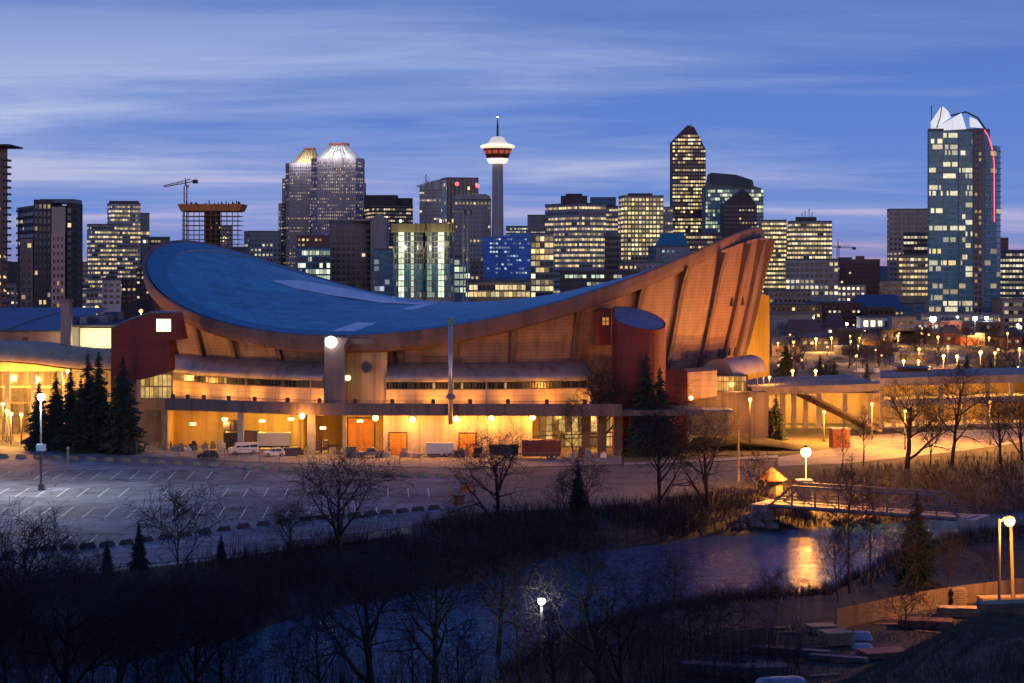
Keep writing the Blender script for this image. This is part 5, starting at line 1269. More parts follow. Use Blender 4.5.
for k_, s_ in (('spruceA', 2), ('spruceB', 8), ('spruceC', 14)): make_spruce(k_, s_)
def plant_tree(key, label, px, py, ytop, group=None, D=None, wide=1.0, rz=None):
    if D: b = Vector((X_at(px, D), D, hz(X_at(px, D), D)))
    else: b = ground_at(px, py)
    h = Z_at(ytop, b.y) - b.z
    pr = PROTO[key]; k = h / pr[1] / (1.0 if key.startswith('spruce') else .98); rz = rnd.uniform(0, 6.28) if rz is None else rz
    if not pr[2]:
        pr[2] = True; o = pr[0]; o.location = b; o.rotation_euler.z = rz; o.scale = (k * wide, k * wide, k)
        tag(o, label, None, group)
        if not group and 'group' in o: del o['group']
    else:
        o = copy_tree(pr[0], b, rz, (k * wide, k * wide, k), label, None, FAMILY[key])
        if 'group' in o: del o['group']
        if group: o['group'] = group
    return o
# singled out by where they stand
TR = [
 ('spread', 'wide-spreading dark bare tree at the front edge of the parking lot', 340, 562, 470, 1.15),
 ('bush', 'round bare tree between two small spruces before the parking lot', 178, 566, 500, 1.0),
 ('oval', 'low bare tree left of the wide-spreading lot-edge tree', 290, 556, 503, .9),
 ('fork', 'dark forked bare tree standing before the red trailer', 500, 534, 440, 1.0),
 ('wisp', 'thin leaning bare tree left of the ragged dark spruce by the road', 562, 528, 470, .7),
 ('lean', 'crooked bare tree with a kinked trunk right of the ragged dark spruce', 598, 530, 448, .9),
 ('oval', 'upright bare tree lit gold from behind at the lawn edge', 659, 520, 411, .85),
 ('fork', 'large thick-trunked bare tree at the bend of the road', 708, 511, 424, 1.05),
 ('wisp', 'small orange-lit bare tree beside the footbridge end', 757, 506, 448, .9),
 ('oval', 'bare tree lit gold before the concourse wall and terrace', 600, 455, 374, 1.0),
 ('wisp', 'small bare tree in front of the covered walk', 573, 458, 398, .9),
 ('spread', 'round-headed purple bare tree under the red drum tower', 654, 450, 382, .9),
 ('slim', 'slender bare tree leaning over the orange boulevard', 863, 466, 402, .9),
 ('fork', 'many-stemmed bare tree on the boulevard bank left of the tallest one', 907, 468, 390, 1.15),
 ('tall', 'tallest bare tree on the boulevard bank before the parking ramp', 952, 466, 366, 1.05),
 ('wisp', 'thin bare tree tucked beside the tallest one on the boulevard bank', 930, 466, 406, .8),
 ('oval', 'bare tree near the frame edge before the parking ramp openings', 1000, 464, 396, .9),
 ('fork', 'bare tree cut by the frame edge on the boulevard bank', 1022, 460, 400, .9),
 ('slim', 'small bare tree above the left end of the boulevard', 842, 470, 420, .8),
 ('slim', 'tall thin bare tree rising across the footbridge truss', 850, 593, 448, .75),
 ('slim', 'very thin sapling crossing the middle of the footbridge', 872, 588, 480, .6),
 ('wisp', 'dark bare tree at the water edge under the bridge lamp reflection', 838, 602, 520, .8),
 ('tall', 'big pale-twigged bare tree on the near bank, centre', 497, 672, 512, .9),
 ('oval', 'dense bare tree on the near bank left of the big pale-twigged one', 436, 690, 552, 1.1),
 ('fork', 'bare tree on the near bank reaching over the blue water', 372, 700, 560, 1.1),
 ('wisp', 'low bare tree on the near bank beside the shining water, far west', 322, 705, 588, 1.0),
 ('tall', 'thin bare tree between the white lamp post and the big near-bank tree', 520, 684, 560, .7),
 ('spread', 'tangled bare tree right of the white lamp post', 598, 690, 566, 1.0),
 ('wisp', 'upright bare pair of stems on the near bank in mid river view', 672, 632, 548, .8),
 ('slim', 'slim dark bare tree beside the upright pair on the near bank', 648, 640, 556, .7),
 ('bush', 'low shrub-like bare tree on the near bank below the bright reflection', 776, 612, 575, 1.2),
 ('bush', 'low shrub-like bare tree left of the lumber yard fence', 720, 640, 594, 1.2),
 ('oval', 'dark bare tree at the far left corner over the river', 24, 668, 520, 1.0),
 ('fork', 'black bare tree on the far bank left of the small spruces', 68, 628, 548, 1.0),
 ('oval', 'black bare tree on the far bank under the round lot-edge tree', 172, 650, 572, 1.1),
 ('spread', 'spreading black bare tree low on the far bank, west', 118, 700, 590, 1.0),
 ('tall', 'black bare tree near the frame bottom left of the shining water', 222, 706, 580, .9),
 ('fork', 'bare tree standing on the far bank opposite the white lamp post', 452, 572, 512, .9),
 ('bush', 'low bare shrub-tree on the far bank before the puddled path', 398, 588, 545, 1.2),
 ('oval', 'bare tree on the far bank right of the round lot-edge tree', 258, 622, 560, 1.0),
 ('bush', 'bare shrub-tree at the far bank foot, middle of the river', 556, 560, 520, 1.2),
 ('bush', 'bare shrub-tree on the far bank below the thick-trunked tree', 690, 532, 498, 1.2),
 ('wisp', 'small bare tree in the lumber yard by the white tarpaulin', 800, 676, 640, 1.0),
 ('wisp', 'small bare tree on the grassy slope at the frame bottom', 934, 668, 622, 1.0),
 ('bush', 'red-lit bare shrub-tree inside the lumber yard', 905, 632, 590, 1.1),
 ('wisp', 'bare tree on the bank between bridge end and lumber yard fence', 905, 596, 520, .8),
 ('wisp', 'bare tree on the bank right of the dark riverside spruce', 948, 594, 530, .8),
 ('bush', 'low bare shrub-tree against the lumber yard fence', 990, 588, 556, 1.1),
]
for key, lb, px, py, yt, wd in TR: plant_tree(key, lb, px, py, yt, wide=wd)

NB = [(8, 735, 600, 'tall'), (44, 720, 640, 'wisp'), (62, 742, 576, 'fork'), (96, 730, 612, 'slim'), (140, 748, 600, 'tall'), (160, 725, 632, 'wisp'), (196, 742, 604, 'fork'), (232, 735, 620, 'wisp'),
      (290, 748, 612, 'slim'), (410, 738, 612, 'slim'), (462, 720, 616, 'wisp'), (556, 704, 606, 'tall'), (574, 690, 634, 'wisp'),
      (622, 700, 600, 'fork'), (640, 680, 622, 'wisp'), (664, 690, 610, 'slim'), (690, 664, 606, 'bush'), (30, 640, 580, 'oval'), (90, 655, 592, 'wisp'), (148, 640, 590, 'bush'), (206, 640, 575, 'fork'), (236, 632, 580, 'bush'), (280, 616, 566, 'wisp'),
      (320, 608, 560, 'oval'), (366, 600, 556, 'bush'), (420, 590, 545, 'fork'), (470, 580, 540, 'wisp'), (516, 570, 530, 'oval'), (586, 552, 520, 'bush'), (628, 545, 505, 'slim'), (662, 542, 512, 'bush'), (740, 532, 500, 'bush'),
      (870, 520, 486, 'bush'), (890, 512, 470, 'wisp'), (930, 508, 474, 'bush'), (975, 500, 462, 'wisp'), (1005, 498, 468, 'bush')]
for px, py, yt, key in NB:
    where = 'near river bank at the frame bottom' if py > 660 else ('sloping bank below the boulevard' if px > 800 else 'far river bank below the parking lot')
    plant_tree(key, 'dark bare tree in the thicket on the ' + where, px, py, yt, group='thicket trees on the ' + where.split(' at ')[0], wide=1.15)
SP = [
 ('spruceA', 'ragged dark spruce between bare trees at the road edge', 578, 526, 458, .8, None),
 ('spruceB', 'tall dark spruce on the near bank in front of the bridge end', 917, 588, 488, 1.0, None),
 ('spruceC', 'small dark spruce standing left before the parking lot', 107, 572, 538, .9, None),
 ('spruceA', 'small dark spruce beside the round bare tree, before the lot', 139, 570, 520, .9, None),
 ('spruceB', 'small dark spruce right of the round bare tree, before the lot', 221, 562, 532, .9, None),
 ('spruceA', 'shortest spruce at the west end of the cluster, in front of the plaza', 39, 0, 378, .9, 352),
 ('spruceB', 'second spruce of the west cluster, just right of the lot lamp', 56, 0, 369, .85, 352),
 ('spruceC', 'third spruce of the west cluster, broad based', 71, 0, 366, .85, 350),
 ('spruceB', 'tall pointed spruce in the middle of the west cluster', 88, 0, 350, .85, 349),
 ('spruceA', 'tallest spruce of the west cluster before the cream wall', 98.5, 0, 348, .85, 348),
 ('spruceC', 'broad black spruce of the west cluster under the red stair tower', 123, 0, 354, 1.0, 346),
 ('spruceB', 'low spruce filling the gap in the west cluster', 81, 0, 376, .95, 347),
 ('spruceA', 'spruce pressed against the red drum tower', 646, 0, 349, .9, 341),
 ('spruceC', 'spruce at the right side of the red drum tower', 660, 0, 364, .9, 341),
 ('spruceA', 'left of two spruces before the east stairs', 763, 0, 388, 1.1, 372),
 ('spruceB', 'right of two spruces before the east stairs', 776, 0, 393, 1.1, 372),
 ('spruceC', 'dark spruce beside the yellow wall, beyond the ramp', 786, 0, 341, 1.2, 470),
 ('spruceA', 'slim spruce in the lot left of the small pair', 820, 0, 352, .8, 480),
 ('spruceB', 'spruce of the small pair by the orange lamps, left one', 826, 0, 362, 1.0, 478),
 ('spruceC', 'spruce of the small pair by the orange lamps, right one', 834, 0, 357, .9, 480),
 ('spruceA', 'single slim spruce before the pale fairground', 867, 0, 359, .8, 470),
 ('spruceB', 'left of two spruces above the parking ramp', 958, 0, 360, 1.0, 470),
 ('spruceC', 'right of two spruces above the parking ramp', 967, 0, 353, 1.1, 470),
 ('spruceA', 'small spruce above the parking ramp right of the pair', 984, 0, 360, .8, 480),
 ('spruceB', 'small spruce above the parking ramp before the orange lot', 991, 0, 357, .9, 482),
 ('spruceC', 'last small spruce above the parking ramp at the east edge', 1014, 0, 357, .8, 482),
]
for key, lb, px, py, yt, wd, d in SP: plant_tree(key, lb, px, py, yt, D=d, wide=wd)

# ------------------------------------------------------------------ thickets along both banks and the grassy slope
def thicket(name, n, where, hgt, m, seed, label, th=.018):
    rs = random.Random(seed); s = MB(); c = 0; tries = 0
    while c < n and tries < n * 40:
        tries += 1; q = where(rs)
        if q is None: continue
        x, y = q; z = hz(x, y)
        if z < WZ + .05: continue
        c += 1; h = hgt * rs.uniform(.35, 1.2); a = rs.uniform(0, 6.28)
        for b in range(4):
            a2 = a + b * 1.6 + rs.uniform(-.4, .4); ln = h * rs.uniform(.5, 1.0); o = rs.uniform(.15, .6) * ln
            p0 = Vector((x, y, z - .1)); p1 = p0 + Vector((math.cos(a2) * o * .4, math.sin(a2) * o * .4, ln * .55)); p2 = p0 + Vector((math.cos(a2) * o, math.sin(a2) * o, ln))
            sd = Vector((-math.sin(a2), math.cos(a2), 0)) * th * rs.uniform(.8, 1.6)
            s.face([p0 - sd, p0 + sd, p1 + sd * .8, p1 - sd * .8]); s.face([p1 - sd * .8, p1 + sd * .8, p2])
            if hgt > .8:
                p3 = p1 + Vector((rs.uniform(-.4, .4), rs.uniform(-.3, .3), .45)) * ln; s.face([p1 - sd * .6, p1 + sd * .6, p3])
                p4 = p1.lerp(p2, .5) + Vector((rs.uniform(-.4, .4), rs.uniform(-.3, .3), .3)) * ln; s.face([p1.lerp(p2, .5) - sd * .5, p1.lerp(p2, .5) + sd * .5, p4])
    return tag(s.build(name, m), label, 'undergrowth', kind='stuff')
def far_bank(rs):
    px = rs.uniform(-40, 780); t = rs.random() ** .8
    Df = dist(interp(FARB, px)); wf = interp(WIDE, px); D = Df + wf * t * 1.0
    x = X_at(px, D)
    if math.sin(x * .23 + 2) + math.sin(D * .31 + x * .1) + rs.uniform(-1, 1) < -.55: return None
    return x, D
def near_bank(rs):
    px = rs.uniform(500, 1040); Dn = dist(interp(NEARB, px)); D = Dn - rs.uniform(0, 13 if px < 860 else 22)
    if D < 150: return None
    return X_at(px, D), D
def front_bank(rs):
    px = rs.uniform(-40, 800); Dn = dist(interp(NEARB, px)); D = min(Dn - 1, 172) - rs.uniform(0, 22)
    return X_at(px, D), D
def right_bank(rs):
    px = rs.uniform(775, 1040); Df = dist(interp(FARB, px)); D = Df + interp(WIDE, px) * rs.random() ** 1.5
    return X_at(px, D), D
def slope(rs):
    px = rs.uniform(790, 1040); D = 124 - 58 * rs.random() ** 1.4; return X_at(px, D), D
def yard(rs):
    px = rs.uniform(560, 1030); D = rs.uniform(142, 185); x = X_at(px, D)
    return (x, D) if math.sin(x * .5) + math.sin(D * .4 + 1) > -.2 else None
brush = mat('brush_twigs', (0.040, 0.030, 0.031), .95, var=.3, scale=.5); straw = mat('dry_straw', (0.12, 0.105, 0.075), .95, var=.35, scale=.5)
thicket('undergrowth', 3800, far_bank, 2.2, brush, 51, 'tangled leafless brush on the far river bank below the lot', .028)
thicket('undergrowth', 2600, near_bank, 1.9, brush, 52, 'tangled leafless brush on the near river bank', .022)
thicket('undergrowth', 1500, front_bank, 4.6, brush, 58, 'tall fine bare stems crowding the near bank at the frame bottom', .013)
thicket('undergrowth', 700, far_bank, 4.2, brush, 59, 'taller bare stems standing out of the far bank brush', .018)
thicket('undergrowth', 1800, right_bank, 1.6, brush, 53, 'thin brush on the sloping bank under the boulevard', .028)
thicket('dry_grass', 26000, slope, .5, straw, 54, 'tufted dry grass on the near slope at the frame bottom', .007)
thicket('weeds', 2600, yard, .75, straw, 57, 'dry weeds growing between the stacks in the lumber yard', .014)

# ================================================================== footbridge
A_, B_ = Vector((X_at(769, 270), 270, 0)), Vector((X_at(962, 255), 255, 0)); dv = (B_ - A_).normalized(); nv = Vector((-dv.y, dv.x, 0)); Lb = (B_ - A_).length
fb = thing('footbridge', 'steel truss footbridge crossing the river with orange-lit deck', 'footbridge', (*A_.xy, 0))
steel = mat('bridge_steel', (0.20, 0.17, 0.17), .6, metal=.2, var=.2, scale=1); deckm = mat('bridge_deck', (0.34, 0.27, 0.2), .8, var=.2, scale=.6)
def bpt(t, o, z): return A_ + dv * (t * Lb) + nv * o + Vector((0, 0, z))
WB = 4.4; zl, zh_ = -0.15, 2.9
m = MB(); m.faces([bpt(t, o, z) for z in (-.05, .2) for t, o in ((-.03, 0), (1.03, 0), (1.03, WB), (-.03, WB))], [(3, 2, 1, 0), (4, 5, 6, 7), (0, 1, 5, 4), (1, 2, 6, 5), (2, 3, 7, 6), (3, 0, 4, 7)]); m.build('deck', deckm, fb)
for o in (0, WB):
    NB = 8
    m = MB(); m.tube([bpt(0, o, zl), bpt(1, o, zl)], .2, 4); m.build('bottom_chord', steel, fb)
    m = MB(); m.tube([bpt(0, o, zl), bpt(1 / NB, o, zh_), bpt(1 - 1 / NB, o, zh_), bpt(1, o, zl)], .19, 4); m.build('top_chord', steel, fb)
    for k in range(1, NB): m = MB(); m.tube([bpt(k / NB, o, zl), bpt(k / NB, o, zh_)], .13, 4); m.build('post', steel, fb)
    for k in range(1, NB - 1):
        a, b = (k, k + 1) if k < NB / 2 else (k + 1, k)
        m = MB(); m.tube([bpt(a / NB, o, zh_), bpt(b / NB, o, zl)], .09, 4); m.build('brace', steel, fb)
    for z in (.55, .95, 1.35): m = MB(); m.tube([bpt(0, o + (.25 if o == 0 else -.25), z), bpt(1, o + (.25 if o == 0 else -.25), z)], .05, 4); m.build('handrail', steel, fb)
for t_, wd in ((-.045, 2.4), (1.03, 2.4)):
    c = bpt(t_, WB / 2, -4); m = MB(); m.cbox(c, (wd, WB + 2, 4.1), math.atan2(dv.y, dv.x)); m.build('abutment', conc, fb)
hut = thing('shelter', 'small round hut with an orange cone roof at the west bridge end', 'hut', (X_at(771, 285), 285, -.3))
c = Vector((X_at(771, 285), 285, -.4))
m = MB(); m.lathe(c, [(1.75, 0), (1.75, 2.5)], 10); m.build('wall', mat('hut_planks', (.15, .085, .045), .85, var=.3, scale=.9, stripes=(0, .45, .6)), hut)
m = MB(); m.lathe(c, [(2.45, 2.35), (2.4, 2.5), (1.2, 3.5), (.08, 4.25)], 10); m.build('roof', mat('hut_roof', (.13, .035, .018), .8, var=.25, scale=.9), hut)
m = MB(); m.box(c.x - .45, c.x + .45, c.y - 1.86, c.y - 1.74, c.z + .4, c.z + 2.2); m.build('door', dark, hut)
k = thing('bridge_kiosk', 'small white-topped kiosk under the sodium lamp at the bridge', 'kiosk', G(805, 486))
c = P(804, 484, 279); m = MB(); m.cbox((c.x, c.y, -.2), (1.9, 1.6, c.z + .6)); m.build('wall', sand, k); m = MB(); m.cbox((c.x, c.y, c.z + .41), (2.3, 2.0, .25)); m.build('roof', mat('kiosk_roof', (.7, .66, .56), .6), k)
sh = thing('utility_shed', 'little red-brown shed with a flat pale roof on the orange lawn', 'shed', G(839, 446))
c = G(839.5, 447); m = MB(); m.cbox(c, (3.3, 2.4, 3.4), .15); m.build('wall', mat('shed_wall', (.34, .12, .06), .8, var=.15, stripes=(0, .4, .4)), sh); m = MB(); m.cbox((c.x, c.y, 3.41), (3.7, 2.8, .22), .15); m.build('roof', pale, sh)
m = MB(); m.cbox((c.x - .6, c.y - 1.27, .05), (.9, .06, 2.1), .15); m.build('door', mat('shed_door', (.2, .08, .05), .7), sh)
# boulders at the far abutment
bm_ = mat('rock', (.17, .14, .115), .95, var=.35, scale=1.5, bump=.4)
for k_, (q, y, s) in enumerate(((748, 522, 1.5), (756, 527, 1.2), (764, 520, 1.7), (772, 528, 1.1), (741, 528, 1.0), (836, 524, 1.0), (846, 522, 1.3), (858, 523, 1.1), (868, 521, 1.2), (852, 526, .8))):
    b = ground_at(q, y); m = MB(); rs = random.Random(k_)
    for lat in range(7):
        pass
    m.lathe((0, 0, 0), [(.05, -.5), (.75, -.3), (1, .1), (.7, .5), (.2, .7)], 8); m.v = [(x * s * rs.uniform(.8, 1.25), y_ * s * rs.uniform(.8, 1.25), z * s * rs.uniform(.8, 1.2)) for x, y_, z in m.v]
    o = m.build('boulder', bm_); o.location = b; tag(o, 'grey boulder piled on the bank at the bridge abutment', 'boulder', 'boulders at the bridge abutments')

# ================================================================== lot furniture, fence, loading yard
bar = MB(); bar.cbox((0, 0, 0), (1.9, .5, .3), 0, 1.0); bar.cbox((0, 0, .301), (1.85, .34, .32), 0, .8)
def barrier(label, group, m, spots):
    first = None
    for x, y, rz in spots:
        if first is None:
            first = bar.build('concrete_barrier', m); first.location = (x, y, .02); first.rotation_euler.z = rz; tag(first, label, 'barrier', group)
        else:
            o = first.copy(); COL.objects.link(o); o.location = (x, y, .02); o.rotation_euler.z = rz
by = mat('barrier_yellow', (.26, .225, .14), .85, var=.2, scale=1); bd = mat('barrier_grey', (.08, .08, .085), .9, var=.2, scale=1)
def along(tab, a, b, step):
    out = []; q = a
    while q < b:
        y0, y1 = interp(tab, q), interp(tab, q + step); p0, p1 = G(q, y0), G(q + step, y1); out.append((p0.x, p0.y, math.atan2(p1.y - p0.y, p1.x - p0.x))); q += step
    return out
barrier('yellowish concrete barrier in the row along the back of the lot', 'barriers along the back of the lot', by, along([(-20, 457), (60, 459), (150, 463), (240, 468), (350, 474), (462, 477.5)], -14, 470, 17.5))
barrier('dark concrete barrier in the row along the river side of the lot', 'barriers along the river side of the lot', bd, along([(-20, 560), (45, 551), (120, 545.5), (245, 528), (310, 519.5), (400, 513), (450, 508)], -10, 300, 19.5) + along([(300, 521), (400, 513), (450, 508)], 306, 450, 16))
for q, y, lb in ((458, 505, 'brown bin standing at the east corner of the lot'), (466, 492, 'orange bin at the lot corner by the road')):
    b = G(q, y); o = thing('waste_bin', lb, 'bin', b); m = MB(); m.cbox(b, (1.5, 1.3, 1.3), .3, 1.08); m.build('body', mat('bin_brown', (.3, .12, .06), .7), o); m = MB(); m.cbox((b.x, b.y, 1.3), (1.7, 1.5, .14), .3); m.build('lid', dark, o)
pay = thing('ticket_post', 'small yellow-striped post standing in the lot by the fence', 'post', G(68, 464)); b = G(68, 464)
m = MB(); m.cbox(b, (.3, .3, 2.6)); m.build('post', by, pay); m = MB(); m.cbox((b.x, b.y, 2.6), (.42, .42, .35)); m.build('cap', pale, pay)
wall_g = thing('retaining_wall', 'low wall by the river path with pale painted patches', 'wall', G(350, 538))
m = MB(); a, b = G(288, 550), G(412, 534); a.z = b.z = 0; u = (b - a).normalized(); n_ = Vector((-u.y, u.x, 0))
m.faces([a, b, b + n_ * .4, a + n_ * .4] + [v + Vector((0, 0, 1.1)) for v in (a, b, b + n_ * .4, a + n_ * .4)], [(3, 2, 1, 0), (4, 5, 6, 7), (0, 1, 5, 4), (1, 2, 6, 5), (2, 3, 7, 6), (3, 0, 4, 7)]); m.build('wall', grey, wall_g)
for f0, f1, cc in ((.1, .22, (.25, .16, .4)), (.62, .78, (.5, .5, .38)), (.80, .98, (.46, .46, .3))):
    p0, p1 = a.lerp(b, f0) - n_ * .01, a.lerp(b, f1) - n_ * .01; m = MB(); h0 = .15
    pts = [p0 + Vector((0, 0, h0)), p0.lerp(p1, .3) + Vector((0, 0, h0 + .1)), p1 + Vector((0, 0, h0)), p1 + Vector((0, 0, .8)), p0.lerp(p1, .6) + Vector((0, 0, .95)), p0.lerp(p1, .2) + Vector((0, 0, .7))]
    m.face(pts); m.build('painted_patch', mat('paint_%d' % int(cc[0] * 100 + cc[2] * 10), cc, .6, var=.4, scale=2), wall_g)
# chain-link fence behind the lot
def fence(label, pts, step, h, m, name='fence', mesh=True, board=None):
    t = thing(name, label, 'fence', pts[0]); rails = MB()
    wire = MB()
    for a, b in zip(pts, pts[1:]):
        n = max(1, int((b - a).length / step)); hv = Vector((0, 0, h))
        for k in range(n + (b is pts[-1])):
            q = a.lerp(b, k / n); p = MB(); p.tube([q, q + hv * 1.04], .05, 5); p.build('post', m, t)
        if board is None:
            rails.tube([a + hv, b + hv], .03, 4); rails.tube([a + hv * .08, b + hv * .08], .02, 4)
            if mesh:
                cnt = int((b - a).length / .55)
                for k in range(cnt):
                    u0, u1 = a.lerp(b, k / cnt), a.lerp(b, min(1, (k + 2.5) / cnt)); wire.tube([u0, u1 + hv], .008, 3, cap=False); wire.tube([u0 + hv, u1], .008, 3, cap=False)
        else:
            u = (b - a).normalized(); n_ = Vector((-u.y, u.x, 0)) * .04
            pm = MB(); pm.faces([a - n_, b - n_, b + n_, a + n_] + [v + hv for v in (a - n_, b - n_, b + n_, a + n_)], [(3, 2, 1, 0), (4, 5, 6, 7), (0, 1, 5, 4), (1, 2, 6, 5), (2, 3, 7, 6), (3, 0, 4, 7)]); pm.build('boards', board, t)
    if rails.f: rails.build('rail', m, t)
    if wire.f: wire.build('chain_link', m, t)
    return t
galv = mat('galvanised_wire', (.22, .22, .23), .5, metal=.4)
fence('chain-link fence between the parking lot and the loading yard', [G(60, 449), G(150, 456), G(240, 461.8), (G(340, 466)), G(440, 468.4), G(500, 467), G(620, 463)], 3.3, 2.2, galv)
fence('taller chain-link fence round the dark storage pen west of the docks', [G(62, 447), G(110, 441), G(165, 437)], 3.0, 3.0, galv)
for q, y in ((73, 440), (98, 443), (128, 446), (165, 448)):
    b = G(q, y); o = thing('covered_machine', 'tarpaulin-covered machine stored in the dark pen behind the fence', 'machine', b, 'covered machines in the storage pen'); m = MB(); m.cbox(b, (2.2, 1.8, 1.2), q * .1, .8); m.build('body', black, o); m = MB(); m.tube([(b.x, b.y, 1.1), (b.x + .5, b.y, 2.6)], .15, 5); m.build('arm', dark, o)
for q in (5, 9, 13):
    b = G(q, 441 + .2); o = MB().lathe((0, 0, 0), [(.12, 0), (.12, 1.0), (.05, 1.1)], 8).build('bollard', dark); o.location = b; tag(o, 'dark bollard at the edge of the orange plaza', 'bollard', 'bollards at the plaza edge')

# ------------------------------------------------------------------ vehicles and yard clutter
tyre = mat('tyre', (.02, .02, .02), .9); rim = mat('rim', (.4, .4, .4), .4, metal=.7); wpaint = mat('white_paint', (.62, .62, .6), .4, var=.05); wglass = mat('vehicle_glass', (.02, .02, .025), .1)
def wheels(t, spots, r=.36, w=.22):
    for x, y in spots:
        m = MB(); m.tube([(x, y - w / 2, r), (x, y + w / 2, r)], r, 14); o = m.build('wheel', tyre, t, loc=(0, 0, 0)); h = MB(); h.tube([(x, y - w / 2 - .02, r), (x, y + w / 2 + .02, r)], r * .55, 10); h.build('rim', rim, o, loc=(0, 0, 0))
def vehicle(label, cat, name, loc, rz, prof, win, W, wh, paint, r=.36):
    t = thing(name, label, cat, loc, rz=rz); n = len(prof)
    m = MB(); hw = W / 2
    def ins(z): return hw * (1.0 if z < prof_mid else .90)
    prof_mid = max(z for x, z in prof) * .62
    vs = [(x, -ins(z), z) for x, z in prof] + [(x, ins(z), z) for x, z in prof]
    m.faces(vs, [tuple(range(n)), tuple(range(n, 2 * n))[::-1]] + [((i + 1) % n, i, n + i, n + (i + 1) % n) for i in range(n)])
    m.build('body', paint, t, loc=(0, 0, 0))
    for kind, q in win:
        m = MB()
        if kind == 'side':
            for s in (-1, 1): mm = MB(); mm.face([(x, s * (hw * (1 - .1 * min(1, max(0, (z - prof_mid) / .3))) + .012), z) for x, z in q]); mm.build('side_window', wglass, t, loc=(0, 0, 0))
        else:
            (xa, za), (xb, zb) = q; mm = MB(); dx = .02 if kind == 'rear' else -.02
            mm.face([(xa + dx, -hw * .82, za), (xa + dx, hw * .82, za), (xb + dx, hw * .78, zb), (xb + dx, -hw * .78, zb)]); mm.build('windscreen' if kind == 'front' else 'rear_window', wglass, t, loc=(0, 0, 0))
    xf = min(x for x, z in prof); zc = .75
    for s in (-1, 1):
        m = MB(); m.cbox((xf - .01, s * hw * .72, zc - .1), (.08, .3, .2)); m.build('headlight', mat('lens_clear', (.7, .7, .65), .2), t, loc=(0, 0, 0))
    wheels(t, wh, r)
    return t
van_prof = [(-2.6, .35), (-2.6, 1.05), (-2.0, 1.25), (-1.35, 2.05), (2.5, 2.1), (2.65, 1.2), (2.65, .35)]
van = vehicle('white passenger van parked facing the fence under the deck', 'van', 'van', (X_at(243.5, 344), 344, .02), R(18), van_prof,
    [('side', [(-1.5, 1.3), (-.6, 1.3), (-.6, 1.85), (-1.25, 1.85)]), ('side', [(-.5, 1.3), (.9, 1.3), (.9, 1.85), (-.5, 1.85)]), ('side', [(1.0, 1.3), (2.4, 1.3), (2.4, 1.85), (1.0, 1.85)]), ('front', [(-2.0, 1.28), (-1.4, 2.0)])], 2.0, [(-1.7, -.9), (-1.7, .9), (1.7, -.9), (1.7, .9)], wpaint)
hatch = [(-1.9, .3), (-1.95, .75), (-1.1, .98), (-.35, 1.5), (1.1, 1.5), (1.75, 1.0), (1.85, .3)]
vehicle('small white car parked nose-in beside a dark box in the yard', 'car', 'car', (X_at(274.5, 340), 340, .02), R(12), hatch,
    [('side', [(-.85, 1.0), (.15, 1.0), (.15, 1.4), (-.3, 1.4)]), ('side', [(.25, 1.0), (1.45, 1.0), (1.05, 1.4), (.25, 1.4)]), ('front', [(-1.05, 1.02), (-.4, 1.45)]), ('rear', [(1.7, 1.05), (1.15, 1.46)])], 1.75, [(-1.2, -.8), (-1.2, .8), (1.2, -.8), (1.2, .8)], wpaint, .32)
vehicle('low dark car half hidden behind the fence posts', 'car', 'car', (X_at(208, 335), 335, .02), R(6), hatch, [('side', [(-.85, 1.0), (.15, 1.0), (.15, 1.4), (-.3, 1.4)])], 1.75, [(-1.2, -.8), (-1.2, .8), (1.2, -.8), (1.2, .8)], black, .32)
vehicle('old pickup loaded with scrap in front of the roller door', 'pickup', 'pickup_truck', (X_at(369, 338), 338, .02), R(185), [(-2.6, .4), (-2.6, 1.0), (-1.5, 1.1), (-.9, 1.75), (.3, 1.75), (.5, 1.05), (2.6, 1.05), (2.6, .4)], [('side', [(-1.2, 1.12), (.2, 1.12), (.2, 1.62), (-.8, 1.62)])], 1.9, [(-1.7, -.85), (-1.7, .85), (1.7, -.85), (1.7, .85)], mat('grey_paint', (.2, .17, .15), .5))
def trailer(label, px0, px1, y, D, m, h=2.6, w=2.4, rz=0.0, name='box_trailer', cat='trailer', zb=.8):
    x0, x1 = X_at(px0, D), X_at(px1, D); L = x1 - x0; t = thing(name, label, cat, ((x0 + x1) / 2, D + w / 2, .02), rz=rz)
    b = MB(); b.box(-L / 2, L / 2, -w / 2, w / 2, zb, zb + h); b.build('body', m, t, loc=(0, 0, 0))
    r_ = MB()
    k = -L / 2 + .6
    while k < L / 2: r_.box(k, k + .07, -w / 2 - .04, -w / 2 - .002, zb + .05, zb + h - .05); k += 1.1
    r_.build('side_rails', m, t, loc=(0, 0, 0)); c = MB(); c.box(-L / 2 + .2, L / 2 - .2, -w / 2 + .3, w / 2 - .3, zb - .3, zb - .004); c.build('chassis', dark, t, loc=(0, 0, 0))
    wheels(t, [(L / 2 - 1.2, -w / 2 + .15), (L / 2 - 1.2, w / 2 - .15), (L / 2 - 2.1, -w / 2 + .15), (L / 2 - 2.1, w / 2 - .15)], .45)
    return t
trailer('white box trailer lit yellow in the loading bay', 257, 290, 440, 351, wpaint, 2.4)
trailer('white equipment trailer parked before the concrete wall', 426, 453.5, 449, 338.2, wpaint, 1.9, zb=.6)
trailer('long dark red trailer behind the fence at the east docks', 522, 561, 450, 334, mat('oxblood_paint', (.16, .035, .025), .6), 2.6)
trailer('dark flat trailer with stacked panels left of the red one', 489.5, 518, 450, 336, mat('dark_blue_paint', (.04, .04, .06), .6), 1.6)
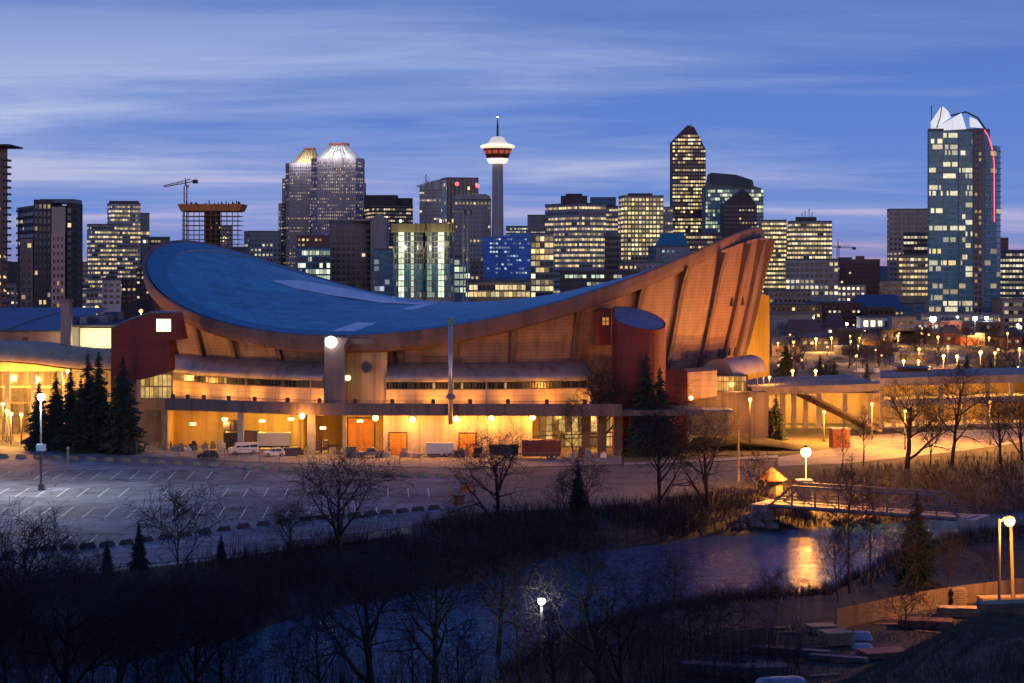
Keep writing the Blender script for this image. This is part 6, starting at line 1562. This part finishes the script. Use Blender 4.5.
def crate(label, px, y, D, s, m, rz=0., name='container', cat='container', group=None):
    t = thing(name, label, cat, (X_at(px, D), D, .02), group, rz); b = MB(); b.cbox((0, 0, 0), s); b.build('body', m, t, loc=(0, 0, 0)); l = MB(); l.cbox((0, 0, s[2] + .002), (s[0] * 1.04, s[1] * 1.04, .12)); l.build('lid', dark, t, loc=(0, 0, 0))
    r_ = MB()
    for k in range(4): r_.box(-s[0] / 2 + (k + .5) * s[0] / 4 - .05, -s[0] / 2 + (k + .5) * s[0] / 4 + .05, -s[1] / 2 - .06, -s[1] / 2 - .003, .1, s[2] - .1)
    r_.build('stiffener', m, t, loc=(0, 0, 0)); return t
crate('tall brown storage container behind the white van', 248, 0, 352.5, (3.6, 2.4, 3.4), mat('brown_paint', (.26, .15, .08), .6))
crate('dark stacked container left of the brown one', 232.5, 0, 354, (2.6, 2.4, 3.0), mat('dark_olive', (.08, .07, .04), .7))
crate('dark box stacked high behind the van', 233, 0, 357, (3.2, 2.4, 4.8), dark)
crate('dark waste box right of the small white car', 291, 0, 341, (2.3, 1.6, 1.3), dark, name='waste_container')
crate('brown waste container left of the scrap pickup', 351.5, 0, 338.5, (1.8, 1.6, 1.7), brown, name='waste_container')
crate('dark waste container beside the orange door', 478, 0, 338, (1.5, 1.4, 1.6), dark, name='waste_container')
for k_, (q, d, h) in enumerate(((312, 347, 2.2), (318, 346, 2.8), (325, 347, 2.4))):
    t = thing('pallet_rack', 'steel rack of pallets in the yellow bay', 'rack', (X_at(q, d), d, .02), 'pallet racks in the yellow bay'); m = MB()
    for sx in (-.6, .6):
        for sy in (-.4, .4): m.tube([(sx, sy, 0), (sx, sy, h)], .05, 4)
    m.build('frame', dark, t, loc=(0, 0, 0))
    for z in (.4, 1.1, 1.8): s = MB(); s.cbox((0, 0, z), (1.2, .8, .12)); s.cbox((.1, 0, z + .125), (.8, .6, .35)); s.build('shelf', brown, t, loc=(0, 0, 0))
t = thing('boat_frame', 'arched hoop frame trailer left of the white equipment trailer', 'trailer', (X_at(419, 338), 338, .02)); m = MB(); m.cbox((0, 0, .5), (2.2, 1.6, .25)); m.build('bed', pale, t, loc=(0, 0, 0))
for x in (-.9, 0, .9): m = MB(); m.tube([(x + .02, -.7, .75), (x, -.5, 1.6), (x, 0, 2.0), (x, .5, 1.6), (x, .7, .75)], .06, 4); m.build('hoop', pale, t, loc=(0, 0, 0))
wheels(t, [(0, -.75), (0, .75)], .3)
rs = random.Random(77)
junk = [mat('junk_grey', (.3, .3, .3), .8), brown, wpaint, dark]
for k_, (q, d) in enumerate([(175, 350), (181, 349), (187, 350), (193, 351), (205, 352), (213, 354), (222, 351), (300, 343), (334, 344), (339, 343), (345, 345), (380, 338), (386, 337.5), (404, 339), (408, 339), (459, 338), (466, 339), (483, 337), (572, 338), (580, 338), (588, 338.5), (596, 338), (603, 338)]):
    s = (rs.uniform(.8, 2.0), rs.uniform(.6, 1.2), rs.uniform(.5, 1.4)); m = MB(); m.cbox((0, 0, 0), s, 0, rs.uniform(.75, 1)); m.cbox((s[0] * .15, 0, s[2]), (s[0] * .5, s[1] * .6, s[2] * .4), .4, .8)
    o = m.build('equipment_pile', junk[k_ % 4]); o.location = (X_at(q, d), d, .02); o.rotation_euler.z = rs.uniform(0, 3); tag(o, 'small heap of stored equipment on the loading apron', 'equipment', 'equipment heaps on the loading apron')

# ================================================================== east deck, stairs and parking ramp
dk = thing('parking_ramp', 'two-level concrete parking ramp with orange-lit openings east of the arena', 'parkade', (X_at(950, 400), 400, 0))
def rp_(px, z, off=0): D = 398 + (px - 880) * .10 + off; return (X_at(px, D), D, z)
pcs = [880, 908, 936, 964, 992, 1020, 1060, 1100]
pconc = mat('ramp_concrete', (.33, .27, .22), .8, var=.15, scale=.2)
for z0, z1, nm in ((4.6, 6.0, 'deck'), (8.9, 10.6, 'deck'), (-.1, .25, 'floor')):
    m = MB()
    for a, b in zip(pcs, pcs[1:]):
        q = [rp_(a, z0), rp_(b, z0), rp_(b, z0, 30), rp_(a, z0, 30)]; m.faces(q + [(x, y, z1) for x, y, z in q], [(0, 3, 2, 1), (4, 5, 6, 7), (0, 1, 5, 4), (2, 3, 7, 6)] + ([(3, 0, 4, 7)] if a == 880 else []))
    m.build(nm, pconc, dk)
for q in [882] + [894 + 23.5 * k for k in range(8)]:
    x, y, z = rp_(q, 0, .6); MB().box(x - .4, x + .4, y, y + .8, .26, 8.88).build('column', pconc, dk)
m = MB(); m.faces([rp_(880, .3, 14), rp_(1100, .3, 14), rp_(1100, 8.8, 14), rp_(880, 8.8, 14)], [(0, 1, 2, 3)]); m.build('back_wall', facade('ramp_wall', (.26, .17, .085), .35), dk)
for q in (895, 925, 955, 985, 1015):
    for z in (4.0, 8.2): point_light(dk, rp_(q, z, 5), 1900, (1, .50, .10), .4)
m = MB()
for z in (11.2, 11.7): m.tube([rp_(p, z, .4) for p in pcs], .05, 4)
for k in range(26): x, y, z = rp_(880 + k * 8, 10.6, .4); m.tube([(x, y, z), (x, y, z + 1.15)], .05, 4)
m.build('rail', arm_m, dk)
ed = thing('east_deck', 'raised concrete deck with lit columns beneath, east of the yellow wall', 'deck', (X_at(800, 402), 402, 0))
MB().slab([P(752, 396, 398), P(880, 391, 398), P(880, 383.5, 398), P(800, 386, 398), P(752, 388.5, 398)], 34).build('slab', pconc, ed)
for q in (758, 783, 794, 806, 819, 845, 870): MB().box(X_at(q, 399) - .5, X_at(q, 399) + .5, 399, 400, 0, Z_at(394, 399)).build('column', pconc, ed)
MB().box(X_at(750, 412), X_at(880, 412), 412, 412.4, 0, Z_at(393, 412)).build('back_wall', MATS['ramp_wall'], ed)
for q in (775, 800, 826, 858): point_light(ed, (X_at(q, 406), 406, 4.5), 2600, (1, .5, .10), .4)
m = MB()
for k in range(20): q = 770 + k * 5.5; a = P(q, 386.5, 398.5); m.tube([a, a + Vector((0, 0, 1.3))], .05, 4)
m.tube([P(770, 386.5, 398.5) + Vector((0, 0, 1.2)), P(878, 383.5, 398.5) + Vector((0, 0, 1.2))], .05, 4); m.build('rail', arm_m, ed)
stc = thing('outdoor_stair', 'broad dark stair sloping down from the east deck towards the lawn', 'stair', (X_at(830, 392), 392, 0))
a, b = P(797, 394, 396), P(866, 428, 388); m = MB(); wv = Vector((2.2, -5.5, 0))
n = 22
for k in range(n):
    p, q = a.lerp(b, k / n), a.lerp(b, (k + 1) / n)
    m.faces([p, (q.x, q.y, p.z), Vector((q.x, q.y, p.z)) + wv, p + wv] + [Vector((v[0], v[1], p.z - .55)) for v in (p, q, q + wv, p + wv)], [(0, 1, 2, 3), (7, 6, 5, 4), (0, 4, 5, 1), (1, 5, 6, 2), (2, 6, 7, 3), (3, 7, 4, 0)])
m.build('steps', mat('stair_concrete', (.16, .12, .10), .85), stc)
for o_ in (Vector((0, 0, 0)), wv):
    m = MB(); m.tube([a + o_ + Vector((0, 0, 1)), b + o_ + Vector((0, 0, 1))], .07, 4)
    for k in range(8): q = (a + o_).lerp(b + o_, k / 7); m.tube([q - Vector((0, 0, .3)), q + Vector((0, 0, 1))], .05, 4)
    m.build('handrail', arm_m, stc)
pv = thing('pavilion', 'low brown pavilion with an orange-lit wall on the upper deck', 'pavilion', (X_at(915, 440), 440, 0))
MB().slab([P(898, 385, 425), P(932, 385, 425), P(931, 370, 425), P(924, 368.5, 425), P(904, 369, 425), P(898, 371, 425)], 6).build('wall', mat('pavilion_wall', (.36, .15, .05), .8, stripes=(0, 1.2, .5)), pv)
MB().box(X_at(897, 424), X_at(933, 424), 423.6, 432, Z_at(368.4, 425), Z_at(367.4, 425)).build('roof', brown, pv)

# ================================================================== houses and low buildings of the east side
def low(label, px0, px1, yt, yb, wall, style='punch', lit=(.7, .4, WARM, .5), cat='building', name='low_building', glass=None, roofc=None, gable=0, sd=None):
    D = F * CAMZ / (yb - HZ); rs = random.Random(sd or int(px0 * 3 + yt)); x0, x1 = X_at(px0, D), X_at(px1, D); zt = Z_at(yt, D); dp = max(10, min(24, (x1 - x0) * .8))
    t = thing(name, label, cat, ((x0 + x1) / 2, D, 0)); MB().box(x0, x1, D, D + dp, 0, zt).build('wall', wall, t)
    s = STY[style] if isinstance(style, str) else style; zs = []; z = zt - .8 - s[4]
    while z > -.2: zs.append(z + .2); z -= s[4]
    if lit: lit = (*lit[:3], lit[3] * 1.4)
    if lit: panes([(Vector((x0 + .6, D, 0)), Vector((x1 - .6, D, 0)), Vector((0, -1, 0)))], zs, s, lit, glass or win_brown, t, rs)
    rm = roofc or roofm
    if gable:
        g = zt + gable; m = MB(); e = .6; ym = D + dp / 2
        m.faces([(x0 - e, D - e, zt + .02), (x1 + e, D - e, zt + .02), (x1 + e, D + dp + e, zt + .02), (x0 - e, D + dp + e, zt + .02), (x0 + gable * .3, ym, g), (x1 - gable * .3, ym, g)], [(0, 1, 5, 4), (1, 2, 5), (2, 3, 4, 5), (3, 0, 4), (3, 2, 1, 0)]); m.build('roof', rm, t)
    else: MB().box(x0 - .3, x1 + .3, D - .3, D + dp + .3, zt + .01, zt + .7).build('roof', rm, t)
    return t
peach = facade('peach_wall', (.42, .26, .18)); redbrick = facade('red_brick_wall', (.18, .06, .045)); bluegrey = facade('bluegrey_wall', (.16, .18, .22)); whitew = facade('white_wall', (.5, .47, .45))
low('peach-lit low block with a flat roof beside the yellow wall', 768, 812, 291, 322, peach, lit=(.3, .2, WARM, .4))
low('orange-lit brick shopfront behind the grey warehouse', 770, 822, 305, 326, facade('orange_brick', (.36, .17, .08)), lit=(.7, .3, WARM, .5))
low('windowless blue-grey warehouse right of the yellow wall', 769, 813, 315, 342, bluegrey, lit=None)
low('dark-roofed white gabled house under the white star-bright lamp', 786, 824, 336, 346, whitew, 'small', (.5, .3, WARM, .7), 'house', 'house', gable=7, roofc=dark)
low('pink-lit three-storey building with rows of lit windows', 836, 866, 285, 318, facade('pink_lit', (.46, .32, .30)), lit=(.8, .5, PALE, .7))
low('white corner building adjoining the pink-lit one', 822, 837, 289, 319, whitew, lit=(.5, .4, PALE, .6))
low('dark red brick building with two rows of small lit windows', 812, 862, 303, 325, redbrick, 'small', (.6, .35, PALE, .6))
low('blue hip-roofed house with a small cupola in the old quarter', 856, 905, 310, 325, bluegrey, 'small', (.4, .2, WARM, .5), 'house', 'house', gable=9, roofc=mat('blue_shingle', (.05, .09, .17), .7))
low('ornate white hall with a floodlit front and red base', 861, 892, 318, 341, whitew, (3.0, .6, .2, .85, 4.2), (1, .6, PALE, .9), 'hall', 'old_hall')
low('dark brick row behind the ornate white hall', 868, 895, 308, 326, redbrick, lit=(.4, .3, WARM, .5))
low('grey-blue plain three-storey house right of the ornate hall', 892, 916, 318, 343, bluegrey, 'small', (.5, .1, WARM, .5))
low('concrete building with tall dark windows left of the condo tower foot', 895, 926, 304, 322, grey, (5.0, .75, .1, .9, 5.5), (.3, .2, WARM, .4), glass=win_teal)
low('brick shop row with tiny pale lights under the white floodlights', 916, 962, 322, 338, redbrick, 'small', (.8, .35, COOL, .6), 'shops', 'shop_row')
low('second brick shop row at the foot of the curved condo tower', 962, 1003, 323, 337, brick, 'small', (.8, .3, COOL, .6), 'shops', 'shop_row')
low('red-lit low pavilion among the amber lamps', 961, 992, 337, 345, facade('red_pavilion', (.42, .10, .06)), lit=(.8, .4, WARM, .8), cat='pavilion', name='pavilion')
low('brown flat building with pale bands at the east frame edge', 1003, 1060, 300, 334, brown, 'band', (.8, .4, PALE, .5))
low('long dim brick warehouse along the fairground', 880, 960, 331, 343, brown, 'punch', (.6, .25, WARM, .6), 'warehouse', 'warehouse')
low('long dim warehouse at the east edge behind the orange lamps', 985, 1060, 335, 346, dark, 'punch', (.5, .2, WARM, .5), 'warehouse', 'warehouse')
low('low white-roofed stand between two orange lamps', 900, 922, 355, 364, pale, lit=None, cat='stand', name='ticket_stand', roofc=whitew)
low('small dim shed behind the fairground spruces', 800, 838, 338, 350, brown, 'small', (.6, .3, WARM, .6), 'shed', 'shed', gable=2)
low('dim low store building behind the dark house', 838, 862, 330, 343, dark, 'small', (.6, .2, WARM, .6))

low('long low stable building with orange windows behind the yellow wall lamps', 772, 800, 345, 356, brown, 'small', (.8, .4, WARM, .8), 'stable', 'stable', gable=3)
low('small orange-lit ticket house beside the cross street', 862, 880, 341, 350, facade('ochre_wall', (.36, .22, .09)), 'small', (.9, .6, WARM, .9), 'house', 'ticket_house', gable=3, roofc=dark)
low('dark barn with one bright gable among the amber lamps', 826, 846, 327, 342, brown, 'small', (.5, .3, WARM, .9), 'barn', 'barn', gable=6, roofc=dark)
low('flat dark store between the two star-bright white lamps', 866, 884, 330, 338, dark, 'band', (.9, .6, PALE, .8), 'store', 'store')
low('cream-fronted store with big lit windows under the largest floodlight', 922, 946, 332, 342, facade('cream_front', (.45, .36, .22)), (3.0, .7, .2, .85, 3.8), (1, .8, WARM, 1.0), 'store', 'store')
low('low tin-roofed row of stalls at the edge of the fairground', 842, 898, 349, 355, dark, 'small', (.7, .5, WARM, .8), 'stalls', 'stall_row', roofc=bluegrey)
low('brick house with two chimneys left of the red-lit pavilion', 944, 960, 334, 344, redbrick, 'small', (.7, .4, WARM, .8), 'house', 'house', gable=4, roofc=dark)
low('small dark house at the east edge beneath the brown flat building', 1004, 1022, 337, 347, redbrick, 'small', (.6, .4, WARM, .8), 'house', 'house', gable=4, roofc=dark)
rs = random.Random(91)
for k in range(44):                       # leafless street trees over the low quarter
    q = rs.uniform(774, 1024); d = rs.choice((500, 560, 640, 700, 780, 840)) + rs.uniform(-20, 20); pr = PROTO[rs.choice(('wisp', 'oval', 'bush', 'fork'))]
    b = Vector((X_at(q, d), d, 0)); kk = rs.uniform(6, 11) / pr[1]
    o = copy_tree(pr[0], b, rs.uniform(0, 6), (kk, kk, kk), 'leafless street tree among the lamps of the low quarter east of the arena', 'street trees east of the arena', FAMILY[[n_ for n_ in PROTO if PROTO[n_] is pr][0]])
    o['group'] = 'street trees east of the arena'
carm = MB(); carm.slab([(-2.1, -.85, .25), (2.1, -.85, .25), (2.15, -.85, .8), (1.4, -.85, .95), (.8, -.85, 1.42), (-.9, -.85, 1.45), (-1.7, -.85, .98), (-2.15, -.85, .85)], 1.7)
cpaint = [mat('car_%d' % i_, c_, .35) for i_, c_ in enumerate(((.4, .4, .4), (.03, .03, .04), (.25, .05, .04), (.5, .5, .5)))]
first = {}
for k in range(46):
    row = k % 4; d = (505, 545, 610, 690)[row]; q = 796 + (k // 4) * 20.5 + rs.uniform(-4, 4)
    if rs.random() < .2: continue
    i_ = rs.randrange(4)
    if i_ not in first: o = carm.build('parked_car', cpaint[i_]); first[i_] = o
    else: o = first[i_].copy(); COL.objects.link(o)
    o.location = (X_at(q, d), d, .05); o.rotation_euler.z = rs.choice((0, 1.57)); tag(o, 'car parked in the open lots east of the arena', 'car', 'cars parked east of the arena')
for k in range(34):
    q = rs.uniform(772, 1024); d = rs.choice((520, 600, 680, 760, 850, 930)) + rs.uniform(-25, 25); h_ = rs.uniform(4, 8)
    b = P(q, 0, d); t = thing('street_lamp', 'faint amber lamp in the far streets east of the arena', 'street lamp', (b.x, d, 0), 'faint lamps in the far streets')
    m = MB(); m.tube([(b.x, d, 0), (b.x, d, h_)], .08, 4); m.build('pole', pole_m, t); g = MB(); g.ball((b.x, d, h_ + .2), rs.uniform(.22, .42), 8, 6); g.build('lens', glow('faint_lens', (1, .55, .16), 2.6), t)
    if k % 3 == 0: point_light(t, (b.x, d - .8, h_), 5000, AMBER, .3)
# ================================================================== lumber yard on the near bank
woodm = mat('lumber', (.34, .24, .14), .85, var=.25, scale=1.2, stripes=(2, .22, .7)); tarp = mat('white_tarp', (.30, .31, .36), .7, var=.15, scale=.6, bump=.4); fwood = mat('fence_boards', (.20, .14, .10), .9, var=.2, scale=.6, stripes=(0, .28, .6))
def gp(q, y): b = ground_at(q, y); return b
fence('board fence behind the lumber yard lit orange by the yard lamp', [gp(1060, 592), gp(1020, 597), gp(966, 604), gp(920, 611), gp(836, 630)], 2.6, 1.9, dark, 'board_fence', board=fwood)
fence('board fence at the dark west side of the lumber yard', [gp(766, 648), gp(712, 655)], 2.4, 1.9, dark, 'board_fence', board=fwood)
def stack(label, q, y, s, rz, m, layers=5, name='lumber_stack', cat='lumber stack'):
    b = gp(q, y); t = thing(name, label, cat, b, rz=rz); h = s[2] / layers; rs = random.Random(int(q))
    m_ = MB()
    for k in range(layers):
        nb = max(2, int(s[1] / .3)); 
        for j in range(nb):
            dx = rs.uniform(-.12, .12); y0 = -s[1] / 2 + j * s[1] / nb; m_.box(-s[0] / 2 + dx, s[0] / 2 + dx, y0 + .01, y0 + s[1] / nb - .01, .15 + k * h, .15 + (k + .8) * h)
    m_.build('boards', m, t, loc=(0, 0, 0))
    c = MB()
    for x in (-s[0] * .35, s[0] * .35): c.box(x - .06, x + .06, -s[1] / 2, s[1] / 2, -.1, .148)
    c.build('bearer', dark, t, loc=(0, 0, 0)); return t
stack('tall amber stack of boards against the lit yard fence', 957, 606, (1.5, 1.3, 1.7), .2, woodm, 7)
stack('long low stack of boards glowing red right of the yard shrub', 972, 618, (6.5, 1.6, .9), -.12, woodm)
stack('long lit plank stack right of the yard lamp', 1012, 606, (7, 1.5, .9), .15, woodm)
stack('second plank stack at the frame edge near the yard lamp', 1024, 616, (6, 1.4, .8), .18, woodm)
stack('reddish low stack of old boards in the middle of the yard', 926, 628, (5, 2.2, .7), -.2, mat('old_boards', (.28, .13, .09), .9, var=.3, scale=1.5, stripes=(2, .2, .7)))
stack('brown square stack topped with a pale sheet', 836, 646, (2.6, 2.0, 1.2), .25, woodm)
stack('flat brown stack behind the square one', 822, 634, (2.6, 1.8, .7), .2, woodm)
greyw = mat('weathered_boards', (.13, .125, .14), .9, var=.35, scale=1.2, stripes=(2, .14, .7))
stack('long bluish plank stack running across the yard', 790, 656, (7, .9, .5), -.35, greyw)
stack('thin bluish plank stack right of the long one', 838, 662, (5, .8, .4), -.35, greyw)
stack('long dark stack at the west end of the yard', 718, 676, (6.0, 1.6, .9), -.3, greyw)
stack('wide grey stack behind the white tarpaulin bale', 762, 676, (4.2, 2.0, .8), .15, greyw)
stack('low heap of reddish bricks near the grassy slope', 884, 658, (4.2, 2.4, .5), .3, MATS['old_boards'], 4, 'brick_heap', 'brick heap')
rs = random.Random(404)
for k in range(26):
    q = rs.uniform(700, 1000); y = rs.uniform(628, 676) if q < 880 else rs.uniform(612, 634)
    b = gp(q, y); o = MB(); n_ = rs.randrange(2, 6); L_ = rs.uniform(1.6, 4.2)
    for j in range(n_): o.cbox((rs.uniform(-.2, .2), (j % 3) * .27 - .3, .02 + .09 * (j // 3) + .002 * j), (L_ * rs.uniform(.8, 1), .22, .07), rs.uniform(-.12, .12))
    o = o.build('board_pile', (greyw, MATS['old_boards'], woodm)[k % 3]); o.location = b; o.rotation_euler.z = rs.uniform(-.6, .5); tag(o, 'loose pile of weathered boards on the lumber yard ground', 'boards', 'loose board piles in the lumber yard')
def bale(label, q, y, s, rz):
    b = gp(q, y); t = thing('tarpaulin_bale', label, 'bale', b, rz=rz); m = MB(); rs = random.Random(int(q))
    rows = []
    for j in range(7):
        row = []
        for i in range(11):
            u, v = i / 10, j / 6; e = min(u, 1 - u, v * .8, (1 - v) * .8); z = s[2] * min(1, (e * 7) ** .5) if e > 0 else 0
            row.append(((u - .5) * s[0], (v - .5) * s[1], z + rs.uniform(-.05, .05)))
        rows.append(row)
    m.grid(rows); m.build('sheet', tarp, t, smooth=True, loc=(0, 0, 0)); return t
bale('long white tarpaulin bale at the front of the yard', 782, 690, (4.2, 1.8, .9), .15)
bale('white sheeted bale behind the brown square stack', 862, 640, (1.9, 1.3, .7), -.1)
bale('low white sheeted bale beside the reddish boards', 862, 648, (1.9, 1.0, .4), .1)
bale('small white block bale under the amber stack', 944, 615, (1.3, 1.0, .9), 0)
for k_, o in list(PROTO.items()):
    if not o[2]:
        for ch in list(o[0].children): bpy.data.objects.remove(ch)
        bpy.data.objects.remove(o[0])
